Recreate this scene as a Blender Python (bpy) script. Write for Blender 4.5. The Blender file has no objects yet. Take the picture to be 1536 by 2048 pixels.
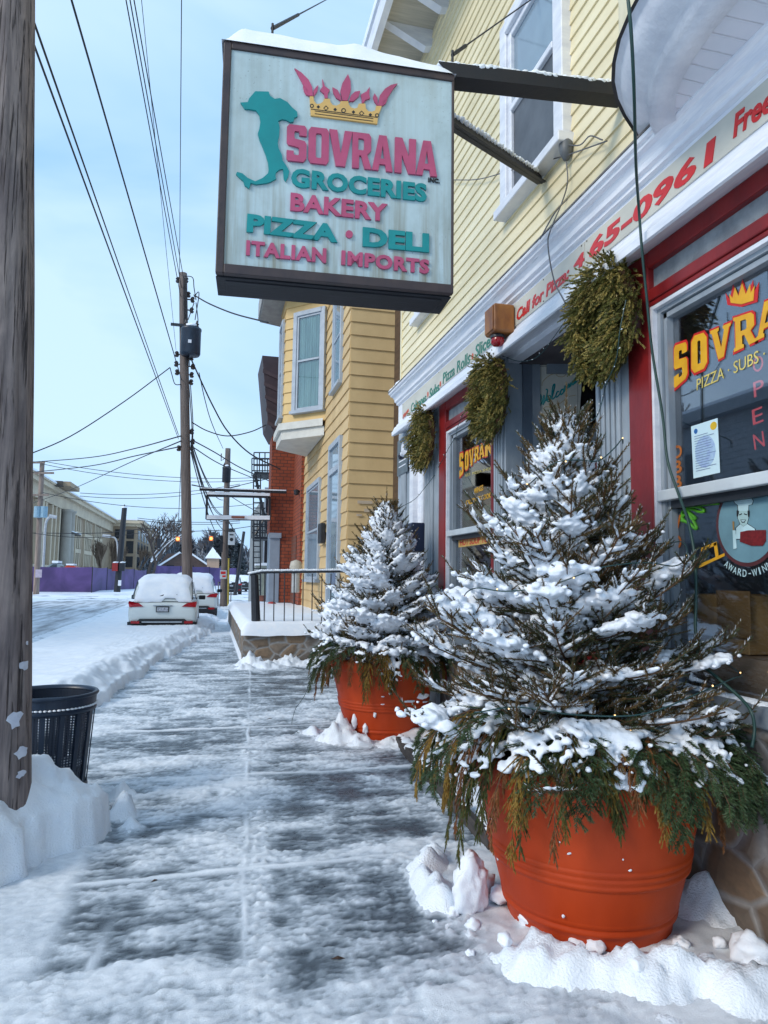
import bpy, bmesh, math, random
import numpy as np
from mathutils import Vector, Matrix, noise as mnoise
R = math.radians
SC = bpy.context.scene
COL = SC.collection
rnd = random.Random(7)
rng = np.random.default_rng(11)

# ------------------------------------------------------------------ camera
F, CX, CY, EYE = 1400.0, 768.0, 1024.0, 1.6          # focal length and centre in photograph pixels
_y = np.array([(420 - CX) / F, (1152 - CY) / F, 1.0]); _y /= np.linalg.norm(_y)
_d = np.array([-0.0135, 1.0, 0.0]); _d[2] = -(_d[0] * _y[0] + _d[1] * _y[1]) / _y[2]; _d /= np.linalg.norm(_d)
CM = np.array([np.cross(_y, -_d), _y, -_d])           # rows: world axes seen from the camera
cam_d = bpy.data.cameras.new("camera"); cam = bpy.data.objects.new("camera", cam_d); COL.objects.link(cam)
cam_d.sensor_fit = 'HORIZONTAL'; cam_d.sensor_width = 36.0; cam_d.lens = 36.0 * F / 1536.0
cam_d.clip_start = 0.05; cam_d.clip_end = 2000
cam.matrix_world = Matrix(((CM[0][0], -CM[0][1], -CM[0][2], 0), (CM[1][0], -CM[1][1], -CM[1][2], 0),
                           (CM[2][0], -CM[2][1], -CM[2][2], EYE), (0, 0, 0, 1)))
SC.camera = cam
# ------------------------------------------------------------------ sky, sun, exposure
SUN_AZ, SUN_EL = R(-116), R(32)                       # azimuth from +Y towards +X
w = bpy.data.worlds.new("World"); SC.world = w; w.use_nodes = True
nt = w.node_tree; nt.nodes.clear()
o_ = nt.nodes.new('ShaderNodeOutputWorld'); bg = nt.nodes.new('ShaderNodeBackground')
sky = nt.nodes.new('ShaderNodeTexSky'); sky.sky_type = 'NISHITA'; sky.sun_disc = False
sky.sun_elevation = SUN_EL; sky.sun_rotation = SUN_AZ; sky.air_density = 1.0; sky.dust_density = 2.0
tc = nt.nodes.new('ShaderNodeTexCoord'); mp = nt.nodes.new('ShaderNodeMapping'); mp.inputs['Scale'].default_value = (1, 1, 2.2)
nz = nt.nodes.new('ShaderNodeTexNoise'); nz.inputs['Scale'].default_value = 1.9; nz.inputs['Distortion'].default_value = .5; nz.inputs['Detail'].default_value = 5
cr = nt.nodes.new('ShaderNodeValToRGB'); cr.color_ramp.elements[0].position = .36; cr.color_ramp.elements[1].position = .60
cr.color_ramp.elements[0].color = (3.7, 6.4, 10.0, 1); cr.color_ramp.elements[1].color = (6.0, 8.3, 10.8, 1)
mx = nt.nodes.new('ShaderNodeMixRGB'); mx.inputs[0].default_value = .82
nt.links.new(tc.outputs['Generated'], mp.inputs[0]); nt.links.new(mp.outputs[0], nz.inputs['Vector'])
nt.links.new(nz.outputs['Fac'], cr.inputs[0]); nt.links.new(sky.outputs[0], mx.inputs[1]); nt.links.new(cr.outputs[0], mx.inputs[2])
nt.links.new(mx.outputs[0], bg.inputs[0]); bg.inputs[1].default_value = 0.1; nt.links.new(bg.outputs[0], o_.inputs[0])
sl = bpy.data.lights.new("sun", 'SUN'); sl.energy = 1.5; sl.angle = R(18); sl.color = (1, .93, .82)
so = bpy.data.objects.new("sun", sl); COL.objects.link(so)
_sd = Vector((math.sin(SUN_AZ) * math.cos(SUN_EL), math.cos(SUN_AZ) * math.cos(SUN_EL), math.sin(SUN_EL)))
so.rotation_euler = _sd.to_track_quat('Z', 'Y').to_euler(); so.location = (-8, -6, 20)
SC.view_settings.view_transform = 'Standard'; SC.view_settings.look = 'None'
SC.view_settings.exposure = 0.36; SC.view_settings.gamma = 1; SC.view_settings.use_curve_mapping = False
SC.cycles.max_bounces = 6; SC.cycles.transparent_max_bounces = 12
SC.cycles.caustics_reflective = False; SC.cycles.caustics_refractive = False

# ------------------------------------------------------------------ pixel -> point on a chosen real plane
def ray(u, v): return CM @ np.array([(u - CX) / F, (v - CY) / F, 1.0])
def on_x(u, v, X): r = ray(u, v); t = X / r[0]; return Vector((X, r[1] * t, EYE + r[2] * t))
def on_y(u, v, Y): r = ray(u, v); t = Y / r[1]; return Vector((r[0] * t, Y, EYE + r[2] * t))
def on_z(u, v, z=0.0): r = ray(u, v); t = (z - EYE) / r[2]; return Vector((r[0] * t, r[1] * t, z))

# ------------------------------------------------------------------ materials
MATS = {}
def M(name, c, rough=.6, c2=None, scale=6.0, stretch=(1, 1, 1), bump=0.0, bscale=None, bdist=.01, metal=0.0, detail=4.0, lo=.35, hi=.65, spec=.5, c3=None, emit=0.0):
    if name in MATS: return MATS[name]
    m = bpy.data.materials.new(name); m.use_nodes = True; n = m.node_tree; p = n.nodes['Principled BSDF']
    p.inputs['Roughness'].default_value = rough; p.inputs['Metallic'].default_value = metal
    p.inputs['Specular IOR Level'].default_value = spec
    if c2 is None: c2 = tuple(x * .78 for x in c)
    t = n.nodes.new('ShaderNodeTexCoord'); mpn = n.nodes.new('ShaderNodeMapping'); mpn.inputs['Scale'].default_value = stretch
    ns = n.nodes.new('ShaderNodeTexNoise'); ns.inputs['Scale'].default_value = scale; ns.inputs['Detail'].default_value = detail; ns.inputs['Roughness'].default_value = .6
    ramp = n.nodes.new('ShaderNodeValToRGB'); e = ramp.color_ramp.elements
    e[0].position = lo; e[0].color = (*c2, 1); e[1].position = hi; e[1].color = (*c, 1)
    if c3: x = e.new(min(.98, hi + .12)); x.color = (*c3, 1)
    n.links.new(t.outputs['Object'], mpn.inputs[0]); n.links.new(mpn.outputs[0], ns.inputs['Vector'])
    n.links.new(ns.outputs['Fac'], ramp.inputs[0]); n.links.new(ramp.outputs[0], p.inputs['Base Color'])
    if emit: n.links.new(ramp.outputs[0], p.inputs['Emission Color']); p.inputs['Emission Strength'].default_value = emit
    if bump:
        nb = n.nodes.new('ShaderNodeTexNoise'); nb.inputs['Scale'].default_value = bscale or scale * 4; nb.inputs['Detail'].default_value = 6
        n.links.new(mpn.outputs[0], nb.inputs['Vector'])
        b = n.nodes.new('ShaderNodeBump'); b.inputs['Strength'].default_value = bump; b.inputs['Distance'].default_value = bdist
        n.links.new(nb.outputs['Fac'], b.inputs['Height']); n.links.new(b.outputs[0], p.inputs['Normal'])
    MATS[name] = m; return m

def nodes_of(m): return m.node_tree.nodes, m.node_tree.links, m.node_tree.nodes['Principled BSDF']
def glass(name, tint, refl, rough=.02):
    m = bpy.data.materials.new(name); m.use_nodes = True; n = m.node_tree; n.nodes.clear()
    o = n.nodes.new('ShaderNodeOutputMaterial'); tr = n.nodes.new('ShaderNodeBsdfTransparent'); tr.inputs[0].default_value = (*tint, 1)
    g = n.nodes.new('ShaderNodeBsdfGlossy'); g.inputs['Roughness'].default_value = rough; g.inputs[0].default_value = (.9, .94, 1, 1)
    lw = n.nodes.new('ShaderNodeLayerWeight'); lw.inputs[0].default_value = .5; f = n.nodes.new('ShaderNodeMath'); f.operation = 'POWER'; f.inputs[1].default_value = 3.5; n.links.new(lw.outputs['Facing'], f.inputs[0])
    a = n.nodes.new('ShaderNodeMath'); a.operation = 'MULTIPLY_ADD'; a.use_clamp = True; a.inputs[1].default_value = .9; a.inputs[2].default_value = refl
    x = n.nodes.new('ShaderNodeMixShader')
    n.links.new(f.outputs[0], a.inputs[0]); n.links.new(a.outputs[0], x.inputs[0]); n.links.new(tr.outputs[0], x.inputs[1]); n.links.new(g.outputs[0], x.inputs[2])
    n.links.new(x.outputs[0], o.inputs[0]); MATS[name] = m; return m

SNOW = M('snow', (.86, .89, .93), .55, (.78, .83, .90), 5, bump=.55, bscale=95, bdist=.012, spec=.3)
SNOWC = M('snow_clump', (.88, .90, .94), .6, (.80, .85, .92), 9, bump=.4, bscale=130, bdist=.006, spec=.25)
WHITE = M('white_paint', (.78, .79, .82), .5, (.62, .64, .70), 3, (1, 1, 4), bump=.15, bscale=40)
OLDWHITE = M('weathered_white_paint', (.86, .87, .90), .55, (.70, .73, .80), 5, (6, .6, 6), bump=.25, bscale=30, c3=(.5, .52, .58))
GREY = M('grey_paint', (.20, .235, .27), .5, (.14, .165, .20), 4, (1, 1, .6), bump=.12, bscale=60)
LGREY = M('light_grey_paint', (.34, .38, .42), .5, (.24, .28, .32), 5, (1, 1, .5), bump=.12, bscale=60)
RED = M('red_paint', (.26, .016, .016), .38, (.17, .010, .012), 4, (1, 1, .5), bump=.1, bscale=40)
BLACK = M('black_metal', (.022, .026, .034), .45, (.014, .016, .022), 12, bump=.08)
DARK = M('dark_room', (.03, .028, .03), .8)
WIRE = M('wire_black', (.018, .02, .026), .6)
WOOD = M('pole_wood', (.21, .165, .145), .85, (.085, .07, .066), 5, (7, 7, .28), bump=.7, bscale=9, bdist=.02, lo=.3, hi=.7)
SGLASS = glass('shop_glass', (.88, .89, .90), .14)
HGLASS = glass('house_glass', (.85, .88, .9), .06)
FARGLASS = M('far_window_glass', (.03, .035, .042), .12, (.018, .02, .026), 2)

# ------------------------------------------------------------------ mesh builder
ORG = {}
def link(o, parent=None):
    COL.objects.link(o)
    if parent is not None: o.parent = parent
    return o
def tag(o, label, cat=None, group=None, kind=None):
    o['label'] = label
    if cat: o['category'] = cat
    if group: o['group'] = group
    if kind: o['kind'] = kind
    return o
def thing(name, label, cat, loc=(0, 0, 0), group=None):
    o = bpy.data.objects.new(name, None); o.empty_display_size = .1; link(o); o.location = loc; ORG[o.name] = Vector(loc)
    return tag(o, label, cat, group)
def finish(me, name, mats, parent, smooth, local):
    o = bpy.data.objects.new(name, me)
    for m in (mats if isinstance(mats, (list, tuple)) else [mats]): me.materials.append(m)
    if parent is not None:
        og = ORG.get(parent.name, Vector((0, 0, 0)))
        if not local: me.transform(Matrix.Translation(-og))
        ORG[o.name] = Vector((0, 0, 0)) if local else og
    else: ORG[o.name] = Vector((0, 0, 0))
    if smooth: me.polygons.foreach_set('use_smooth', [True] * len(me.polygons))
    me.update(); o = link(o, parent); ORG[o.name] = ORG.get(o.name, Vector((0, 0, 0)))
    if parent is not None and not local: ORG[o.name] = og
    return o
class B:
    def __init__(s): s.v = []; s.f = []; s.mi = []; s.cur = 0
    def add(s, vs, fs):
        k = len(s.v); s.v += [tuple(x) for x in vs]; s.f += [tuple(i + k for i in f) for f in fs]; s.mi += [s.cur] * len(fs); return s
    def box(s, a, b):
        x0, y0, z0 = a; x1, y1, z1 = b
        return s.add([(x0, y0, z0), (x1, y0, z0), (x1, y1, z0), (x0, y1, z0), (x0, y0, z1), (x1, y0, z1), (x1, y1, z1), (x0, y1, z1)],
                     [(0, 3, 2, 1), (4, 5, 6, 7), (0, 1, 5, 4), (1, 2, 6, 5), (2, 3, 7, 6), (3, 0, 4, 7)])
    def obox(s, c, ax, ay, az):            # centre and three half-axis vectors
        c, ax, ay, az = Vector(c), Vector(ax), Vector(ay), Vector(az)
        vs = [c + i * ax + j * ay + k * az for k in (-1, 1) for j, i in ((-1, -1), (-1, 1), (1, 1), (1, -1))]
        return s.add(vs, [(0, 3, 2, 1), (4, 5, 6, 7), (0, 1, 5, 4), (1, 2, 6, 5), (2, 3, 7, 6), (3, 0, 4, 7)])
    def bar(s, p, q, w, h, up=(0, 0, 1)):
        p, q = Vector(p), Vector(q); d = (q - p); u = Vector(up)
        sd = d.cross(u)
        if sd.length < 1e-6: sd = d.cross(Vector((1, 0, 0)))
        sd.normalize(); u2 = sd.cross(d).normalized()
        return s.obox((p + q) / 2, d / 2, sd * w / 2, u2 * h / 2)
    def tube(s, pts, r, n=6, cap=True):
        pts = [Vector(p) for p in pts]; N = len(pts); rs = r if isinstance(r, (list, tuple)) else [r] * N
        vs = []; pv = None
        for i, p in enumerate(pts):
            t = (pts[min(i + 1, N - 1)] - pts[max(i - 1, 0)]).normalized()
            if pv is None:
                a = t.cross(Vector((0, 0, 1)));  a = a if a.length > .05 else t.cross(Vector((1, 0, 0)))
            else: a = pv - t * pv.dot(t)
            a.normalize(); pv = a; b = t.cross(a)
            for k in range(n):
                g = 2 * math.pi * k / n; vs.append(p + (a * math.cos(g) + b * math.sin(g)) * rs[i])
        fs = [(i * n + k, i * n + (k + 1) % n, (i + 1) * n + (k + 1) % n, (i + 1) * n + k) for i in range(N - 1) for k in range(n)]
        if cap: fs += [tuple(range(n - 1, -1, -1)), tuple((N - 1) * n + k for k in range(n))]
        return s.add(vs, fs)
    def lathe(s, prof, c=(0, 0, 0), n=32, cap=True):
        vs = [(c[0] + r * math.cos(2 * math.pi * k / n), c[1] + r * math.sin(2 * math.pi * k / n), c[2] + z) for r, z in prof for k in range(n)]
        N = len(prof)
        fs = [(i * n + k, i * n + (k + 1) % n, (i + 1) * n + (k + 1) % n, (i + 1) * n + k) for i in range(N - 1) for k in range(n)]
        if cap: fs += [tuple(range(n - 1, -1, -1)), tuple((N - 1) * n + k for k in range(n))]
        return s.add(vs, fs)
    def sweep(s, prof, p, q, cap=True):    # profile of (dx, dz) offsets swept along Y from p to q (points at plan position)
        n = len(prof); p, q = Vector(p), Vector(q)
        vs = [p + Vector((a, 0, b)) for a, b in prof] + [q + Vector((a, 0, b)) for a, b in prof]
        fs = [(k, (k + 1) % n, n + (k + 1) % n, n + k) for k in range(n)]
        if cap: fs += [tuple(range(n - 1, -1, -1)), tuple(range(n, 2 * n))]
        return s.add(vs, fs)
    def poly(s, pts, depth):               # flat outline (3-D points) with a thickness vector
        n = len(pts); d = Vector(depth); a = [Vector(p) for p in pts]; b = [p + d for p in a]
        return s.add(a + b, [tuple(range(n)), tuple(range(2 * n - 1, n - 1, -1))] + [(k, n + k, n + (k + 1) % n, (k + 1) % n) for k in range(n)])
    def build(s, name, mats, parent=None, smooth=False, local=False, fix=True):
        me = bpy.data.meshes.new(name); me.from_pydata(s.v, [], s.f)
        if any(s.mi): me.polygons.foreach_set('material_index', s.mi)
        if fix:
            bm = bmesh.new(); bm.from_mesh(me); bmesh.ops.recalc_face_normals(bm, faces=bm.faces); bm.to_mesh(me); bm.free()
        return finish(me, name, mats, parent, smooth, local)
def bevel(o, w=.01, seg=2):
    m = o.modifiers.new('bevel', 'BEVEL'); m.width = w; m.segments = seg; m.limit_method = 'ANGLE'; m.angle_limit = R(40); return o
def np_mesh(name, V, T, mi, mats, parent=None, smooth=False, local=False):
    me = bpy.data.meshes.new(name); V = np.asarray(V, np.float32); T = np.asarray(T, np.int32)
    me.vertices.add(len(V)); me.vertices.foreach_set('co', V.ravel())
    me.loops.add(T.size); me.loops.foreach_set('vertex_index', T.ravel())
    k = T.shape[1]; me.polygons.add(len(T)); me.polygons.foreach_set('loop_start', np.arange(0, T.size, k, dtype=np.int32))
    me.polygons.foreach_set('loop_total', np.full(len(T), k, np.int32))
    if mi is not None: me.polygons.foreach_set('material_index', np.asarray(mi, np.int32))
    me.update(calc_edges=True); me.validate()
    return finish(me, name, mats, parent, smooth, local)
def catmull(pts, n=8):
    P = [Vector(p) for p in pts]; P = [2 * P[0] - P[1]] + P + [2 * P[-1] - P[-2]]; out = []
    for i in range(1, len(P) - 2):
        a, b, c, d = P[i - 1:i + 3]
        for k in range(n):
            t = k / n
            out.append(.5 * ((2 * b) + (c - a) * t + (2 * a - 5 * b + 4 * c - d) * t * t + (3 * b - a - 3 * c + d) * t ** 3))
    out.append(P[-2]); return out
def sag(p, q, s, n=14):
    p, q = Vector(p), Vector(q); return [p.lerp(q, k / n) - Vector((0, 0, 4 * s * (k / n) * (1 - k / n))) for k in range(n + 1)]
def dup(root, loc, label=None, rz=None):
    c = root.copy(); COL.objects.link(c); c.location = loc; ORG[c.name] = Vector(loc)
    if label: c['label'] = label
    if rz is not None: c.rotation_euler = (0, 0, rz)
    for ch in list(root.children):
        d = ch.copy(); COL.objects.link(d); d.parent = c
        for g in list(ch.children):
            e = g.copy(); COL.objects.link(e); e.parent = d
    return c
# ------------------------------------------------------------------ lettering: real raised letters fitted to a box on a plane
def letters(name, body, mat, parent, o, xd, yd, wid, hgt, bold=.0, shear=0.0, thick=.004, local=False, space=1.0, kind_fit=True):
    cu = bpy.data.curves.new('t', 'FONT'); cu.body = body; cu.size = 1; cu.offset = bold; cu.extrude = .5; cu.space_character = space; cu.resolution_u = 3
    ob = bpy.data.objects.new('t', cu); COL.objects.link(ob)
    dg = bpy.context.evaluated_depsgraph_get(); dg.update()
    me = bpy.data.meshes.new_from_object(ob.evaluated_get(dg)); bpy.data.objects.remove(ob); bpy.data.curves.remove(cu)
    n = len(me.vertices); c = np.empty(n * 3, np.float32); me.vertices.foreach_get('co', c); c = c.reshape(-1, 3)
    mn, mx_ = c.min(0), c.max(0); x = (c[:, 0] - mn[0]) / (mx_[0] - mn[0]); y = (c[:, 1] - mn[1]) / (mx_[1] - mn[1]); z = c[:, 2] + .5
    xd = np.array(Vector(xd).normalized()); yd = np.array(Vector(yd).normalized()); nd = np.cross(xd, yd)
    X = np.array(Vector(o))[None] + (x * (wid - shear * hgt) + shear * y * hgt)[:, None] * xd + (y * hgt)[:, None] * yd + (z * thick)[:, None] * nd
    me.vertices.foreach_set('co', X.astype(np.float32).ravel()); me.name = name
    return finish(me, name, mat, parent, False, local)

# ------------------------------------------------------------------ needles, twigs and snow for evergreens (numpy)
def unit(a): return a / np.maximum(np.linalg.norm(a, axis=-1, keepdims=True), 1e-9)
def needle_tris(O, D, L, mi, dens, nl, nw, ang, flat=False, droop=0.0, frost=None, tipdir=0.0):
    N = len(O); cnt = np.maximum(5, (L * dens).astype(int)); ix = np.repeat(np.arange(N), cnt); K = len(ix)
    U = np.tile(np.array([0, 0, 1.0]), (N, 1)); S = unit(np.cross(D, U) + 1e-4); V = np.cross(S, D)
    t = rng.random(K); phi = rng.random(K) * 2 * np.pi
    if flat: phi = np.where(rng.random(K) < .5, 0, np.pi) + rng.normal(0, .35, K)
    d = D[ix]; rad = np.cos(phi)[:, None] * S[ix] + np.sin(phi)[:, None] * V[ix]
    a = ang * (1 - .45 * t ** 2) + rng.normal(0, .12, K)
    nd = unit(np.cos(a)[:, None] * d + np.sin(a)[:, None] * rad + np.array([0, 0, tipdir]))
    P = O[ix] + d * (t * L[ix])[:, None]; P[:, 2] -= droop * (t ** 2) * L[ix]
    ln = nl * (.65 + .5 * rng.random(K)) * (1 - .35 * t ** 4)
    wv = unit(np.cross(nd, rng.normal(size=(K, 3)))) * (nw * .5)
    V3 = np.stack([P - wv, P + wv, P + nd * ln[:, None]], 1).reshape(-1, 3)
    m = mi[ix].copy()
    if frost is not None:
        up = rad[:, 2] + .25 * rng.normal(size=K); m = np.where((up > .35) & (rng.random(K) < frost[ix]), 3, m)
    return V3, m
def twig_tris(O, D, L, r, mi, droop=0.0):
    N = len(O); S = unit(np.cross(D, np.array([0.1, .2, 1.0])) + 1e-4); V = np.cross(S, D); E = O + D * L[:, None]; E[:, 2] -= droop * L
    vs = []
    for k in range(3):
        g = 2 * np.pi * k / 3; o = (np.cos(g) * S + np.sin(g) * V); vs.append(O + o * r[:, None])
    for k in range(3):
        g = 2 * np.pi * k / 3; o = (np.cos(g) * S + np.sin(g) * V); vs.append(E + o * (r * .4)[:, None])
    Vv = np.stack(vs, 1).reshape(-1, 3); b = np.arange(N)[:, None] * 6
    T = np.concatenate([b + np.array(x) for x in ((0, 1, 4), (0, 4, 3), (1, 2, 5), (1, 5, 4), (2, 0, 3), (2, 3, 5))])
    return Vv, T, np.tile(mi, 6)
_bm = bmesh.new(); bmesh.ops.create_icosphere(_bm, subdivisions=1, radius=1); _bm.verts.ensure_lookup_table()
ICO_V = np.array([v.co[:] for v in _bm.verts]); ICO_F = np.array([[v.index for v in f.verts] for f in _bm.faces]); _bm.free()
def blobs(name, C, Rr, voxel, mat, parent, sq=.8):
    C = np.asarray(C); Rr = np.asarray(Rr); N = len(C)
    jit = 1 + .10 * rng.normal(size=(N, len(ICO_V), 1)).clip(-1.5, 1.5)
    V = C[:, None, :] + ICO_V[None] * jit * (Rr[:, None, None] * np.array([1, 1, sq])[None, None])
    T = (np.arange(N)[:, None, None] * len(ICO_V) + ICO_F[None]).reshape(-1, 3)
    o = np_mesh('tmp', V.reshape(-1, 3), T, None, mat, None)
    m = o.modifiers.new('r', 'REMESH'); m.mode = 'VOXEL'; m.voxel_size = voxel; m.use_smooth_shade = True
    s = o.modifiers.new('s', 'SMOOTH'); s.iterations = 2; s.factor = .5
    dg = bpy.context.evaluated_depsgraph_get(); dg.update(); me = bpy.data.meshes.new_from_object(o.evaluated_get(dg)); me.name = name
    old = o.data; bpy.data.objects.remove(o); bpy.data.meshes.remove(old); me.materials.clear()
    return finish(me, name, mat, parent, True, False)
def rock(b, c, r, seed=0, sq=(1, 1, .8), sub=2):
    bm = bmesh.new(); bmesh.ops.create_icosphere(bm, subdivisions=sub, radius=1); vs = []
    for v in bm.verts:
        k = 1 + .38 * mnoise.noise(v.co * 1.3 + Vector((seed * 3.1, seed, 0))) + .20 * mnoise.noise(v.co * 3.1 + Vector((seed, 9, 1))) + .09 * mnoise.noise(v.co * 8 + Vector((seed, 2, 5)))
        vs.append(Vector(c) + Vector((v.co.x * sq[0], v.co.y * sq[1], v.co.z * sq[2])) * k * r)
    b.add(vs, [tuple(v.index for v in f.verts) for f in bm.faces]); bm.free(); return b
# ================================================================== GROUND, SNOW, SIDEWALK, ROAD
def sstep(a, b, x): t = np.clip((x - a) / (b - a), 0, 1); return t * t * (3 - 2 * t)
def vnoise(x, y, s, seed=0):               # cheap value noise on arrays
    x = x * s + seed * 17.3; y = y * s + seed * 5.1; xi = np.floor(x); yi = np.floor(y); fx = x - xi; fy = y - yi
    h = lambda a, b: np.modf(np.abs(np.sin(a * 127.1 + b * 311.7 + seed * 74.7) * 43758.5453))[0]
    ux = fx * fx * (3 - 2 * fx); uy = fy * fy * (3 - 2 * fy)
    return (h(xi, yi) * (1 - ux) + h(xi + 1, yi) * ux) * (1 - uy) + (h(xi, yi + 1) * (1 - ux) + h(xi + 1, yi + 1) * ux) * uy - .5
def fbm(x, y, s, o=4, seed=0): return sum(vnoise(x, y, s * 2.03 ** k, seed + k) * .55 ** k for k in range(o))
EDY = [-9, 3.4, 3.75, 4.0, 4.25, 4.6, 4.9, 5.15, 5.5, 6.5, 8.5, 9.3, 12.6, 16, 21.7, 30, 60]
EDX = [-3.4, -3.0, -1.55, -1.02, -.86, -.60, -.62, -1.0, -1.35, -1.3, -1.36, -1.25, -.93, -.50, .15, .5, .8]
HBY = [-9, 3.3, 3.7, 4.0, 4.7, 5.0, 5.3, 7, 8.6, 9.2, 14, 22, 60]
HBX = [.10, .12, .40, .56, .54, .40, .26, .24, .26, .34, .30, .26, .25]
LUMPS = [(2.45, 2.5, .25, .10), (2.36, 3.6, .30, .22), (2.42, 3.1, .20, .15),
         (1.30, 6.95, .2, .20), (1.45, 6.72, .14, .12), (1.75, 6.62, .2, .08), (1.1, 7.3, .18, .07), (.78, 13.0, .25, .20), (1.45, 13.1, .35, .12), (.66, 12.5, .2, .10), (1.0, 12.7, .35, .10), (2.1, 13.0, .5, .14),
         (-.50, 5.05, .10, .16), (-.42, 4.8, .09, .07), (-.55, 5.5, .12, .08), (2.3, 7.4, .4, .25)]
RIDGE = [(1.30, 4.0), (1.16, 3.72), (1.13, 3.42), (1.18, 3.10), (1.34, 2.84), (1.60, 2.66), (1.95, 2.50), (2.35, 2.40), (2.7, 2.36)]
def snow_h(x, y):
    wob = fbm(x, y, 2.2, 4, 3) * .16 + fbm(x, y, 9, 3, 5) * .05
    d = np.interp(y, EDY, EDX) + wob * np.interp(y, [3, 5, 9, 30], [.8, 1, .8, 2]) - x
    hb = np.interp(y, HBY, HBX)
    prof = .52 * sstep(0, .05, d) + .48 * sstep(.03, .42, d)
    h = -.05 + (hb + .05) * prof
    nr = 1 - .55 * sstep(6, 8, y); h += sstep(0, .5, d) * (fbm(x, y, 1.1, 5, 8) * .09 * nr + fbm(x, y, 7, 3, 2) * .03 * nr) + sstep(-.02, .10, d) * (fbm(x, y, 18, 4, 12) * .022 * nr + fbm(x, y, 55, 2, 14) * .008)
    far = sstep(-1.3, -2.6, x) * sstep(6, 9, y)
    h = h * (1 - far * .10)
    road = sstep(-3.2, -4.0, x) * sstep(-10.5, -9.6, x) * sstep(7, 12, y) * (1 - sstep(44, 50, y))
    h = h * (1 - road) + road * (-.06 + .12 * np.clip(fbm(x, y, .5, 4, 31), 0, 1))
    cross = sstep(44, 48, y) * (1 - sstep(60, 64, y)); h = h * (1 - cross) + cross * (.02 + fbm(x, y, .6, 3, 4) * .12)
    right = sstep(1.72, 1.82, x - .04 * (y - 5)) * sstep(4.0, 4.3, y) * (1 - sstep(8.6, 9, y)); h = np.maximum(h, right * (.135 + fbm(x, y, 6, 3, 9) * .05) - .05)
    yard = sstep(.55, .8, x) * sstep(13.6, 14.0, y) * (1 - sstep(26, 26.5, y)); h = np.maximum(h, yard * .60 - .05)
    walk = sstep(.45, .8, y / 22) * (1 - yard) * (1 - road) * (1 - cross); h = np.maximum(h, walk * (.07 + fbm(x, y, 1.2, 4, 6) * .10) * sstep(13, 22, y) - .05)
    for a, b, r, k in LUMPS:
        q = ((x - a) ** 2 + (y - b) ** 2) / (r * r); h = np.maximum(h, -.05 + (k + .05) * np.exp(-q * .9) * (1 + .55 * fbm(x, y, 9, 4, 21) + .4 * fbm(x, y, 26, 4, 28)))
    # shovelled ridge that curves across the bottom right of the walk, round the pot
    dm = np.full(np.shape(x), 9.0); tt = np.zeros(np.shape(x))
    for i in range(len(RIDGE) - 1):
        (ax_, ay_), (bx_, by_) = RIDGE[i], RIDGE[i + 1]; ux, uy = bx_ - ax_, by_ - ay_; k = np.clip(((x - ax_) * ux + (y - ay_) * uy) / (ux * ux + uy * uy), 0, 1); q = np.hypot(x - ax_ - k * ux, y - ay_ - k * uy); tt = np.where(q < dm, i + k, tt); dm = np.minimum(dm, q)
    rg_ = fbm(x, y, 7, 5, 40); rw = .17 + .03 * np.clip(tt - 3, 0, 3) + .06 * fbm(x, y, 3, 3, 44); prf = np.clip(1 - dm / np.maximum(rw, .03), 0, 1) ** .75
    h = np.maximum(h, -.05 + prf * (.135 + .16 * fbm(x, y, 3.3, 3, 41) + .13 * rg_ + .035 * fbm(x, y, 24, 4, 48)))
    out = sstep(.0, .25, np.interp(x, [r[0] for r in RIDGE[3:]], [r[1] for r in RIDGE[3:]]) - y) * sstep(1.3, 1.7, x); h = np.maximum(h, -.05 + out * (.062 + .05 * fbm(x, y, 10, 5, 52)))
    hill = sstep(200, 420, y) * 6; h = h + hill
    return h
def axis(pts):                              # [(start, stop, step), ...]
    return np.unique(np.round(np.concatenate([np.arange(a, b, s) for a, b, s in pts]), 4))
gx = axis([(-160, -40, 8), (-40, -12, 1.2), (-12, -4, .25), (-4, -1.8, .07), (-1.8, .4, .024), (.4, 2.62, .026), (2.62, 6, .3), (6, 40, 3), (40, 161, 10)])
gy = axis([(-14, 0, .8), (0, 1.6, .1), (1.6, 7.6, .026), (7.6, 14, .05), (14, 26, .12), (26, 60, .6), (60, 120, 4), (120, 460, 20)])
GX, GY = np.meshgrid(gx, gy); GZ = snow_h(GX, GY)
nx_, ny_ = len(gx), len(gy); ii = (np.arange(ny_ - 1)[:, None] * nx_ + np.arange(nx_ - 1)[None]).ravel()
ground = np_mesh('snow_ground', np.stack([GX, GY, GZ], -1).reshape(-1, 3), np.stack([ii, ii + 1, ii + nx_ + 1, ii + nx_], 1), None, SNOW, None, True)
ground['kind'] = 'structure'; ground['label'] = 'white shovelled snow covering the ground beside the sidewalk'

# swept concrete walk, frosted with blown snow: how much snow lies where is stored per vertex, and gives it its thickness
wx = axis([(-4.2, -1.6, .06), (-1.6, 2.72, .0155)]); wy = axis([(-3, 1.4, .1), (1.4, 5, .0125), (5, 8.5, .017), (8.5, 14, .03), (14, 26, .07), (26, 45.1, .3)])
WX, WY = np.meshgrid(wx, wy)
def nrm(a, k): return np.clip(.5 + a * k, 0, 1)
wob = fbm(WX, WY, 1.3, 4, 50) * .5
s1 = fbm(WX * .26 + wob * .10, WY + wob * .3, 8.0, 6, 61); s2 = fbm(WX * .30, WY + wob * .08, 27, 4, 71); bl = fbm(WX, WY, .95, 4, 81); bl2 = fbm(WX * .6, WY, 3.1, 4, 83); grain = nrm(fbm(WX, WY, 45, 3, 91), 1.3); fine = nrm(s2, 1.3)
jx = WX - (.058 * WY + .008) + fbm(WX, WY, 2.5, 3, 15) * .02
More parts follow.
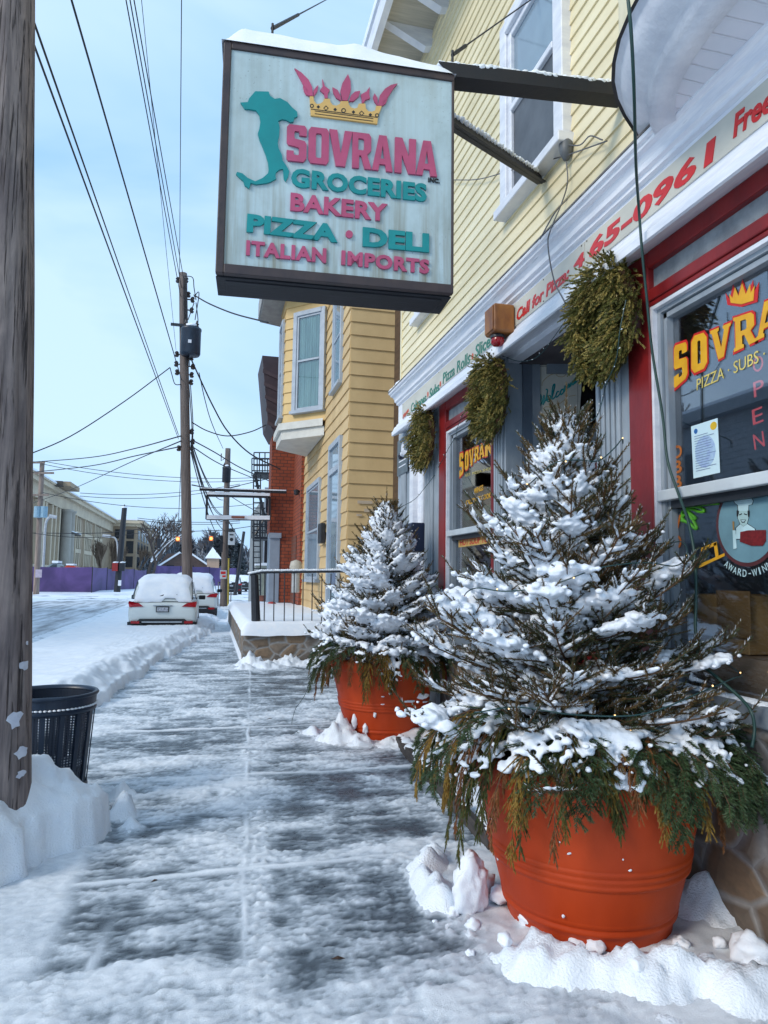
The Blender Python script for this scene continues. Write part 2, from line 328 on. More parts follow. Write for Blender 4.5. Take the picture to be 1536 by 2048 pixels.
slab = sstep(.0, .25, jx); ymid = sstep(2.9, 3.6, WY) * (1 - sstep(6.2, 7.4, WY))
patch = fbm(WX, WY, 6.5, 5, 87); g2 = fbm(WX * .7, WY, 60, 3, 97); cov = .565 + .44 * s1 + .36 * s2 + .50 * bl + .34 * bl2 + .40 * patch + .22 * (grain - .5) + .30 * g2
cov -= .20 * slab * ymid + .04 * ymid; cov += .24 * (1 - sstep(2.2, 3.7, WY)) + .10 * sstep(-.3, -1.2, WX) - .10 * sstep(6, 8, WY) * (1 - sstep(14, 18, WY)) + .35 * sstep(14, 24, WY)
cov = np.maximum(cov, sstep(-.50, -.66, WX + .10 * wob + .05 * bl2) * (1 - sstep(4.6, 5.0, WY)) * (.86 + .3 * patch + .2 * g2)); hol = sstep(1.05, 1.3, WX + .1 * bl2) * (1 - sstep(3.9, 4.3, WY)); cov = np.maximum(cov, hol * (.80 + .6 * patch)); cov = np.clip(cov, 0, 1.05); cov = np.where(cov > .75, .75 + (cov - .75) * .8, cov)
def lin(d, wd): return np.clip(1.3 - np.abs(d) / wd, 0, 1)
brk = nrm(fbm(WX, WY, 1.7, 3, 19), 1.6)
cov = np.maximum(cov, 1.0 * lin(jx, .024) * (.5 + .5 * brk))
tread = lin(jx - .07 - .05 * wob, .12) * (1 - sstep(4.6, 6.6, WY)) * (.45 + .5 * grain + .2 * np.sin(WY * 60) * grain); cov = np.maximum(cov, 1.0 * tread)
cy = np.mod(WY - .02 * WX + .915 - 4.03 + 18.3 + fbm(WX, WY, 2, 3, 23) * .035, 1.83) - .915
cov = np.maximum(cov, lin(cy, .032) * (.75 + .25 * brk) * np.where(np.abs(WY - 2.2) < .5, .35, 1)); cov = np.maximum(cov, .75 * lin(cy - .05, .10) * brk * fine)
cov = np.maximum(cov, .7 * lin(WX + .42 - .05 * (WY - 3), .04) * (1 - sstep(3.8, 4.4, WY)) * brk)
for (u, v, a, b_) in [(380, 1645, .13, .07), (632, 1678, .14, .075), (270, 1815, .14, .07), (448, 1905, .16, .08), (610, 1960, .17, .11), (672, 1942, .12, .06), (560, 1795, .11, .05), (430, 1592, .10, .05), (600, 1618, .20, .12), (330, 1490, .2, .06), (560, 1850, .09, .05), (770, 1660, .2, .1), (700, 1590, .25, .14), (520, 1330, .5, .10), (380, 1330, .35, .25), (560, 1410, .3, .12)]:
    g = on_z(u, v); q = ((WX - g.x) / b_) ** 2 + ((WY - g.y) / a) ** 2; sole = np.sin((WY - g.y) * 160 + (WX - g.x) * 60) * .5 + .5
    cov = cov * (1 - np.exp(-q * 1.6) * (.45 + .5 * sole if b_ < .085 else .55 + .4 * (1 - grain)))
edge = snow_h(WX, WY); cov = np.maximum(cov, np.clip(1 + edge * 60, 0, 1) * .9 * (.55 + .45 * grain))
cov = np.clip(cov, 0, 1)
nx_, ny_ = len(wx), len(wy); ii = (np.arange(ny_ - 1)[:, None] * nx_ + np.arange(nx_ - 1)[None]).ravel()
WZ = .004 + .012 * sstep(.6, 1, cov) * (.5 + fbm(WX, WY, 11, 4, 35)) + .018 * cov + .0025 * cov * grain + .0015 * cov * nrm(fbm(WX, WY, 90, 2, 33), 1.4)
wm = bpy.data.materials.new('swept_walk'); wm.use_nodes = True; N_, L_, P_ = nodes_of(wm)
at = N_.new('ShaderNodeAttribute'); at.attribute_name = 'frost'; tcn = N_.new('ShaderNodeTexCoord'); gn = N_.new('ShaderNodeTexNoise'); gn.inputs['Scale'].default_value = 165; gn.inputs['Detail'].default_value = 4; gn.inputs['Roughness'].default_value = .8
ma = N_.new('ShaderNodeMath'); ma.operation = 'MULTIPLY_ADD'; ma.inputs[1].default_value = .44; ma.inputs[2].default_value = -.20
ad = N_.new('ShaderNodeMath'); ad.operation = 'ADD'; ad.use_clamp = True
L_.new(tcn.outputs['Object'], gn.inputs['Vector']); L_.new(gn.outputs['Fac'], ma.inputs[0]); L_.new(ma.outputs[0], ad.inputs[0]); L_.new(at.outputs['Fac'], ad.inputs[1])
rp = N_.new('ShaderNodeValToRGB'); e = rp.color_ramp.elements
e[0].position = 0; e[0].color = (.066, .080, .098, 1); e[1].position = 1; e[1].color = (.86, .89, .93, 1)
for p, c in ((.16, (.095, .12, .145, 1)), (.42, (.30, .345, .39, 1)), (.7, (.62, .67, .73, 1))): x = e.new(p); x.color = c
L_.new(ad.outputs[0], rp.inputs[0]); L_.new(rp.outputs[0], P_.inputs['Base Color'])
mr = N_.new('ShaderNodeMath'); mr.operation = 'MULTIPLY_ADD'; mr.inputs[1].default_value = .4; mr.inputs[2].default_value = .26; L_.new(ad.outputs[0], mr.inputs[0]); L_.new(mr.outputs[0], P_.inputs['Roughness'])
bp = N_.new('ShaderNodeBump'); bp.inputs['Strength'].default_value = .8; bp.inputs['Distance'].default_value = .007; L_.new(gn.outputs['Fac'], bp.inputs['Height']); L_.new(bp.outputs[0], P_.inputs['Normal'])
o = np_mesh('sidewalk', np.stack([WX, WY, WZ], -1).reshape(-1, 3), np.stack([ii, ii + 1, ii + nx_ + 1, ii + nx_], 1), None, wm, None, True)
fa = o.data.attributes.new('frost', 'FLOAT', 'POINT'); fa.data.foreach_set('value', cov.astype(np.float32).ravel())
o['kind'] = 'structure'; o['label'] = 'grey concrete sidewalk swept and frosted with blown snow'

ROADM = M('slushy_road', (.62, .66, .72), .5, (.17, .185, .21), 1.6, (1.6, .18, 1), bump=.4, bscale=8, lo=.36, hi=.60)
b = B(); b.box((-9.9, 9, -.3), (-3.6, 46, .004)); b.box((-40, 46, -.3), (40, 61, .006)); o = b.build('road', ROADM); o['kind'] = 'structure'; o['label'] = 'ploughed street with grey slush streaks'
# raised timber edging of the planting strip by the shop door
TIM = M('dark_timber', (.075, .062, .055), .8, (.03, .027, .026), 6, (8, .8, 8), bump=.5, bscale=14)
t = thing('timber_edging', 'low dark timber edging under snow between the two planters', 'edging', (1.7, 5.3, 0))
b = B(); a0, a1 = Vector((1.665, 4.0, 0)), Vector((1.80, 6.62, 0)); b.bar(a0 + Vector((0, 0, .035)), a1 + Vector((0, 0, .035)), .05, .13); bevel(b.build('timber', TIM, t), .006)
b = B(); rs = random.Random(5)
for k in range(34):
    q = a0.lerp(a1, k / 33) + Vector((.03 + rs.uniform(-.012, .03), rs.uniform(-.02, .02), .095 + rs.uniform(-.012, .006)))
    if rs.random() < .8: rock(b, q, rs.uniform(.03, .055), k, (1, 1.4, .6), 2)
b.build('snow_cap', SNOWC, t, True)
# loose clumps of snow round the near pot
cl = None
for k, (u, v, r, z) in enumerate([(1152, 1905, .036, .03), (1190, 1912, .044, .035), (1218, 1932, .03, .02), (1328, 1908, .024, .02), (1362, 1902, .036, .025), (1298, 1952, .05, .02), (1055, 1860, .04, .05), (1000, 1815, .05, .06), (960, 1790, .07, .06), (1420, 1985, .06, .04), (1500, 1940, .075, .08), (1240, 1975, .04, .02), (905, 1835, .03, .02), (945, 1860, .035, .02), (880, 1800, .022, .01), (1010, 1925, .03, .09), (1085, 1905, .03, .06), (1275, 1985, .035, .10), (1345, 1960, .022, .03), (1440, 1905, .03, .04), (870, 1850, .015, .01), (940, 1915, .02, .015), (1020, 1960, .02, .02)]):
    p = on_z(u, v, 0); b = B(); rock(b, (0, 0, 0), r, k + 3, (1, 1, .85), 3); o = b.build('snow_clump', SNOWC, None, True); o.location = (p.x, p.y, z)
    tag(o, 'small loose lump of white snow by the near orange pot', 'snow clump', 'loose snow lumps round the near pot')
# upright slab of shovelled snow leaning beside the near pot
b = B(); rock(b, (0, 0, .08), .115, 44, (.75, .5, 1.3), 4); o = b.build('snow_block', SNOWC, None, True); p = on_z(968, 1850, 0); o.location = (p.x - .02, p.y + .12, .03)
tag(o, 'upright block of snow leaning against the left side of the near orange pot', 'snow block')
# dead leaves and twigs on the walk
LEAF = M('dead_leaf', (.06, .028, .015), .8)
for k, (u, v, s) in enumerate([(183, 1690, .03), (225, 1630, .05), (540, 1438, .05), (310, 1762, .02), (1000, 1860, .02), (885, 1822, .02), (505, 1938, .03), (676, 1918, .03), (1075, 1752, .02)]):
    p = on_z(u, v, .012); b = B(); a = rnd.random() * 6
    if k < 2:
        for j in range(4): b.tube([(0, 0, 0), (s * math.cos(a + j * .5), s * math.sin(a + j * .5), .02 + .012 * j), (1.7 * s * math.cos(a + j * .7), 1.7 * s * math.sin(a + j * .7), .03 * j)], .0016, 4)
    else: b.poly([(s * math.cos(a), s * math.sin(a), 0), (s * .4 * math.cos(a + 1.6), s * .4 * math.sin(a + 1.6), .006), (-s * math.cos(a), -s * math.sin(a), 0), (-s * .4 * math.cos(a + 1.6), -s * .4 * math.sin(a + 1.6), .006)], (0, 0, .0015))
    o = b.build('twig' if k < 2 else 'dead_leaf', LEAF); o.location = p
    tag(o, ['small brown twig in the snow right below the trash can', 'bare forked twig lying on the walk beside the trash can'][k] if k < 2 else 'small dry brown leaf lying on the frosted sidewalk', 'twig' if k < 2 else 'leaf', None if k < 2 else 'dry leaves scattered on the sidewalk')
# ================================================================== THE SHOP
XF, XS = 2.40, 2.45                        # shopfront trim plane, siding plane above
def clap(b, p, q, z0, z1, e, lip=.014):     # lapped boards between two plan points; outside is to the left walking p->q... (normal given by cross)
    p, q = Vector((p[0], p[1], 0)), Vector((q[0], q[1], 0)); d = (q - p).normalized(); n = Vector((d.y, -d.x, 0)) 
    z = z0
    while z < z1 - 1e-4:
        t = min(z + e, z1); o = n * lip
        b.add([p + o + Vector((0, 0, z)), q + o + Vector((0, 0, z)), q + Vector((0, 0, t)), p + Vector((0, 0, t)), p + Vector((0, 0, z)), q + Vector((0, 0, z))],
              [(0, 1, 2, 3), (4, 5, 1, 0), (4, 0, 3), (1, 5, 2)]); z = t
    return b
YSID = M('pale_yellow_siding', (.87, .765, .515), .5, (.72, .62, .39), 1.6, (1, .5, 1.4), bump=.1, bscale=30)
shop = thing('corner_shop', 'pale yellow clapboard shop with white cornice and red and grey shopfront', 'shop', (2.45, 5, 0))
# upper siding faces -X : walk from far to near so the normal points to the street
b = B(); clap(b, (XS, 9.05), (XS, -1.5), 4.04, 8.6, .118); clap(b, (9, 9.05), (XS, 9.05), 0, 8.6, .118); b.build('clapboard_wall', YSID, shop, fix=False)
b = B(); b.box((XS + .02, -1.5, 3.5), (9, 9.03, 8.6)); b.box((XS - .02, 9.0, 0), (XS + .1, 9.06, 8.6)); b.build('wall', YSID, shop)
# roof eaves with brackets
b = B(); b.box((1.72, -1.5, 8.18), (1.80, 9.45, 8.44)); b.box((1.80, -1.5, 8.42), (6, 9.45, 8.5)); eav = b.build('eave', WHITE, shop)
b = B(); b.box((1.8, -1.5, 8.40), (XS, 9.45, 8.415)); b.build('soffit', M('tan_soffit', (.50, .46, .38), .7, (.38, .35, .29), 4, (.5, 8, 1)), eav)
for k in range(10):
    y = 8.98 - k * .62; b = B(); b.poly([(1.83, y, 8.40), (XS, y, 8.40), (XS, y, 8.18), (2.36, y, 8.16)], (0, .11, 0)); b.build('bracket', WHITE, eav)
b = B(); b.box((1.7, -1.5, 8.5), (6, 9.5, 8.62)); b.build('roof_snow', SNOW, shop)
# sash windows of the upper floor
def sash(parent, p, q, z0, z1, fw=.11, rail=True, gm=None, proud=.07, fmat=None, nm='window', curtain=None, lower=None, po=.017):
    fmat = fmat or WHITE; gm = gm or FARGLASS
    p, q = Vector((p[0], p[1], 0)), Vector((q[0], q[1], 0)); d = (q - p); L = d.length; d.normalize(); n = Vector((d.y, -d.x, 0)); Z = Vector((0, 0, 1))
    def pl(b, s0, s1, a, c, o0, o1): b.obox(p + d * (s0 + s1) / 2 + n * (o0 + o1) / 2 + Z * (a + c) / 2, d * (s1 - s0) / 2, n * (o1 - o0) / 2, Z * (c - a) / 2)
    b = B(); pl(b, 0, fw, z0, z1, -.02, proud); pl(b, L - fw, L, z0, z1, -.02, proud); pl(b, fw, L - fw, z1 - fw, z1, -.02, proud + .01); pl(b, -.03, L + .03, z0 - .06, z0 + .02, -.02, proud + .05)
    f2 = fw * .45; zz = (z0 + z1) / 2
    for s0, s1 in ((fw, fw + f2), (L - fw - f2, L - fw)): pl(b, s0, s1, z0 + .02, z1 - fw, -.02, proud - .025)
    pl(b, fw + f2, L - fw - f2, z0 + .02, z0 + .02 + f2 * 1.3, -.02, proud - .026); pl(b, fw + f2, L - fw - f2, z1 - fw - f2, z1 - fw, -.02, proud - .026)
    if rail: pl(b, fw + f2, L - fw - f2, zz - f2 * .5, zz + f2 * .5, -.02, proud - .018)
    w_ = bevel(b.build(nm, fmat, parent), .006, 1)
    b = B(); pl(b, fw, L - fw, z0, z1 - fw, po, po + .004); b.build('pane', gm, w_)
    if lower:
        b = B(); pl(b, fw + .01, L - fw - .01, z0 + .04, zz - .01, .024, .028); b.build('insect_screen', lower, w_)
    if curtain:
        b = B(); K = 60
        for k in range(K):
            s0, s1 = fw + (L - 2 * fw) * k / K, fw + (L - 2 * fw) * (k + 1) / K
            o0, o1 = [.050 + .010 * math.sin(k2 * 1.15) + .006 * math.sin(k2 * .43 + 1) for k2 in (k, k + 1)]
            b.add([p + d * s0 + n * o0 + Z * z0, p + d * s1 + n * o1 + Z * z0, p + d * s1 + n * o1 + Z * z1, p + d * s0 + n * o0 + Z * z1], [(0, 1, 2, 3)])
        b.build('curtain', curtain, w_, True)
    return w_
SCREEN = M('grey_insect_screen', (.10, .11, .125), .5, (.06, .065, .075), 3, (1, 1, 1))
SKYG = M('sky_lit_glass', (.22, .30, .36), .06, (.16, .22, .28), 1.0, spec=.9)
sash(shop, (XS, 5.50), (XS, 4.36), 4.82, 6.55, .13, gm=SKYG, lower=SCREEN, proud=.08); sash(shop, (XS, 8.2), (XS, 7.1), 4.82, 6.55, .13, gm=SKYG, lower=SCREEN, proud=.08)
# ---- cornice
prof = [(2.43, 3.515), (2.25, 3.445), (2.235, 3.45), (2.235, 3.50), (2.25, 3.515), (2.27, 3.56), (2.30, 3.575), (2.30, 3.60), (2.325, 3.61), (2.325, 3.855), (2.295, 3.862),
        (2.295, 3.885), (2.27, 3.895), (2.265, 3.925), (2.245, 3.955), (2.215, 3.965), (2.21, 3.985), (2.19, 3.99), (2.185, 4.01), (2.215, 4.03), (2.46, 4.06)]
b = B(); b.sweep(prof, (0, -1.5, 0), (0, 8.72, 0)); cor = b.build('cornice', OLDWHITE, shop)
FLASH = M('grey_flashing', (.22, .20, .18), .7, (.10, .09, .085), 14, bump=.3)
b = B(); b.sweep([(2.18, 4.012), (2.18, 4.024), (2.46, 4.085), (2.46, 4.07)], (0, -1.5, 0), (0, 8.73, 0)); b.build('flashing', FLASH, cor)
b = B(); rs = random.Random(2)
for k in range(10): rock(b, (2.23 + rs.uniform(-.01, .01), 8.72 - k * .05, 4.045), rs.uniform(.03, .045), k, (1, 1.2, .7))
b.build('snow_cap', SNOWC, cor, True)
# ---- projecting bay over the near window, seen from below
Z0, Z1 = 3.97, 4.17
oc = catmull([(2.47, 3.50), (2.20, 3.27), (2.02, 3.08), (1.88, 2.90), (1.79, 2.70), (1.74, 2.45), (1.72, 2.1), (1.72, 1.6), (1.72, -1.5)], 8) if False else [Vector((x, y, 0)) for x, y in [(2.44, 3.56), (2.38, 3.44), (2.28, 3.34), (2.14, 3.23), (2.02, 3.12), (1.93, 3.01), (1.86, 2.89), (1.80, 2.75), (1.76, 2.6), (1.73, 2.42), (1.715, 2.2), (1.71, 1.9), (1.71, 1.2), (1.71, -1.5)]]
ring = [(0, Z1), (.03, Z1 - .02), (.035, Z1 - .05), (.075, Z1 - .10), (.13, Z1 - .135), (.155, Z1 - .14), (.16, Z0 - .0), (.285, Z0 - .012), (.29, Z0 + .012)]
def inward(i):
    a, c = oc[max(i - 1, 0)], oc[min(i + 1, len(oc) - 1)]; t = (c - a).normalized(); return Vector((-t.y, t.x, 0)) if (-t.y) > 0 else Vector((t.y, -t.x, 0))
vs = []
for i, p in enumerate(oc):
    n = inward(i)
    for o_, z in ring: q = p + n * o_; vs.append((q.x, q.y, z))
k = len(ring); fs = [(i * k + j, i * k + j + 1, (i + 1) * k + j + 1, (i + 1) * k + j) for i in range(len(oc) - 1) for j in range(k - 1)]
STUC = M('cracked_white_plaster', (.78, .79, .83), .65, (.60, .62, .68), 2.5, (2, 2, 2), bump=.35, bscale=22)
b = B(); b.add(vs, fs); bay = b.build('bay', STUC, shop, True)
inn = [oc[i] + inward(i) * .287 for i in range(len(oc))]
b = B(); b.v = [(p.x, p.y, Z0 + .006) for p in inn] + [(2.5, p.y, Z0 + .006) for p in inn]; n = len(inn); b.f = [(i, i + 1, n + i + 1, n + i) for i in range(n - 1)]; b.mi = [0] * len(b.f)
sb = bpy.data.materials.new('painted_soffit_boards'); sb.use_nodes = True; N2, L2, P2 = nodes_of(sb)
t_ = N2.new('ShaderNodeTexCoord'); wv = N2.new('ShaderNodeTexWave'); wv.wave_type = 'BANDS'; wv.bands_direction = 'Y'; wv.inputs['Scale'].default_value = 3.4; wv.inputs['Distortion'].default_value = .5; wv.inputs['Detail'].default_value = 2; wv.inputs['Detail Scale'].default_value = 3
nn = N2.new('ShaderNodeTexNoise'); nn.inputs['Scale'].default_value = 2.2; nn.inputs['Detail'].default_value = 6
r1 = N2.new('ShaderNodeValToRGB'); r1.color_ramp.elements[0].color = (.62, .65, .71, 1); r1.color_ramp.elements[1].color = (.76, .74, .79, 1); r1.color_ramp.elements[0].position = .35; r1.color_ramp.elements[1].position = .65
bmp = N2.new('ShaderNodeBump'); bmp.inputs['Strength'].default_value = .5; bmp.inputs['Distance'].default_value = .02
r2 = N2.new('ShaderNodeValToRGB'); r2.color_ramp.elements[0].position = 0; r2.color_ramp.elements[1].position = .07
L2.new(t_.outputs['Object'], wv.inputs[0]); L2.new(t_.outputs['Object'], nn.inputs[0]); L2.new(nn.outputs[0], r1.inputs[0]); L2.new(r1.outputs[0], P2.inputs['Base Color']); L2.new(wv.outputs[1], r2.inputs[0]); L2.new(r2.outputs[0], bmp.inputs['Height']); L2.new(bmp.outputs[0], P2.inputs['Normal']); P2.inputs['Roughness'].default_value = .6
b.build('soffit', sb, bay)
b = B()
for i in range(len(oc) - 1):
    p, q = oc[i], oc[i + 1]; n = inward(i); m = inward(i + 1); b.add([(p - n * .012) + Vector((0, 0, Z1 - .004)), (q - m * .012) + Vector((0, 0, Z1 - .004)), (q + m * .02) + Vector((0, 0, Z1 + .03)), (p + n * .02) + Vector((0, 0, Z1 + .03)), (p + n * .02) + Vector((0, 0, Z1 - .004)), (q + m * .02) + Vector((0, 0, Z1 - .004))], [(0, 1, 2, 3), (5, 4, 3, 2), (0, 4, 5, 1)])
b.build('drip_edge', M('dark_drip_edge', (.03, .028, .03), .7), bay)
b = B(); pts = [(p + inward(i) * .03) for i, p in enumerate(oc)]
b.v = [(p.x, p.y, Z1) for p in pts] + [(p.x, p.y, 6.9) for p in pts]; n = len(pts); b.f = [(i, i + 1, n + i + 1, n + i) for i in range(n - 1)]; b.mi = [0] * len(b.f); b.build('wall', YSID, bay)
# ---- ground-floor shopfront (plane XF). Each element runs from z=.45 up to 3.5
def fbox(name, mat, y0, y1, z0, z1, x0, x1, parent=None, bv=.006):
    b = B(); b.box((x0, min(y0, y1), z0), (x1, max(y0, y1), z1)); return bevel(b.build(name, mat, parent or shop), bv, 1)
def pilaster(y0, y1, fl):
    b = B(); b.box((XF, y0, .1), (XF + .16, y1, 3.52)); g = .022; k = int((fl[1] - fl[0]) / .05)
    for i in range(k):
        a = fl[0] + (fl[1] - fl[0]) * i / k; b.box((XF - .022, a, .1), (XF + .001, a + (fl[1] - fl[0]) / k - g, 3.44))
    b.box((XF - .03, y0 - .004, .1), (XF - .002, y1 + .004, .42)); o = bevel(b.build('pilaster', LGREY, shop), .005, 1); return o
pilaster(3.64, 4.02, (3.72, 4.0)); pilaster(5.46, 5.72, (5.49, 5.69)); pilaster(7.23, 7.78, (7.42, 7.72)); pilaster(8.40, 8.98, (8.55, 8.8))
def shop_window(y0, y1, zsill, name):      # y0 near end, y1 far end: red outer trim, grey frame, rail, two panes
    b = B(); b.box((XF - .012, y1 - .21, .44), (XF + .15, y1, 3.5)); b.box((XF - .012, y0, 3.40), (XF + .15, y1 - .211, 3.50)); b.box((XF - .014, y0, 3.20), (XF + .1, y1 - .212, 3.27)); b.box((XF - .004, y0, 3.17), (XF + .1, y1 - .2125, 3.20))
    if y0 > 4: b.box((XF - .0125, y0 - .02, .44), (XF + .13, y0 + .03, 3.5))
    w_ = bevel(b.build('shop_window', RED, shop), .008, 2)
    b = B(); b.box((XF + .03, y0, 3.27), (XF + .06, y1 - .21, 3.40)); b.build('transom_panel', M('grey_render', (.26, .29, .31), .8, (.17, .19, .21), 9, bump=.3, bscale=60), w_)
    yf = y1 - .21
    b = B(); b.box((XF + .0, yf - .022, zsill), (XF + .06, yf, 3.17)); b.box((XF + .002, y0, 3.148), (XF + .06, yf - .023, 3.17)); b.build('trim', WHITE, w_)
    b = B(); b.box((XF + .03, yf - .052, zsill), (XF + .12, yf - .0225, 3.147)); b.box((XF + .045, yf - .088, zsill), (XF + .12, yf - .060, 3.115)); b.box((XF + .03, y0, 3.122), (XF + .12, yf - .053, 3.1465)); b.box((XF + .045, y0, 3.085), (XF + .12, yf - .061, 3.114))
    b.box((XF + .07, yf - .0605, zsill), (XF + .11, yf - .0515, 3.12)); b.box((XF + .07, y0, 3.1135), (XF + .11, yf - .062, 3.123)); b.build('frame', LGREY, w_)
    b = B(); b.box((XF + .0, y0, 2.045), (XF + .11, yf - .023, 2.105)); r_ = bevel(b.build('rail', M('grey_white_paint', (.60, .64, .66), .5, (.5, .54, .57), 4), w_), .006)
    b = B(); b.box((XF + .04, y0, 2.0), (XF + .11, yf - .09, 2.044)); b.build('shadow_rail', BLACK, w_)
    b = B(); b.box((XF + .085, y0, 2.106), (XF + .09, yf - .088, 3.086)); b.build('pane', SGLASS, w_)
    b = B(); b.box((XF + .085, y0, zsill + .02), (XF + .09, yf - .088, 2.0)); b.build('pane', SGLASS, w_)
    b = B(); b.box((XF - .02, y0, zsill - .10), (XF + .12, yf - .023, zsill)); s_ = bevel(b.build('sill', GREY, w_), .01)
    b = B()
    for k in range(int((yf - y0) / .035)):
        rock(b, (XF + .03, y0 + k * .035, zsill - .01), .045, k, (1.0, 1, .55), 2)
    b.build('snow_cap', SNOWC, s_, True)
    return w_
win1 = shop_window(.9, 3.63, 1.06, 'near'); win2 = shop_window(5.73, 7.22, 1.06, 'far')
# stone base under the windows
STONE = bpy.data.materials.new('field_stone'); STONE.use_nodes = True; N3, L3, P3 = nodes_of(STONE)
t_ = N3.new('ShaderNodeTexCoord'); mp3 = N3.new('ShaderNodeMapping'); mp3.inputs['Scale'].default_value = (1, 1, 1.35); nq = N3.new('ShaderNodeTexNoise'); nq.inputs['Scale'].default_value = 3
vo = N3.new('ShaderNodeTexVoronoi'); vo.inputs['Scale'].default_value = 3.6; ve = N3.new('ShaderNodeTexVoronoi'); ve.feature = 'DISTANCE_TO_EDGE'; ve.inputs['Scale'].default_value = 3.6
ad = N3.new('ShaderNodeMixRGB'); ad.inputs[0].default_value = .10; L3.new(t_.outputs['Object'], mp3.inputs[0]); L3.new(mp3.outputs[0], nq.inputs[0]); L3.new(mp3.outputs[0], ad.inputs[1]); L3.new(nq.outputs['Color'], ad.inputs[2])
L3.new(ad.outputs[0], vo.inputs[0]); L3.new(ad.outputs[0], ve.inputs[0])
sx = N3.new('ShaderNodeSeparateXYZ'); L3.new(vo.outputs['Color'], sx.inputs[0]); rc = N3.new('ShaderNodeValToRGB'); e = rc.color_ramp.elements
e[0].color = (.085, .07, .058, 1); e[1].color = (.10, .105, .11, 1); x = e.new(.35); x.color = (.30, .18, .085, 1); x = e.new(.7); x.color = (.23, .17, .12, 1); L3.new(sx.outputs[0], rc.inputs[0])
re_ = N3.new('ShaderNodeValToRGB'); re_.color_ramp.elements[0].position = .02; re_.color_ramp.elements[1].position = .10; L3.new(ve.outputs[0], re_.inputs[0])
mo = N3.new('ShaderNodeMixRGB'); mo.inputs[1].default_value = (.34, .33, .32, 1); L3.new(re_.outputs[0], mo.inputs[0]); L3.new(rc.outputs[0], mo.inputs[2])
n4 = N3.new('ShaderNodeTexNoise'); n4.inputs['Scale'].default_value = 16; n4.inputs['Detail'].default_value = 6; L3.new(mp3.outputs[0], n4.inputs[0]); m4 = N3.new('ShaderNodeMixRGB'); m4.blend_type = 'MULTIPLY'; m4.inputs[0].default_value = .7; L3.new(mo.outputs[0], m4.inputs[1]); L3.new(n4.outputs['Fac'], m4.inputs[2])
g4 = N3.new('ShaderNodeBrightContrast'); g4.inputs[1].default_value = .04; L3.new(m4.outputs[0], g4.inputs[0]); L3.new(g4.outputs[0], P3.inputs['Base Color'])
rs3 = N3.new('ShaderNodeValToRGB'); rs3.color_ramp.elements[1].position = .22; L3.new(ve.outputs[0], rs3.inputs[0]); b4 = N3.new('ShaderNodeBump'); b4.inputs['Strength'].default_value = .6; b4.inputs['Distance'].default_value = .03; L3.new(rs3.outputs[0], b4.inputs['Height']); L3.new(b4.outputs[0], P3.inputs['Normal']); P3.inputs['Roughness'].default_value = .75
b = B(); b.box((XF + .02, .5, -.3), (XF + .4, 3.63, .97)); b.build('stone_base', STONE, shop); b = B(); b.box((XF + .02, 5.73, -.3), (XF + .4, 7.22, .97)); b.build('stone_base', STONE, shop)
# room behind the glass
b = B(); b.box((2.53, .55, .55), (7, 9.0, .6)); b.box((6.9, .55, .6), (7, 9, 3.5)); b.box((2.53, 8.9, .6), (7, 9, 3.5)); b.box((2.53, .5, .6), (7, .6, 3.5)); b.box((2.53, .6, 3.46), (7, 9, 3.5)); b.box((3.7, 3.75, .6), (3.8, 5.3, 3.5))
b.box((2.7, 3.66, .6), (3.75, 3.72, 3.5)); b.build('room', M('dim_room', (.10, .085, .085), .8, (.06, .05, .055), 1.5), shop)
# recessed entrance: jamb wall, transom, door turned a little to the street
dd = Vector((.970, -.240, 0)); nn_ = Vector((-.240, -.970, 0)); D0 = Vector((2.72, 5.44, 0)); Zv = Vector((0, 0, 1))
b = B(); b.box((XF + .16, 5.44, .1), (2.95, 5.60, 3.52)); b.box((3.6, 3.7, .1), (3.7, 5.3, 3.5)); b.box((XF + .16, 3.64, .1), (3.65, 3.74, 3.52)); b.build('entry_wall', M('slate_paint', (.14, .17, .21), .5, (.10, .125, .16), 4, bump=.1), shop); b = B(); b.box((XF + .03, 4.02, 3.465), (3.7, 5.46, 3.52)); b.build('entry_ceiling', WHITE, shop)
def dpl(b, s0, s1, z0, z1, o0, o1): b.obox(D0 + dd * (s0 + s1) / 2 + nn_ * (o0 + o1) / 2 + Zv * (z0 + z1) / 2, dd * (s1 - s0) / 2, nn_ * (o1 - o0) / 2, Zv * (z1 - z0) / 2)
b = B(); dpl(b, -.075, -.008, .1, 3.46, -.05, .03); dpl(b, .50, .62, .1, 3.46, -.05, .06); dpl(b, .05, .5, 2.80, 2.90, -.05, .05); dpl(b, .05, .5, 3.38, 3.46, -.05, .05); b.build('door_frame', GREY, shop)
b = B(); dpl(b, .05, .5, .1, 2.80, -.04, 0); dpl(b, .62, .95, .1, 3.46, -.05, 0); dr = b.build('door', RED, shop); b = B(); dpl(b, .14, .42, 1.1, 2.5, -.002, .006); b.build('door_glass', FARGLASS, dr)
# side door to the flat upstairs
b = B(); b.box((XF + .05, 7.79, .1), (XF + .12, 8.38, 3.44)); dr = b.build('side_door', OLDWHITE, shop)
b = B(); b.box((XF - .01, 8.22, .1), (XF + .06, 8.39, 3.44)); b.box((XF - .012, 7.785, .1), (XF + .055, 7.86, 3.44)); b.build('door_frame', WHITE, dr)
b = B()
for z0, z1 in ((.3, .85), (1.0, 1.75), (1.9, 2.5)):
    for y0, y1 in ((7.92, 8.02), (8.08, 8.17)): b.box((XF + .04, y0, z0), (XF + .06, y1, z1))
bevel(b.build('door_panel', OLDWHITE, dr), .01)
b = B(); b.box((XF - .022, 7.87, 3.0), (XF + .04, 8.38, 3.44)); b.build('door_head', OLDWHITE, shop)
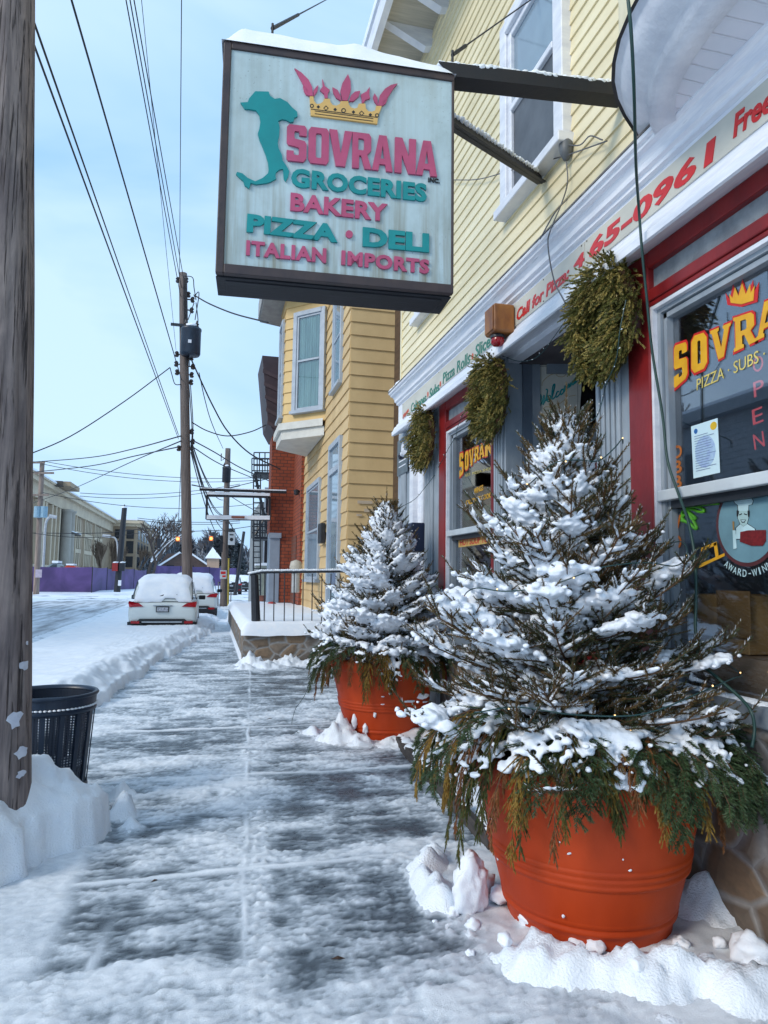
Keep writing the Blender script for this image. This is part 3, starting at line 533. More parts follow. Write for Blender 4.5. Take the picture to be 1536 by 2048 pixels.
# ================================================================== THE HANGING SIGN
TH = R(-3.3); S0 = Vector((-.02, 3.70, 0)); sd_ = Vector((math.cos(TH), math.sin(TH), 0)); sn_ = Vector((math.sin(TH), -math.cos(TH), 0))
def SG(u, v, off=0.0):                      # pixel -> local sign coordinates (x along the sign, z up)
    r = Vector(ray(u, v)); pl_ = S0 + sn_ * off; t = (sn_ @ Vector((pl_.x, pl_.y, 0))) / (sn_ @ Vector((r.x, r.y, 0))); p = r * t
    return ((p - S0) @ sd_, p.z + EYE)
SX0, SX1, SZ0, SZ1, SD = -.01, 1.30, 3.205, 4.525, .29
FRM = M('brown_sign_frame', (.055, .036, .034), .5, (.03, .022, .026), 6, (1, 1, 1), bump=.15, bscale=50)
sg = thing('hanging_sign', 'large square hanging shop sign with teal Italy map and pink crown', 'sign', (S0.x, S0.y, 0)); sg.rotation_euler = (0, 0, TH)
def lb(b, x0, x1, y0, y1, z0, z1): b.box((x0, y0, z0), (x1, y1, z1))
FW = .042
b = B(); lb(b, SX0, SX0 + FW, -.012, .03, SZ0, SZ1); lb(b, SX0 + FW, SX1, -.012, .03, SZ1 - FW, SZ1); lb(b, SX0 + FW, SX1, -.012, .03, SZ0, SZ0 + FW * 1.25); lb(b, SX1 - .014, SX1, -.012, .03, SZ0 + FW * 1.25, SZ1 - FW)
bevel(b.build('frame', FRM, sg, local=True), .005)
BOT = M('dark_cabinet_metal', (.030, .034, .046), .6, (.008, .009, .014), 7, (.6, 5, 1), bump=.25, bscale=30, lo=.55, hi=.8)  # mottled near-black metal for the cabinet and its bottom lip
b = B(); lb(b, SX0 + .003, SX1 - .003, .03, SD, SZ0 + .004, SZ1 - .003); bevel(b.build('cabinet', BOT, sg, local=True), .01)
b = B(); lb(b, SX0 + .0, SX1 - .0, .04, SD + .004, SZ0 - .006, SZ0 + .004); lb(b, SX0 + .05, SX1 - .05, .07, SD - .04, SZ0 - .012, SZ0 - .006); bevel(b.build('bottom_lip', BOT, sg, local=True), .004)
# stained panel
pm = bpy.data.materials.new('stained_sign_panel'); pm.use_nodes = True; N5, L5, P5 = nodes_of(pm)
t5 = N5.new('ShaderNodeTexCoord'); P5.inputs['Roughness'].default_value = .45
def n5(sc, st, det=5, lo=.45, hi=.7, a=(0, 0, 0, 1), c=(1, 1, 1, 1)):
    m_ = N5.new('ShaderNodeMapping'); m_.inputs['Scale'].default_value = st; q = N5.new('ShaderNodeTexNoise'); q.inputs['Scale'].default_value = sc; q.inputs['Detail'].default_value = det; q.inputs['Roughness'].default_value = .65
    r_ = N5.new('ShaderNodeValToRGB'); r_.color_ramp.elements[0].position = lo; r_.color_ramp.elements[1].position = hi; r_.color_ramp.elements[0].color = a; r_.color_ramp.elements[1].color = c
    L5.new(t5.outputs['Object'], m_.inputs[0]); L5.new(m_.outputs[0], q.inputs[0]); L5.new(q.outputs[0], r_.inputs[0]); return r_.outputs[0]
def mix5(f, a, b, k=None):
    x = N5.new('ShaderNodeMixRGB')
    if k is not None:
        mm = N5.new('ShaderNodeMath'); mm.operation = 'MULTIPLY'; mm.inputs[1].default_value = k; L5.new(f, mm.inputs[0]); f = mm.outputs[0]
    L5.new(f, x.inputs[0])
    for i, q in ((1, a), (2, b)):
        if isinstance(q, tuple): x.inputs[i].default_value = q
        else: L5.new(q, x.inputs[i])
    return x.outputs[0]
base = mix5(n5(3.2, (1, 1, .8)), (.45, .565, .59, 1), (.34, .43, .44, 1))
sep = N5.new('ShaderNodeSeparateXYZ'); L5.new(t5.outputs['Object'], sep.inputs[0])
gz = N5.new('ShaderNodeMapRange'); gz.inputs[1].default_value = 3.95; gz.inputs[2].default_value = 3.25; L5.new(sep.outputs[2], gz.inputs[0])
drip = n5(9, (1.6, 1, .07), 4, .44, .66); m1 = N5.new('ShaderNodeMath'); m1.operation = 'MULTIPLY_ADD'; m1.inputs[1].default_value = .85; m1.inputs[2].default_value = .22
L5.new(gz.outputs[0], m1.inputs[0]); m2 = N5.new('ShaderNodeMath'); m2.operation = 'MULTIPLY'; L5.new(drip, m2.inputs[0]); L5.new(m1.outputs[0], m2.inputs[1])
c_ = mix5(m2.outputs[0], base, (.20, .185, .12, 1), .95)
blt = n5(2.3, (1, 1, .5), 6, .52, .72); c_ = mix5(blt, c_, (.30, .33, .29, 1), .7)
spk = n5(60, (1, 1, 1), 3, .62, .70); gate = n5(2.0, (1, 1, 1), 2, .5, .62); m3 = N5.new('ShaderNodeMath'); m3.operation = 'MULTIPLY'; L5.new(spk, m3.inputs[0]); L5.new(gate, m3.inputs[1])
c_ = mix5(m3.outputs[0], c_, (.17, .20, .20, 1), .8); L5.new(c_, P5.inputs['Base Color'])
b = B(); lb(b, SX0 + FW, SX1 - .014, .0, .0295, SZ0 + FW * 1.25, SZ1 - FW); pan = b.build('panel', pm, sg, local=True)
PINK = M('sign_pink', (.47, .075, .165), .45, (.36, .06, .13), 5); TEAL = M('sign_teal', (.0, .25, .255), .45, (.0, .20, .21), 5); GOLD = M('sign_gold', (.68, .42, .13), .5, (.60, .37, .12), 4); INK = M('sign_black', (.012, .012, .016), .5)
def sgtext(name, body, mat, bl, br, tl, bold=.02, shear=0, thick=.012, par=None, sp=1.0):
    a, c, d = SG(*bl), SG(*br), SG(*tl); xd = Vector((c[0] - a[0], 0, c[1] - a[1])); h = (Vector((d[0] - a[0], 0, d[1] - a[1]))).dot(Vector((0, 0, 1)))
    zd = Vector((-xd.z, 0, xd.x)).normalized(); return letters(name, body, mat, par or sg, (a[0], -.0, a[1]), xd, zd, xd.length, h, bold, shear, thick, True, sp)
def sgpoly(name, mat, pts, th=.012, par=None, s=3.339, o=(440, 120)):
    b = B(); q = [SG(o[0] + x / s, o[1] + y / s) for x, y in pts]; b.poly([(x, -th, z) for x, z in q], (0, th, 0)); return b.build(name, mat, par or sg, local=True)
# block capitals for the shop name, drawn as outlines
def block(name, strokes, bl, br, tl, tr, mat, th=.014, par=None):
    A, Bq, C, Dq = (Vector((*SG(*p), 0)) for p in (bl, br, tl, tr))
    b = B()
    for poly in strokes:
        pts = []
        for x, y in poly: p = (A * (1 - x) + Bq * x) * (1 - y) + (C * (1 - x) + Dq * x) * y; pts.append((p.x, -th, p.y))
        b.poly(pts, (0, th, 0))
    return b.build(name, mat, par or sg, local=True)
w_ = .36
GL = {'S': [[(0, .2), (.0, .06), (.08, 0), (.85, 0), (1, .1), (1, .5), (.9, .58), (.4, .62), (.38, .66), (.38, .80), (.42, .83), (.6, .83), (.63, .80), (.63, .72), (1, .72), (1, .92), (.9, 1), (.12, 1), (.0, .92), (0, .5), (.1, .43), (.58, .39), (.62, .36), (.62, .2), (.58, .17), (.4, .17), (.36, .2), (.36, .28), (0, .28)]],
      'O': [[(0, .1), (.12, 0), (.88, 0), (1, .1), (1, .9), (.88, 1), (.5, 1), (.5, .84), (.6, .84), (.64, .80), (.64, .20), (.6, .16), (.4, .16), (.36, .20), (.36, .8), (.4, .84), (.499, .84), (.499, 1), (.12, 1), (0, .9)]],
      'V': [[(0, 1), (.30, 0), (.70, 0), (1, 1), (.66, 1), (.50, .35), (.34, 1)]],
      'R': [[(0, 0), (.35, 0), (.35, .36), (.45, .36), (.64, 0), (1, 0), (.76, .40), (.96, .52), (.96, .9), (.84, 1), (.30, 1), (.30, .84), (.55, .84), (.60, .80), (.60, .56), (.55, .51), (.35, .51), (.299, .51), (.299, 1), (0, 1)]],
      'A': [[(0, 0), (.31, 0), (.36, .18), (.64, .18), (.69, 0), (1, 0), (.68, 1), (.5, 1), (.5, .72), (.59, .34), (.41, .34), (.499, .72), (.499, 1), (.32, 1)]],
      'N': [[(0, 0), (.33, 0), (.33, .52), (.66, 0), (1, 0), (1, 1), (.67, 1), (.67, .48), (.34, 1), (0, 1)]]}
xs = [(443, 575), (588, 724), (725, 880), (880, 1010), (1012, 1150), (1163, 1303), (1305, 1446)]      # crop pixels along the word
def ybase(x): return 678 + (x - 443) * (788 - 680) / (1446 - 443) * 1.02
def ytop(x): return 436 + (x - 443) * (552 - 436) / (1400 - 443)
cv = lambda x, y: (440 + x / 3.339, 120 + y / 3.339)
for ch, (x0, x1) in zip('SOVRANA', xs): block('letter', GL[ch], cv(x0, ybase(x0)), cv(x1, ybase(x1)), cv(x0 + 4, ytop(x0)), cv(x1 + 4, ytop(x1)), PINK)
sgtext('lettering', 'GROCERIES', TEAL, (582, 375), (852.6, 405.8), (586, 338), .045, sp=1.05); sgtext('lettering', 'INC.', INK, (856, 364.5), (879, 367.6), (856.7, 356), .02, thick=.008)
sgtext('lettering', 'BAKERY', PINK, (580, 422.7), (774, 445), (582, 387), .04, sp=1.05); sgtext('lettering', 'PIZZA', TEAL, (492.8, 465), (674.6, 487), (493.8, 428.8), .05, sp=1.02); sgtext('lettering', 'DELI', TEAL, (724.7, 493.8), (857.4, 506.6), (726.4, 455.9), .05, sp=1.02)
sgtext('lettering', 'ITALIAN', PINK, (491.8, 511.4), (651.9, 527.6), (493, 482), .045, sp=1.1); sgtext('lettering', 'IMPORTS', PINK, (682, 531), (857.4, 549.6), (683, 502), .045, sp=1.1)
c0 = SG(698, 470); b = B(); b.poly([(c0[0] + .020 * math.cos(k * .4488), -.012, c0[1] + .022 * math.sin(k * .4488)) for k in range(14)], (0, .012, 0)); b.build('dot', PINK, sg, local=True)
ITALY = [(137, 293), (185, 290), (195, 265), (235, 218), (325, 220), (335, 250), (365, 268), (400, 263), (450, 290), (480, 325), (515, 355), (517, 385), (495, 395), (490, 420), (470, 425), (440, 408), (415, 405), (388, 415), (398, 460), (395, 510), (385, 560), (392, 600), (412, 640), (418, 680), (440, 710), (462, 750), (455, 785), (438, 818), (425, 800), (420, 735), (395, 740), (372, 760), (370, 790), (375, 800), (340, 820), (310, 830), (240, 838), (205, 828), (195, 865), (165, 845), (155, 815), (125, 790), (107, 770), (115, 755), (150, 765), (185, 795), (235, 818), (285, 795), (320, 765), (325, 740), (320, 690), (305, 640), (285, 590), (265, 545), (252, 500), (262, 470), (270, 420), (262, 375), (240, 345), (205, 338), (165, 335)]
sgpoly('map_of_italy', TEAL, ITALY)
crown = sgpoly('crown', GOLD, [(598, 252), (622, 252), (628, 285), (645, 303), (668, 300), (688, 285), (692, 268), (732, 268), (736, 290), (752, 310), (775, 314), (798, 303), (804, 284), (854, 284), (858, 305), (872, 325), (895, 333), (915, 328), (924, 300), (968, 300), (972, 332), (988, 350), (1010, 354), (1035, 345), (1040, 316), (1078, 316), (1066, 350), (1055, 370), (1048, 435), (605, 378)])
for pts in ([(497, 63), (545, 95), (590, 140), (615, 190), (620, 248), (597, 248), (570, 200), (530, 125)], [(553, 182), (578, 205), (596, 246), (575, 240), (560, 215)], [(655, 175), (650, 215), (625, 250), (622, 215), (640, 190)],
            [(682, 135), (700, 185), (732, 208), (718, 235), (718, 264), (700, 264), (695, 235), (667, 210), (685, 185)], [(853, 103), (870, 150), (872, 210), (850, 280), (815, 278), (802, 215), (815, 165)], [(750, 190), (785, 210), (804, 250), (808, 280), (775, 260), (755, 225)],
            [(935, 215), (925, 250), (890, 283), (858, 284), (873, 245), (900, 220)], [(998, 188), (995, 240), (1000, 265), (970, 275), (955, 297), (945, 296), (945, 265), (938, 240), (975, 220)], [(1183, 165), (1155, 200), (1120, 255), (1080, 314), (1052, 314), (1065, 245), (1100, 200), (1140, 175)],
            [(1030, 230), (1050, 262), (1051, 312), (1030, 285), (1020, 255)], [(1118, 265), (1105, 297), (1081, 314), (1088, 285)]): sgpoly('plume', PINK, pts)
b = B()
def ringp(x, y, r, n, w=2.6):
    for k in range(n):
        q = [SG(*cv(x + (r + s) * math.cos(2 * math.pi * j / n + (math.pi / 2 if n == 4 else 0)), y + (r + s) * math.sin(2 * math.pi * j / n + (math.pi / 2 if n == 4 else 0)))) for j in (k, k + 1) for s in (-w, w)]
        b.poly([(q[i][0], -.0135, q[i][1]) for i in (0, 1, 3, 2)], (0, .002, 0))
ringp(823, 347, 13, 16); ringp(706, 331, 15, 4); ringp(943, 365, 15, 4); ringp(612, 316, 11, 12); ringp(1046, 379, 11, 12)
for x, y in ((655, 323), (767, 340), (889, 357), (1001, 375)): ringp(x, y, 9, 4); ringp(x, y, 3, 4)
for d in (-9, 9):
    q = [SG(*cv(x, y)) for x, y in ((632, 359 + d - 2), (1020, 409 + d - 2), (1020, 409 + d + 2), (632, 359 + d + 2))]; b.poly([(x, -.0135, z) for x, z in q], (0, .002, 0))
q = [SG(*cv(x, y)) for x, y in ((606, 335), (1050, 391), (1050, 395), (606, 339))]; b.poly([(x, -.0135, z) for x, z in q], (0, .002, 0)); b.build('crown_marking', INK, crown, local=True)
# seam of snow on top
b = B(); nx2, ny2 = 66, 14; vs = []
for j in range(ny2):
    for i in range(nx2):
        x = SX0 - .012 + (SX1 - SX0 + .02) * i / (nx2 - 1); y = -.022 + (SD + .04) * j / (ny2 - 1); e = min(i, nx2 - 1 - i) / 5; f = min(j, ny2 - 1 - j) / 2.2
        t = np.interp(x, [0, .04, .10, .2, .35, .5, .62, .72, .8, .95, 1.1, 1.3], [.05, .10, .125, .125, .118, .11, .115, .14, .12, .10, .085, .07]) + .012 * mnoise.noise(Vector((x * 7, y * 7, 3)))
        vs.append((x, y, SZ1 - .004 + t * min(1, max(0, e)) ** .45 * min(1, max(0, f)) ** .45))
b.add(vs, [(j * nx2 + i, j * nx2 + i + 1, (j + 1) * nx2 + i + 1, (j + 1) * nx2 + i) for j in range(ny2 - 1) for i in range(nx2 - 1)]); b.build('snow_cap', SNOWC, sg, True, True)
# beam, brace and guy wires carrying it (world coordinates)
STEEL = M('dark_steel', (.008, .010, .016), .6, (.013, .012, .015), 6, bump=.2)
bm_ = thing('sign_bracket', 'black steel angle beam and brace holding the hanging sign to the yellow wall', 'bracket', (2.4, 3.7, 4.5))
yb = 3.64
pa, pb = on_y(878, 122, yb), on_y(1215, 162, yb); pc, pdn = on_y(905, 152, yb), on_y(1240, 190, yb)
ex = pb + (pb - pa) * .10
b = B(); lo_ = pdn + (pdn - pc) * .05; b.poly([pa, ex, lo_, pc], (0, .012, 0)); b.poly([pc + Vector((0, .012, 0)), lo_ + Vector((0, .012, 0)), lo_ + Vector((0, .12, .0)), pc + Vector((0, .12, .0))], (0, 0, .012)); b.build('beam', STEEL, bm_)
b = B(); rs = random.Random(4)
for k in range(30): q = pa.lerp(ex, .03 + k / 30.5); rock(b, q + Vector((0, .03, .002)), rs.uniform(.022, .034), k, (1.4, 1.1, .75))
b.build('snow_cap', SNOWC, bm_, True)
p1, p2 = on_y(905, 243, 3.86), on_x(1083, 358, XS - .03)
b = B(); b.bar(p1 + (p1 - p2) * .15, p2, .012, .075); b.bar(p1 + (p1 - p2) * .15 + Vector((0, 0, -.03)), p2 + Vector((0, 0, -.03)), .07, .012); b.build('brace', STEEL, bm_); b = B()
for k in range(26): q = p1.lerp(p2, k / 27); rock(b, q + Vector((0, 0, .038)), rs.uniform(.016, .024), k, (1.2, 1.6, .7))
b.build('snow_cap', SNOWC, bm_, True)
for (u0, v0, y0), (u1, v1) in (((545, 57, 3.84), (700, -26)), ((905, 110, 3.84), (1075, -10))):
    a_, c_ = on_y(u0, v0, y0), on_x(u1, v1, XS - .02)
    b = B(); b.tube([a_, c_], .0055, 6); b.tube([a_, a_.lerp(c_, .12)], .012, 8); b.tube([a_ + Vector((0, 0, -.09)), a_ + Vector((0, 0, .03))], .008, 6); b.build('guy_rod', STEEL, bm_)
# ================================================================== FASCIA LETTERING BOARDS
XB = 2.316
CREAM = M('cream_sign_board', (.60, .58, .50), .5, (.50, .49, .43), 2.0, (1, 1.2, 2.5), bump=.05); SRED = M('sign_red', (.62, .022, .022), .4, (.52, .018, .018), 3); SGRN = M('sign_green', (.02, .20, .13), .45, (.018, .16, .11), 3); SORG = M('sign_orange', (.62, .09, .03), .45)
def ftext(par, body, mat, bl, br, h=None, tl=None, bold=.02, shear=.2, thick=.004, X=XB, sp=1.0, name='lettering'):
    a, c = on_x(*bl, X), on_x(*br, X); xd = c - a
    if tl: h = on_x(*tl, X).z - a.z
    return letters(name, body, mat, par, a, xd, (0, 0, 1), xd.length, h, bold, shear, thick, False, sp)
def board(label, y0, y1, name='fascia_board'):
    t = thing(name, label, 'sign', (XB, (y0 + y1) / 2, 3.73)); b = B(); b.box((XB, min(y0, y1), 3.637), (XB + .0085, max(y0, y1), 3.828)); bevel(b.build('board', CREAM, t), .002, 1)
    for y in (y0 - .03, (y0 + y1) / 2, y1 + .03):
        for z in (3.65, 3.815):
            b = B(); b.lathe([(.0, 0), (.006, 0), (.004, .003), (0, .003)], (0, 0, 0), 8); b.v = [(XB - p[2] - .0005, y + p[0], z + p[1]) for p in b.v]; b.build('screw', INK, t)
    return t
ya = on_x(1022, 648, XB).y; yc = on_x(1169, 520, XB).y
t1 = board('cream fascia board lettered Call for Pizza in red beside the alarm box', ya, yc + .004); t2 = board('long cream fascia board with big red telephone number', yc - .004, -.6); t3 = board('cream fascia board listing calzones subs and pizza rolls in green', 8.50, on_x(985, 676, XB).y)
ftext(t1, 'Call for Pizza:', SRED, (1033, 644), (1140, 556), tl=(1038, 617), bold=.028, shear=.22); ftext(t1, '4', SRED, (1147, 543), (1171, 528), tl=(1163, 503), bold=.04, shear=.25)
ftext(t2, '65-0961', SRED, (1177, 523), (1434, 318), h=.122, bold=.04, shear=.25, sp=1.05); ftext(t2, 'Free', SRED, (1467, 278), (1553, 214), h=.112, bold=.03, shear=.2)
ftext(t3, 'Calzones', SGRN, (822, 826), (853, 803), h=.11, bold=.01, shear=.1); ftext(t3, 'Subs', SGRN, (859, 799), (879, 782), h=.115, bold=.02, shear=.1); ftext(t3, 'Pizza Rolls', SGRN, (886, 768.5), (941, 725), h=.115, bold=.01, shear=.1); ftext(t3, 'Slices', SGRN, (951, 716), (988, 687), h=.115, bold=.015, shear=.1); ftext(t3, 'Pizza', SORG, (806, 839), (818, 822), h=.055, bold=.03, shear=.3)
for u, v in ((856, 788.5), (881, 768), (945.5, 712.5)):
    c = on_x(u, v, XB); b = B(); b.poly([(XB - .004, c.y + .022 * math.cos(k * .5236), c.z + .03 * math.sin(k * .5236)) for k in range(12)], (.004, 0, 0)); b.build('dot', SORG, t3)
# alarm bell box
al = thing('alarm_box', 'rusty orange brown metal alarm box with red lamp under it', 'alarm', (2.2, 5.42, 3.7)); RUST = M('rusty_enamel', (.42, .17, .034), .5, (.16, .055, .018), 7, (1, 1, .5), bump=.3, bscale=40, lo=.3, hi=.7, c3=(.42, .20, .05))
ay, az = on_x(995, 645, 2.2).y, on_x(995, 645, 2.2).z
b = B(); b.box((2.13, ay - .10, az - .105), (2.31, ay + .10, az + .125)); bevel(b.build('housing', RUST, al), .018, 3)
b = B(); b.box((2.122, ay - .085, az - .09), (2.131, ay + .085, az + .11)); bevel(b.build('cover', RUST, al), .006); b = B(); b.lathe([(.05, 0), (.058, -.01), (.058, -.03), (.052, -.032)], (2.20, ay, az - .104), 20); b.build('collar', BLACK, al)
b = B(); b.lathe([(.05, 0), (.054, -.02), (.052, -.045), (.035, -.062), (.0, -.068)], (2.20, ay, az - .134), 24, False); b.build('lamp', M('red_lens', (.32, .006, .012), .15, (.25, .005, .01), 3), al, True)
# junction box with service drop on the upper wall
jb = thing('service_box', 'small grey cable box hanging beside the upper window with loose wires', 'cable box', (2.35, 4.3, 4.9)); c = on_x(1132, 298, 2.40)
b = B(); b.lathe([(.0, -.09), (.02, -.085), (.045, -.03), (.05, .04), (.03, .07), (0, .075)], c, 12, False); b.build('housing', M('grey_plastic', (.12, .13, .14), .5), jb, True)
b = B()
for pts in ([(905, 360), (960, 358), (1040, 335), (1130, 312)], [(1132, 290), (1160, 290), (1180, 272), (1205, 280)], [(1130, 312), (1175, 296), (1214, 282)], [(1132, 318), (1135, 365), (1122, 410), (1103, 455), (1096, 490), (1108, 560), (1130, 605)], [(1135, 398), (1110, 425), (1080, 478)]): b.tube(catmull([on_x(u, v, 2.40 if v < 420 else 2.17) for u, v in pts], 5), .005, 5)
b.build('cable', M('grey_cable', (.13, .13, .14), .6), jb)
# green extension cord looping down the facade
cd = B(); pts = [(1250, -60, 1.60), (1254, -20, 1.61), (1262, 60, 1.64), (1268, 180, 1.74), (1272, 330, 1.98), (1278, 420, 2.16), (1284, 500, 2.2), (1293, 590, 2.26), (1304, 700, 2.32), (1325, 830, 2.36), (1335, 920, 2.36), (1356, 985, 2.36), (1377, 1045, 2.33), (1390, 1120, 2.3), (1392, 1200, 2.28), (1391, 1262, 2.26), (1400, 1320, 2.24), (1440, 1360, 2.26), (1480, 1395, 2.28), (1503, 1425, 2.28), (1509, 1460, 2.28), (1504, 1495, 2.25)]
cd.tube(catmull([on_x(*p) for p in pts], 6), .0075, 8); tag(cd.build('extension_cord', M('dark_green_rubber', (.012, .05, .042), .45), None, True), 'long dark green extension cord looping down in front of the near window', 'cord')
# ================================================================== PLANTERS, SPRUCES, BOUGHS, WREATHS, LIGHTS
TERRA = M('orange_terracotta', (.54, .060, .007), .55, (.37, .036, .005), 1.8, (1, 1, .5), bump=.2, bscale=90, bdist=.004, c3=(.54, .085, .022), spec=.3)
SOIL = M('soil', (.02, .015, .012), .9)
NEED = M('spruce_needles', (.060, .072, .026), .55, (.032, .045, .022), 18, lo=.3, hi=.7, spec=.3)
NEEDB = M('bronze_needles', (.175, .112, .034), .6, (.095, .068, .024), 18, lo=.3, hi=.7, spec=.3)
BARK = M('brown_twig', (.115, .055, .022), .75, (.06, .03, .014), 20)
FROST = M('frosted_needles', (.80, .84, .90), .6, (.66, .71, .78), 20)
CED_G = M('cedar_green', (.085, .105, .024), .6, (.045, .062, .018), 14, lo=.3, hi=.7, spec=.3); CED_Y = M('cedar_gold', (.30, .19, .032), .6, (.18, .105, .02), 14, lo=.3, hi=.7, spec=.3); CED_B = M('cedar_rust', (.24, .085, .018), .65, (.14, .05, .012), 14)
FIR = M('fir_green', (.060, .105, .040), .5, (.032, .060, .026), 14, lo=.3, hi=.7, spec=.35)
BOX_G = M('boxwood_olive', (.20, .19, .046), .45, (.10, .108, .032), 12, lo=.3, hi=.7, spec=.35); BOX_Y = M('boxwood_straw', (.46, .37, .11), .45, (.30, .23, .065), 12, lo=.3, hi=.7, spec=.35)

def planter(loc, label, rot):
    t = thing('planter', label, 'planter', loc)
    prof = [(0, 0), (.365, 0), (.38, .012), (.383, .05), (.392, .075), (.402, .083), (.404, .097), (.397, .105), (.400, .115), (.407, .122), (.405, .132), (.408, .14), (.436, .28), (.440, .29), (.451, .298), (.452, .312), (.446, .320), (.455, .330), (.455, .344), (.449, .351), (.459, .360), (.459, .375), (.452, .383), (.487, .60), (.488, .665), (.505, .675), (.515, .70), (.515, .765), (.505, .778), (.475, .78), (.462, .765), (.455, .70), (0, .70)]
    prof = [(r * (1 + .075 * min(1, z / .6)), z) for r, z in prof]; b = B(); b.lathe(prof, loc, 72, False); pot = b.build('pot', TERRA, t, True); m = pot.modifiers.new('w', 'WEIGHTED_NORMAL'); m.keep_sharp = False
    b = B(); b.lathe([(0, .73), (.456, .72)], loc, 40, False); b.build('soil', SOIL, t); return t

def spruce(loc, label, seed, snowy, dens, nw, Ht=1.72, Rm=.74, voxel=.009, pads=1.0, bright=.5, side=0.0):
    global rng; rng = np.random.default_rng(seed); t = thing('spruce_tree', label, 'spruce tree', loc); L0 = np.array(loc)
    b = B(); b.tube([L0 + np.array([.012 * math.sin(k), .012 * math.cos(k * 1.3), Ht * k / 8]) for k in range(9)], [.032 * (1 - k / 9.5) + .004 for k in range(9)], 8); b.build('trunk', BARK, t)
    O, D, L, Rr, MI, TW = [], [], [], [], [], []; FRa = []; SC_, SR_ = [], []; core = []
    def shoot(o, d, l, mi, fr, r=.0045): O.append(o); D.append(unit(d)); L.append(l); Rr.append(r); MI.append(mi); FRa.append(fr)
    nB = 158; ga = 2.39996
    for k in range(nB):
        f = (k + .5) / nB; z = Ht * (.03 + .93 * (1 - (1 - f) ** 1.25)); az = k * ga + rng.normal(0, .25)
        hz = z / Ht; rad = Rm * np.interp(hz, [0, .08, .22, .45, .7, .88, 1], [.92, 1.0, 1.0, .78, .40, .15, .03]) * (.84 + .26 * rng.random())
        el = np.interp(hz, [0, .2, .5, .8, 1], [-.05, .14, .40, .75, 1.2]) + rng.normal(0, .08)
        ln = rad / max(.35, math.cos(el)); a3 = np.array([math.cos(az), math.sin(az), 0]); up = np.array([0, 0, 1.0])
        pts = []
        for q in range(8):
            s = q / 7; e2 = el + .28 * (s - .35); pts.append(s)
        P = [L0 + np.array([0, 0, z - .10 * min(1, rad / .4)])]
        for q in range(7):
            e2 = el - .10 + .34 * q / 6; P.append(P[-1] + (a3 * math.cos(e2) + up * math.sin(e2)) * ln / 7)
        P = np.array(P); TW.append((P, .010 * (1 - hz * .6)))
        left = .5 + .5 * math.cos(az - side); brown = rng.random() < (.40 + .45 * hz)
        amt = snowy * (.36 + .72 * left) * np.interp(hz, [0, .10, .22, .75, 1], [.12, .5, 1, .95, .85])
        perp = np.array([-a3[1], a3[0], 0]); F0 = bright * min(1, amt)
        de = P[7] - P[6]; shoot(P[6], de + up * .02, ln / 7 * 1.5, 1 if brown else 0, F0 * .5, .0045)
        for q in range(1, 7):
            for sgn in (-1, 1):
                if rng.random() < .92:
                    fr = q / 7; dq = unit(P[min(q + 1, 7)] - P[q]); dd_ = unit(dq * .75 + perp * sgn * (.65 + .3 * rng.random()) + up * rng.normal(.42, .25))
                    l2 = (.075 + .32 * rad * (1.06 - fr)) * (.75 + .5 * rng.random()); o = P[q] + (P[q + 1 if q < 7 else q] - P[q]) * rng.random() * .6
                    shoot(o, dd_, l2, 1 if (brown and rng.random() < .75) else 0, F0)
                    if l2 > .12:
                        for s2 in (-1, 1):
                            if rng.random() < .8: shoot(o + dd_ * l2 * (.35 + .25 * rng.random()), dd_ * .8 + np.cross(dd_, up) * s2 * .75 + up * rng.normal(.15, .25), l2 * .55, 1 if (brown and rng.random() < .6) else 0, F0)
                    if rng.random() < amt * .85:                                             # snow lying along the twig
                        n = int(l2 / .007) + 1; w0 = .008 + .010 * rng.random() * amt; e0 = .50 + .38 * rng.random(); sw = rng.normal(0, .004); ph = rng.random() * 6
                        for j in range(n):
                            s = j / n * e0; SC_.append(o + dd_ * l2 * s + up * (.009 + w0 * .35) + perp * sw); SR_.append(w0 * (1.25 - .85 * s) * (1 + .22 * math.sin(j * .5 + ph)))
        for q in range(1, 7):                                                                # heavier snow near the inside and between twigs
            if rng.random() < amt * .9:
                for _ in range(2):
                    w0 = (.013 + .013 * rng.random()) * (1.15 - q / 12); of = rng.normal(0, .016); of2 = of + rng.normal(0, .02); P_n = P[min(q + 1, 7)]
                    for j in range(9): s = j / 8 - .1; c = P[q] * (1 - s) + P_n * s; SC_.append(c + up * .014 + perp * (of * (1 - s) + of2 * s)); SR_.append(w0 * (1 - .4 * abs(s - .4)))
            if rng.random() < amt * .34 * pads and 1 < q < 7:
                c = P[q]; w0 = (.040 + .05 * rng.random()) * (rad / .6 + .3)
                for j in range(34):
                    g1, g2 = rng.normal(0, w0 * .75), rng.normal(0, w0 * .75); hump = math.exp(-(g1 * g1 + g2 * g2) / (w0 * w0) * .7)
                    SC_.append(c + unit(P[q] - P[q - 1]) * g1 + perp * g2 + up * (.010 + w0 * .45 * hump * rng.random())); SR_.append((.012 + w0 * .38 * hump) * (.85 + .3 * rng.random()))
        if rng.random() < .95:
            for _ in range(4): qq_ = int(rng.integers(3, 8)); shoot(P[qq_], unit(a3 * .70 + up * .95 + perp * rng.normal(0, .45)), .09 + .13 * rng.random() * (1 - hz * .5), int(rng.random() < .5), .45 * bright)      # upright shoots
    for k in range(900):                                                                     # dark dense interior
        zc_ = Ht * (.01 + .80 * rng.random() ** 1.7); rc_ = Rm * np.interp(zc_ / Ht, [0, .22, .45, .7, .9], [.82, .72, .52, .27, .08]) * rng.random() ** .4; a = rng.random() * 6.283; d3 = np.array([math.cos(a), math.sin(a), 0])
        shoot(L0 + d3 * rc_ * .72 + np.array([0, 0, zc_]), d3 + np.array([0, 0, rng.normal(.15, .35)]) + rng.normal(0, .35, 3), .10 + .14 * rng.random(), 0, 0)
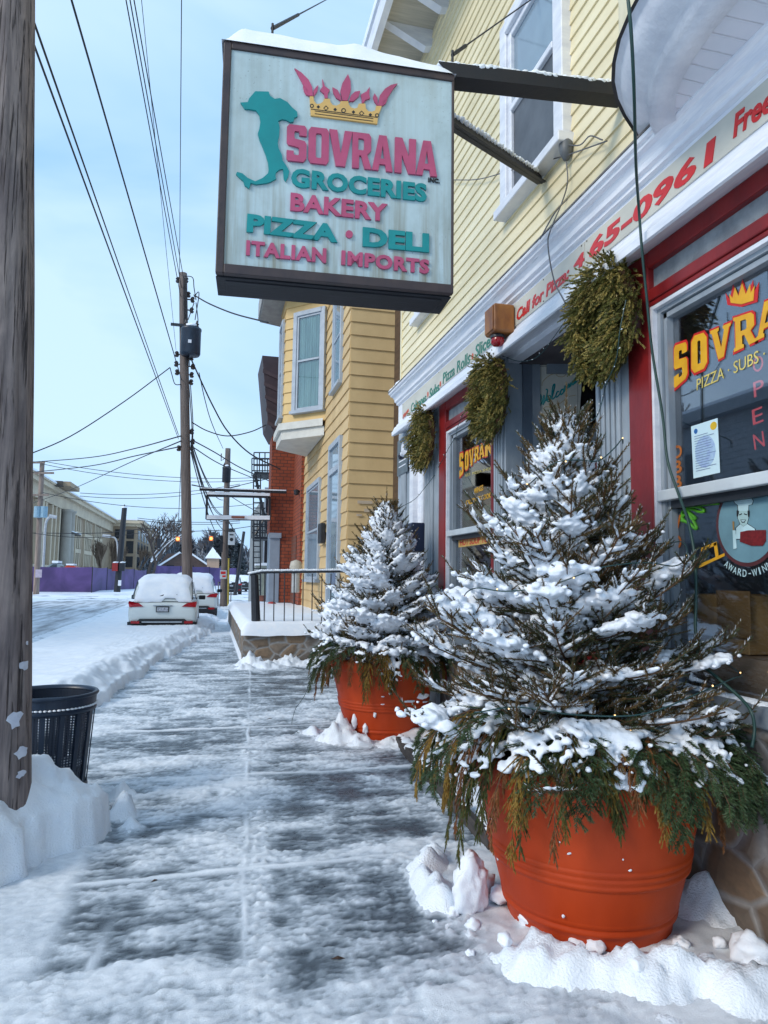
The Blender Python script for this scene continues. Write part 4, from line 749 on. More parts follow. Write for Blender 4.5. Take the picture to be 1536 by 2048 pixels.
    for k in range(5): shoot(L0 + np.array([0, 0, Ht - .16 + .03 * k]), np.array([.45 * math.cos(k * 2.5), .45 * math.sin(k * 2.5), 1.0]), .12 + .02 * k, 1, .15)
    shoot(L0 + np.array([0, 0, Ht - .05]), np.array([0.02, 0, 1.0]), .30, 1, .3)
    O_, D_, L_2, R_, M_, F_ = map(np.array, (O, D, L, Rr, MI, FRa))
    V1, m1 = needle_tris(O_, D_, L_2, M_, dens, .024, nw, .80, frost=F_)
    T1 = np.arange(len(V1)).reshape(-1, 3); V2, T2, m2 = twig_tris(O_, D_, L_2, R_, np.full(len(O_), 2))
    np_mesh('foliage', np.concatenate([V1, V2]), np.concatenate([T1, T2 + len(V1)]), np.concatenate([m1, m2]), [NEED, NEEDB, BARK, FROST], t)
    b = B()
    for P, r in TW: b.tube(P, [r * (1 - .1 * q) for q in range(8)], 5)
    b.build('branches', BARK, t, True)
    blobs('snow', SC_, SR_, voxel, SNOWC, t, .72); return t

P1, P2 = (1.825, 3.20, 0.0), (1.80, 7.22, 0.0)
pl1 = planter(P1, 'near large orange round planter holding the bigger snowy spruce', 0); pl2 = planter(P2, 'farther orange round planter with snow patches stuck to its side', 0)
b = B(); b2 = 0
for (u, v, r, sx, sz) in [(840, 1393, .05, 1.7, .55), (815, 1402, .03, 2.2, .4), (765, 1408, .014, 1.6, .4), (750, 1430, .022, .7, 1.3), (850, 1407, .03, 1.6, .3), (778, 1385, .012, 1, 1), (712, 1450, .05, .6, 1.4), (730, 1462, .045, .6, 1.2), (765, 1392, .012, 1.4, .5)]:
    a = on_y(u, v, 6.78); ang = math.asin(max(-1, min(1, (a.x - P2[0]) / .47))); rr = float(np.interp(a.z, [0, .3, .6, .76], [.40, .462, .525, .55])); c = (P2[0] + rr * math.sin(ang), P2[1] - rr * math.cos(ang), a.z)
    b = B(); rock(b, c, r, int(u), (sx, .35, sz), 3); b.build('stuck_snow', SNOWC, pl2, True)
b = B()
for (u, v, r, sx, sz) in [(1051, 1706, .007, 1.4, .6), (1152, 1712, .008, 1.5, .6), (1140, 1857, .009, 1, .8), (1140, 1692, .004, 1, 1), (1012, 1800, .012, .5, 1.4), (1232, 1708, .004, 1, 1), (1246, 1730, .007, 1.2, .7)]:
    a = on_y(u, v, 2.78); ang = math.asin(max(-1, min(1, (a.x - P1[0]) / .47))); rr = float(np.interp(a.z, [0, .3, .6, .76], [.40, .462, .525, .55])); c = (P1[0] + rr * math.sin(ang), P1[1] - rr * math.cos(ang), a.z)
    b = B(); rock(b, c, r, int(u), (sx, .4, sz), 2); b.build('stuck_snow', SNOWC, pl1, True)
sp1 = spruce((P1[0] - .085, P1[1], .80), 'bigger near spruce laden with snow growing in the front orange planter', 21, .98, 760, .0034, 1.56, .76, .0062, 1.5, .68, math.pi * .95)
sp2 = spruce((P2[0] + .0, P2[1], .78), 'smaller looking spruce thick with snow in the farther orange planter', 5, 1.22, 460, .0056, 1.55, .72, .0095, 2.6, .32, -math.pi * .6)

def boughs(loc, label, seed, N, kind_of, scale=1.0, reach=None):
    global rng; rng = np.random.default_rng(seed); t = thing('evergreen_boughs', label, 'greenery', loc); L0 = np.array(loc)
    sets = {'fir': ([], [], []), 'cedar': ([], [], [])}; SCc, SRr = [], []; stems = []; mats = {'fir': [], 'cedar': []}
    for k in range(N):
        az = 2 * math.pi * k / N + rng.normal(0, .12); kd = kind_of(az); a3 = np.array([math.cos(az), math.sin(az), 0]); ln = (.40 + .18 * rng.random()) * scale * (reach(az) if reach else 1)
        lift = rng.random(); p = L0 + a3 * (.31 + .11 * rng.random()) + np.array([0, 0, .02 + .10 * lift]); e = .42 * lift + .02; P = [p]; n = 9
        for q in range(n): e -= (.30 if kd == 'cedar' else .21) * (.6 + .8 * rng.random()) * (.35 if q < 2 else 1); e = max(e, -1.45); P.append(P[-1] + (a3 * math.cos(e) + np.array([0, 0, math.sin(e)])) * ln / n)
        P = np.array(P); stems.append(P); perp = np.array([-a3[1], a3[0], 0]); mi = int(rng.choice([0, 0, 1, 2], p=[.3, .16, .31, .23])) if kd == 'cedar' else 0
        for q in range(2, n):
            dq = unit(P[q + 1] - P[q]) if q < n else unit(P[q] - P[q - 1])
            for sgn in (-1, 1):
                for rep in range(2):
                    w0 = (.17 if kd == 'fir' else .13) * (1.08 - q / n) + .035; d = unit(dq * (.9 if kd == 'fir' else 1.0) + perp * sgn * (.75 if kd == 'fir' else .5) + np.array([0, 0, -.55 if kd == 'cedar' else -.08]) + rng.normal(0, .1, 3)); o = P[q] + (P[q + 1] - P[q]) * rng.random()
                    sets[kd][0].append(o); sets[kd][1].append(d); sets[kd][2].append(w0 * (.7 + .5 * rng.random())); mats[kd].append(mi)
        dq = unit(P[n] - P[n - 1]); sets[kd][0].append(P[n - 1]); sets[kd][1].append(dq); sets[kd][2].append(.10); mats[kd].append(mi)
        if rng.random() < .75:
            m = int(rng.integers(3, 9))
            for q in range(1, m):
                for j in range(7): s = rng.random(); w0 = .012 + .022 * rng.random(); SCc.append(P[q] * (1 - s) + P[q + 1] * s + np.array([0, 0, .020]) + perp * rng.normal(0, .034)); SRr.append(w0 * (1.2 - q / 11))
    for j in range(int(110 * scale)):
        az = rng.random() * 6.283; r = .2 + .32 * rng.random(); SCc.append(L0 + np.array([r * math.cos(az), r * math.sin(az), .075 + .03 * rng.random() - .05 * max(0, r - .4) * 4])); SRr.append(.03 + .03 * rng.random())
    Vs, Ts, Ms = [], [], []; off = 0
    for kd, (o, d, l) in sets.items():
        if not o: continue
        o, d, l = np.array(o), np.array(d), np.array(l); base = np.array(mats[kd])
        if kd == 'fir': V, m = needle_tris(o, d, l, base * 0 + 3, 760, .024, .0036, 1.05, True)
        else: V, m = needle_tris(o, d, l, base, 640, .020, .0050, .42, True, tipdir=-.12)
        Vs.append(V); Ts.append(np.arange(len(V)).reshape(-1, 3) + off); Ms.append(m); off += len(V)
        V, T, m = twig_tris(o, d, l, np.full(len(o), .0022), np.full(len(o), 4 if kd == 'fir' else 2)); Vs.append(V); Ts.append(T + off); Ms.append(m); off += len(V)
    np_mesh('foliage', np.concatenate(Vs), np.concatenate(Ts), np.concatenate(Ms), [CED_G, CED_Y, CED_B, FIR, BARK], t)
    b = B()
    for P in stems: b.tube(P, [.006 * (1 - .09 * q) for q in range(len(P))], 4)
    b.build('stems', BARK, t); blobs('snow', SCc, SRr, .008 if scale >= 1 else .011, SNOWC, t, .75); return t
# local azimuths: 0 = +X (wall), pi = street, -pi/2 = towards the camera
def kind1(az): az = (az + math.pi) % (2 * math.pi) - math.pi; return 'fir' if -1.45 < az < .9 and rng.random() < .85 else ('cedar' if rng.random() < .85 else 'fir')
def reach1(az):
    a = (az + math.pi) % (2 * math.pi) - math.pi; return 1.0 + .30 * math.exp(-((abs(a) - 2.9) / .5) ** 2) + .22 * math.exp(-((a + .35) / .5) ** 2) - .22 * math.exp(-((a + 1.75) / .35) ** 2)
boughs((P1[0], P1[1], .83), 'cut cedar and fir boughs drooping over the rim of the near orange planter', 3, 128, kind1, 1.0, reach1)
boughs((P2[0], P2[1], .80), 'cut cedar boughs hanging over the rim of the farther orange planter', 9, 96, lambda a: 'cedar' if rng.random() < .7 else 'fir', .92, lambda a: 1.0 + .25 * math.exp(-(((a % 6.283) - 3.5) / .7) ** 2))

def wreath(y, z, label, seed, dens):
    global rng; rng = np.random.default_rng(seed); t = thing('wreath', label, 'wreath', (XF - .03, y, z)); C0 = np.array([XF - .12, y, z]); N = dens
    a = rng.random(N) * 2 * np.pi; tt = rng.random(N) * 2 * np.pi; rt = .095 * np.sqrt(rng.random(N)); Rj = .228 + rt * np.cos(tt)
    ring = np.stack([-rt * np.sin(tt) * .95, Rj * np.cos(a), Rj * np.sin(a) * 1.12], 1); o = C0 + ring
    tang = np.stack([np.zeros(N), -np.sin(a), np.cos(a)], 1) * np.where(np.sin(a) * 0 + np.cos(a) > 0, -1, 1)[:, None]; outw = np.stack([-.55 - .6 * rng.random(N), np.cos(a) * np.cos(tt) * .9, np.sin(a) * np.cos(tt) * .9], 1)
    d = unit(tang * .55 + outw * .8 + np.array([0, 0, -.42]) + rng.normal(0, .34, (N, 3))); l = .05 + .085 * rng.random(N) ** 1.5; mi = (rng.random(N) < .38).astype(int)
    V, m = needle_tris(o, d, l, mi, 330, .021, .0105, .62); T = np.arange(len(V)).reshape(-1, 3); V2, T2, m2 = twig_tris(o, d, l, np.full(N, .002), np.full(N, 2))
    np_mesh('foliage', np.concatenate([V, V2]), np.concatenate([T, T2 + len(V)]), np.concatenate([m, m2]), [BOX_G, BOX_Y, BARK], t)
    b = B(); b.tube([C0 + np.array([.03, .245 * math.cos(k * .2618), .31 * math.sin(k * .2618)]) for k in range(25)], .035, 6, False); b.build('ring', BARK, t); return t
wreath(3.71, 3.20, 'largest nearest bushy wreath hanging beside the red window post', 31, 2000); wreath(5.52, 3.17, 'olive wreath on the middle pilaster under the orange alarm box', 32, 1500); wreath(7.47, 3.20, 'farthest wreath by the white side door at the shop corner', 33, 1150)

# strings of fairy lights
GW = M('green_light_wire', (.01, .05, .05), .5); BULB = M('clear_bulb', (.75, .78, .80), .2); LIT = M('lit_bulb', (1, .62, .25), .3, emit=2.5)
def lights(label, pts, nb, nm='string_lights', lit=False, r=.003, blen=.022):
    t = thing(nm, label, 'string lights', pts[0]); cs = catmull(pts, 8); b = B(); b.tube(cs, r, 5); b.build('wire', GW, t); rs = random.Random(len(pts))
    for k in range(nb):
        p = cs[int((k + .5) * (len(cs) - 1) / nb)]; d = Vector((rs.uniform(-1, .2), rs.uniform(-1, 1), rs.uniform(-.8, .8))).normalized(); b = B(); b.tube([p, p + d * blen * .5], .0035, 5); b.cur = 1
        b.tube([p + d * blen * .5, p + d * blen * .8, p + d * blen], [.0032, .0032, .001], 5); b.build('bulb', [GW, LIT if lit else BULB], t)
lights('fairy lights strung from the cornice down to the middle wreath', [on_x(u, v, X) for u, v, X in [(1145, 612, 2.26), (1128, 645, 2.3), (1105, 678, 2.38), (1085, 705, 2.4), (1062, 720, 2.4), (1035, 722, 2.38), (1005, 712, 2.3)]], 12)
lights('fairy lights running down the right side of the near wreath to the spruce', [on_x(u, v, X) for u, v, X in [(1252, 600, 2.16), (1240, 660, 2.14), (1232, 720, 2.16), (1212, 770, 2.2), (1205, 800, 2.3), (1195, 830, 2.2), (1180, 845, 2.1), (1162, 858, 2.0), (1140, 872, 1.95)]], 12)
lights('fairy lights hanging from the middle wreath across the far window to the left wreath', [on_x(u, v, X) for u, v, X in [(945, 795, 2.3), (928, 825, 2.36), (915, 855, 2.38), (912, 872, 2.38), (898, 895, 2.38), (885, 920, 2.37), (876, 935, 2.3)]], 7)
lights('fairy lights sagging from the left wreath down to the top of the far spruce', [on_x(u, v, X) for u, v, X in [(870, 950, 2.3), (850, 975, 2.2), (830, 998, 2.1), (800, 1015, 1.95), (782, 1025, 1.85)]], 6)
lights('loose end of a black light string dangling from the far planter onto the walk', [on_y(u, v, Y) for u, v, Y in [(622, 1355, 7.0), (612, 1385, 6.95), (600, 1405, 6.95), (590, 1420, 6.95)]] + [on_z(u, v, .02) for u, v in [(584, 1450), (598, 1466), (616, 1463), (630, 1474)]], 5)
def wrap(P, label, rows, c0, c1, r0):
    pts = []
    for k in range(40): a = -2.9 + k * .38; z = c0 + (c1 - c0) * k / 39; r = r0(z); pts.append(Vector((P[0] + r * math.cos(a), P[1] + r * math.sin(a), z + .03 * math.sin(k * 1.7))))
    lights(label, pts, 22, lit=True, blen=.014)
wrap(P1, 'green string of small lit lights wound round the near snowy spruce', 3, 1.0, 2.3, lambda z: float(np.interp(z, [.8, 1.2, 1.6, 2.0, 2.5], [.62, .70, .56, .36, .10])))
lights('green light cord lying along the boughs of the near planter', [Vector((P1[0] + .47 * math.cos(a), P1[1] + .47 * math.sin(a), .965 + .012 * math.sin(a * 9))) for a in np.linspace(-2.9, .3, 24)], 9, lit=True, r=.004, blen=.012)
# ================================================================== SIGNS AND THINGS ON THE SHOPFRONT
wb = thing('welcome_sign', 'cream Welcome sign with teal script and gold scrolls over the door', 'sign', tuple(D0)); 
def wpt(u, v, off=.012):
    r = Vector(ray(u, v)); q = D0 + nn_ * off; t = (q.x * nn_.x + q.y * nn_.y) / (r.x * nn_.x + r.y * nn_.y); return r * t + Vector((0, 0, EYE))
b = B(); q = [wpt(*p, .0) for p in ((1069, 842), (1158, 839), (1166, 721), (1072, 722))]; b.poly(q, nn_ * .012); bevel(b.build('board', CREAM, wb), .002, 1)
def strokes(name, mat, par, fn, lst, r, o=(1040, 560), s=5.12):
    b = B()
    for pts in lst: b.tube(catmull([fn(o[0] + x / s, o[1] + y / s) for x, y in pts], 6), r, 6)
    return b.build(name, mat, par)
strokes('border', INK, wb, wpt, [[(165, 885), (330, 882), (590, 878)], [(590, 1085), (592, 1220), (588, 1360)], [(160, 1365), (400, 1362), (588, 1360)], [(165, 885), (162, 1100), (158, 1365)], [(590, 880), (591, 1000), (592, 1085)]], .0016)
strokes('lettering', TEAL, wb, wpt, [[(180, 1245), (178, 1200), (200, 1170), (215, 1200), (200, 1260), (190, 1310), (215, 1270), (245, 1180), (240, 1230), (235, 1275), (265, 1210), (280, 1130), (262, 1120)], [(262, 1235), (300, 1215), (310, 1190), (290, 1185), (275, 1215), (285, 1245), (315, 1225), (345, 1130), (355, 1070), (335, 1090), (325, 1190), (335, 1220), (360, 1195)],
    [(400, 1145), (380, 1145), (365, 1185), (375, 1200), (405, 1170), (420, 1130), (440, 1120), (445, 1145), (420, 1175), (412, 1150), (425, 1128), (450, 1118)], [(460, 1080), (450, 1145), (475, 1085), (478, 1120), (500, 1062), (498, 1100), (515, 1080)], [(520, 1050), (515, 1090), (540, 1035), (540, 1075), (555, 1050), (575, 1020), (570, 1000), (550, 1030), (555, 1062), (580, 1035)]], .0068)
strokes('scroll', M('gold_scroll', (.42, .30, .12), .5), wb, wpt, [[(225, 1085), (235, 1040), (300, 980), (400, 945), (465, 945), (455, 985), (400, 990), (370, 965), (430, 960), (520, 920)], [(570, 1180), (500, 1195), (440, 1240), (360, 1295), (260, 1300), (245, 1330), (290, 1340), (370, 1310), (375, 1340), (340, 1345), (330, 1320)]], .0028)
XG = 2.482
YEL = M('window_yellow', (.80, .42, .02), .4, (.68, .33, .015), 9); PYEL = M('pale_yellow_paint', (.72, .58, .16), .45); ORG_ = M('window_orange', (.55, .16, .03), .45); NEON = M('neon_red_tube', (.60, .07, .08), .3, emit=.45)
# near window: arched lettering painted on the glass (letters follow measured corners)
SERIF = {'S': GL['S'], 'O': [[(.0, .15), (.2, 0), (.8, 0), (1, .15), (1, .85), (.8, 1), (.5, 1), (.5, .83), (.6, .8), (.6, .2), (.4, .2), (.4, .8), (.499, .83), (.499, 1), (.2, 1), (0, .85)]], 'V': [[(.0, 1), (.0, .9), (.08, .88), (.36, 0), (.64, 0), (.92, .88), (1, .9), (1, 1), (.62, 1), (.62, .9), (.68, .88), (.52, .32), (.34, .88), (.42, .9), (.42, 1)]],
         'R': [[(0, 0), (.45, 0), (.45, .1), (.38, .12), (.38, .38), (.48, .38), (.68, 0), (1, 0), (1, .1), (.92, .12), (.76, .43), (.94, .55), (.94, .9), (.82, 1), (.32, 1), (.32, .84), (.56, .84), (.60, .80), (.60, .58), (.56, .53), (.38, .53), (.319, .53), (.319, .99), (0, 1), (0, .9), (.08, .88), (.08, .12), (0, .1)]],
         'A': [[(0, 0), (.36, 0), (.36, .1), (.30, .12), (.34, .24), (.62, .24), (.66, .12), (.60, .1), (.60, 0), (1, 0), (1, .1), (.92, .12), (.66, 1), (.5, 1), (.5, .74), (.58, .38), (.38, .38), (.499, .74), (.499, 1), (.34, 1), (.08, .12), (0, .1)]], 'N': GL['N']}
def wblock(ch, bl, br, tl, tr, mat, par, x, grow=0.0, cx_=None, src=None):
    A, Bq, C, Dq = (on_x(*p, XG) for p in (bl, br, tl, tr)); b = B()
    if grow:
        m = (A + Bq + C + Dq) / 4; A, Bq, C, Dq = (m + (p - m) * (1 + grow) for p in (A, Bq, C, Dq))
    for poly in (src or SERIF)[ch]: b.poly([(x, p.y, p.z) for p in [(A * (1 - a) + Bq * a) * (1 - c) + (C * (1 - a) + Dq * a) * c for a, c in poly]], (.0015, 0, 0))
    return b.build('painted_letter', mat, par)
w5 = lambda x, y: (1250 + x / 3.304, 480 + y / 3.304)
LT = [('S', (325, 985), (415, 905), (325, 700), (408, 672)), ('O', (440, 888), (545, 840), (440, 640), (540, 605)), ('V', (575, 815), (700, 745), (565, 602), (700, 545)), ('R', (722, 742), (870, 668), (718, 515), (860, 470)), ('A', (868, 668), (1020, 590), (878, 430), (1010, 370)), ('N', (1040, 590), (1180, 510), (1035, 365), (1175, 295)), ('A', (1200, 510), (1350, 430), (1200, 300), (1345, 225))]
for ch, *q in LT:
    wblock(ch, *[w5(*p) for p in q], YEL, win1, XF + .080); wblock(ch, *[w5(*p) for p in q], SRED, win1, XF + .0825, .13)
cw = [[(700, 415), (690, 355), (712, 385), (728, 312), (752, 372), (775, 285), (800, 360), (828, 290), (832, 350), (858, 300), (850, 400), (770, 425)]]
for sc, mt, x in ((1, YEL, XF + .080), (1.32, SRED, XF + .0825)):
    b = B(); m = (775, 370); b.poly([(x, p.y, p.z) for p in [on_x(*w5(m[0] + (a - m[0]) * sc, m[1] + (c - m[1]) * sc), XG) for a, c in cw[0]]], (.0015, 0, 0)); b.build('painted_crown', mt, win1)
def wtext(body, mat, bl, br, tl, par, x, bold=.0, shear=.0, nm='lettering'):
    a, c, d = on_x(*bl, x), on_x(*br, x), on_x(*tl, x); xd = c - a; return letters(nm, body, mat, par, a, xd, Vector((0, -xd.z, xd.y)) * (-1 if xd.y > 0 else 1) if False else (0, xd.z / max(1e-6, abs(xd.y)), 1), xd.length, (d - a).length, bold, shear, .0012)
wtext('PIZZA · SUBS · WINGS', PYEL, w5(475, 995), w5(1260, 640), w5(478, 920), win1, XF + .083, -.0, .08)
for ch, x, y in (('O', 880, 830), ('P', 886, 990), ('E', 880, 1172), ('N', 890, 1335)):
    wtext(ch, NEON, w5(x - 32, y + 52), w5(x + 36, y + 26), w5(x - 32, y - 50), win1, 2.56, .0, 0, 'neon_letter')
# left edge: orange letters running down the glass, green flourish, yellow banner
for ch, v in (('D', 905), ('B', 935), ('B', 965), ('O', 1000), ('V', 1045), ('O', 1085)): wtext(ch, ORG_, (1349, v + 13), (1364, v + 10), (1349, v - 13), win1, XF + .0835, .03)
strokes('flourish', M('lime_paint', (.10, .42, .02), .5), win1, lambda u, v: on_x(u, v, XF + .082), [[(640, 810), (780, 790), (925, 780)], [(470, 960), (530, 900), (570, 820), (720, 840), (745, 880), (680, 880), (600, 850), (560, 880), (640, 960), (600, 970), (570, 900), (650, 1060), (640, 1090), (560, 1020), (470, 990)], [(500, 870), (480, 900), (490, 980), (540, 1010)]], .008, (1286, 880), 6.144)
b = B()
for q in (((1402, 1096), (1433, 1083), (1433, 1090), (1402, 1103)), ((1398, 1129), (1449, 1106), (1449, 1112), (1398, 1136)), ((1427, 1087), (1433, 1084), (1437, 1112), (1431, 1114))): b.poly([on_x(*p, XF + .083) for p in q], (.001, 0, 0))
b.build('banner_outline', YEL, win1); pass
# round chef badge
XD = XF + .081; cc = on_x(1492, 1047, XD); RB = abs(on_x(1434, 1047, XD).y - on_x(1550, 1047, XD).y) / 2
bg_ = thing('chef_badge', 'round pale blue window sticker of a cook holding a knife and a roast', 'sticker', tuple(cc))
CB1, CB2, CB3 = M('badge_blue', (.16, .30, .36), .4), M('badge_rim', (.10, .03, .035), .4), M('badge_white', (.52, .72, .76), .4); SKIN = M('badge_face', (.42, .60, .60), .4); ROAST = M('badge_roast', (.20, .012, .014), .5, (.11, .006, .008), 60)
def disc(r, x, mat, nm, n=48): b = B(); b.poly([(x, cc.y + r * math.cos(2 * math.pi * k / n), cc.z + r * math.sin(2 * math.pi * k / n)) for k in range(n)], (.0012, 0, 0)); return b.build(nm, mat, bg_)
disc(RB, XD, CB1, 'disc'); disc(RB * 1.10, XD + .0015, CB2, 'rim')
cb = lambda x, y: (1286 + x / 6.144, 880 + y / 6.144)
def bpoly(nm, mat, pts, k): b = B(); b.poly([on_x(*cb(*p), XD - .0013 * k) for p in pts], (.001, 0, 0)); b.build(nm, mat, bg_)
HAT = [(1170, 870), (1165, 800), (1130, 775), (1115, 740), (1140, 705), (1180, 700), (1230, 682), (1285, 695), (1330, 715), (1350, 750), (1335, 790), (1295, 800), (1292, 870)]
gr = lambda pts, s: [(sum(p[0] for p in pts) / len(pts) + (x - sum(p[0] for p in pts) / len(pts)) * s, sum(p[1] for p in pts) / len(pts) + (y - sum(p[1] for p in pts) / len(pts)) * s) for x, y in pts]
FACE = [(1160, 870), (1300, 870), (1295, 960), (1275, 1030), (1235, 1062), (1195, 1030), (1165, 960)]; BODY = [(1140, 1215), (1145, 1080), (1195, 1035), (1235, 1065), (1280, 1032), (1370, 1090), (1400, 1215)]
for nm, pts, mt, k in (('hat', HAT, CB3, 2), ('face', FACE, SKIN, 2), ('coat', BODY, CB3, 2)): bpoly(nm + '_outline', INK, gr(pts, 1.09), 1); bpoly(nm, mt, pts, k)
bpoly('hair', INK, [(1150, 870), (1178, 868), (1175, 905), (1160, 950), (1150, 930)], 3); bpoly('hair', INK, [(1285, 868), (1308, 872), (1305, 940), (1292, 950), (1285, 905)], 3)
bpoly('eyebrow', INK, [(1180, 915), (1215, 900), (1215, 912), (1182, 926)], 3); bpoly('eyebrow', INK, [(1240, 900), (1275, 912), (1275, 924), (1240, 912)], 3); bpoly('mouth', INK, [(1195, 978), (1265, 978), (1245, 1015), (1215, 1015)], 3); bpoly('teeth', CB3, [(1205, 984), (1255, 984), (1242, 1004), (1218, 1004)], 4)
bpoly('roast', ROAST, [(1195, 1130), (1290, 1110), (1510, 1105), (1510, 1240), (1470, 1300), (1330, 1300), (1190, 1250)], 3); bpoly('knife', CB3, [(1100, 1110), (1135, 1110), (1150, 1330), (1110, 1340)], 3); bpoly('knife_handle', M('badge_tan', (.35, .2, .06), .5), [(1098, 1000), (1118, 1000), (1120, 1108), (1104, 1108)], 3)
for k, ch in enumerate('AWARD-WINNING'):
    a = math.pi * (1.30 + .043 * k) ; r = RB * 1.36; ca, sa = math.cos(a), math.sin(a); hh = RB * .18
    o = Vector((XD + .001, cc.y - r * ca, cc.z + r * sa)); xd = Vector((0, sa * 1, ca * 1)); xd = Vector((0, sa, ca)); yd = Vector((0, ca, -sa)); wl = hh * {'I': .22, '-': .4, 'W': 1.0}.get(ch, .72); letters('lettering', ch, CB3, bg_, o - xd * wl * .5 + (yd * hh * .4 if ch == '-' else yd * 0), xd, yd, wl, hh if ch != '-' else hh * .14, .0, 0, .001)
# paper notice taped inside the glass
pp = thing('paper_notice', 'white printed notice with yellow and blue seal taped to the near window', 'notice', (2.47, 3.05, 2.3)); PAPER = M('white_paper', (.62, .78, .82), .7, (.55, .72, .78), 3)
q = [on_x(*p, XF + .0825) for p in ((1387, 957), (1440, 945), (1435, 836), (1382, 853))]; b = B(); b.poly(q, (.001, 0, 0)); b.build('sheet', PAPER, pp)
qq = lambda a, c, o: (q[0] * (1 - a) + q[1] * a) * (1 - c) + (q[3] * (1 - a) + q[2] * a) * c + Vector((-o, 0, 0))
def pc(nm, mat, a, c, ra, rc, n=16, o=.001): b = B(); b.poly([qq(a + ra * math.cos(6.283 * k / n), c + rc * math.sin(6.283 * k / n), o) for k in range(n)], (.0006, 0, 0)); b.build(nm, mat, pp)
pc('watermark', M('notice_lilac', (.32, .42, .66), .6, (.42, .58, .72), 40), .5, .45, .38, .30, 24); pc('blue_seal', M('notice_blue', (.02, .14, .40), .6), .18, .88, .07, .05); pc('yellow_seal', M('notice_yellow', (.8, .5, .02), .6), .85, .88, .12, .075, o=.0014)
b = B(); rs = random.Random(8)
for k in range(15): c = .12 + k * .047; a1 = .6 + .3 * rs.random(); b.poly([qq(.12, c, .0018), qq(a1, c, .0018), qq(a1, c + .009, .0018), qq(.12, c + .009, .0018)], (.0004, 0, 0))
b.build('print', M('notice_print', (.12, .17, .34), .6), pp)
# far window: lettering and soup sign
w7 = lambda x, y: (780 + x / 5.12, 760 + y / 5.12)
for ch, *p in [('S', (712, 1000), (752, 955), (712, 755), (750, 742)), ('O', (768, 930), (805, 905), (768, 740), (805, 720)), ('V', (812, 895), (860, 855), (810, 722), (858, 695)), ('R', (865, 845), (912, 812), (865, 695), (910, 672)), ('A', (912, 812), (968, 780), (915, 665), (965, 645)), ('N', (975, 790), (1060, 745), (975, 640), (1058, 610))]:
    wblock(ch, *[w7(*z) for z in p], YEL, win2, XF + .080); wblock(ch, *[w7(*z) for z in p], SRED, win2, XF + .0825, .13)
wtext('EST. PIZZA SHOP', PYEL, w7(775, 990), w7(1045, 915), w7(775, 965), win2, XF + .083); wtext('WINGS', YEL, w7(862, 1168), w7(955, 1128), w7(862, 1112), win2, XF + .083, .02); wtext('CALZONES COOKIES', YEL, (932, 1011), (990, 993), (932, 1001), win2, XF + .083, .02)
b = B(); q = [on_x(*p, 2.60) for p in ((928, 1042), (1003, 1022), (1003, 1000), (928, 1026))]; b.poly(q, (.01, 0, 0)); b.build('green_awning_sign', M('dark_green_cloth', (.015, .12, .05), .6), win2)
so_ = thing('soup_sign', 'narrow yellow Hot Soup to go sign in the far window', 'sign', tuple(on_x(950, 1080, XF + .08))); b = B(); q = [on_x(*p, XF + .082) for p in ((917, 1095), (996, 1084), (996, 1061), (917, 1074))]; b.poly(q, (.002, 0, 0)); b.build('board', M('soup_yellow', (.70, .45, .13), .5), so_); a = wtext('HOT SOUP TO GO', SRED, (920, 1092), (994, 1082), (920, 1079), so_, XF + .081, .02, .1)
# house-number mailbox, door camera, grey notice plate
mb = thing('mailbox', 'navy mailbox numbered 3 beside the white side door', 'mailbox', (2.3, 8.0, 1.9)); c = on_x(828, 1076, 2.32); b = B(); b.box((2.24, c.y - .17, c.z - .17), (2.40, c.y + .17, c.z + .17)); bevel(b.build('box', M('navy_metal', (.012, .02, .055), .4), mb), .012); letters('numeral', '3', WHITE, mb, (2.22, c.y - .05, c.z - .07), (0, -1, 0), (0, 0, 1), .09, .14, .0, 0, .02)
cm = thing('security_camera', 'small white and black security camera on the shop corner post', 'camera', (2.3, 8.5, 3.2)); c = on_x(804, 910, 2.28); b = B(); b.tube([c + Vector((.0, .0, 0)), c + Vector((0, -.10, .015))], .035, 12); b.tube([c + Vector((.10, -.14, .06)), c + Vector((.02, -.08, .02))], .014, 8); b.build('body', WHITE, cm); b = B(); b.lathe([(.0, -.05), (.03, -.045), (.042, 0), (.03, .03), (0, .035)], c + Vector((-.01, .0, -.01)), 14, False); b.build('lens', M('camera_lens', (.01, .012, .03), .15), cm, True)
pt = thing('door_plate', 'grey plate with white emblem high on the shop corner', 'plate', (2.4, 8.6, 3.3)); a, c = on_x(800, 868, XF - .026), on_x(816, 940, XF - .026); b = B(); b.box((XF - .03, 8.42, 2.95), (XF - .0235, 8.92, 3.42)); b.build('plate', M('plate_grey', (.12, .15, .17), .5), pt); b = B(); b.poly([(XF - .032, 8.66 + .07 * math.cos(k * .5236), 3.29 + .075 * math.sin(k * .5236)) for k in range(12)], (.002, 0, 0)); b.build('emblem', WHITE, pt); b = B(); b.box((XF - .032, 8.5, 3.12), (XF - .030, 8.84, 3.135)); b.box((XF - .032, 8.5, 3.05), (XF - .030, 8.84, 3.065)); b.build('lines', WHITE, pt)
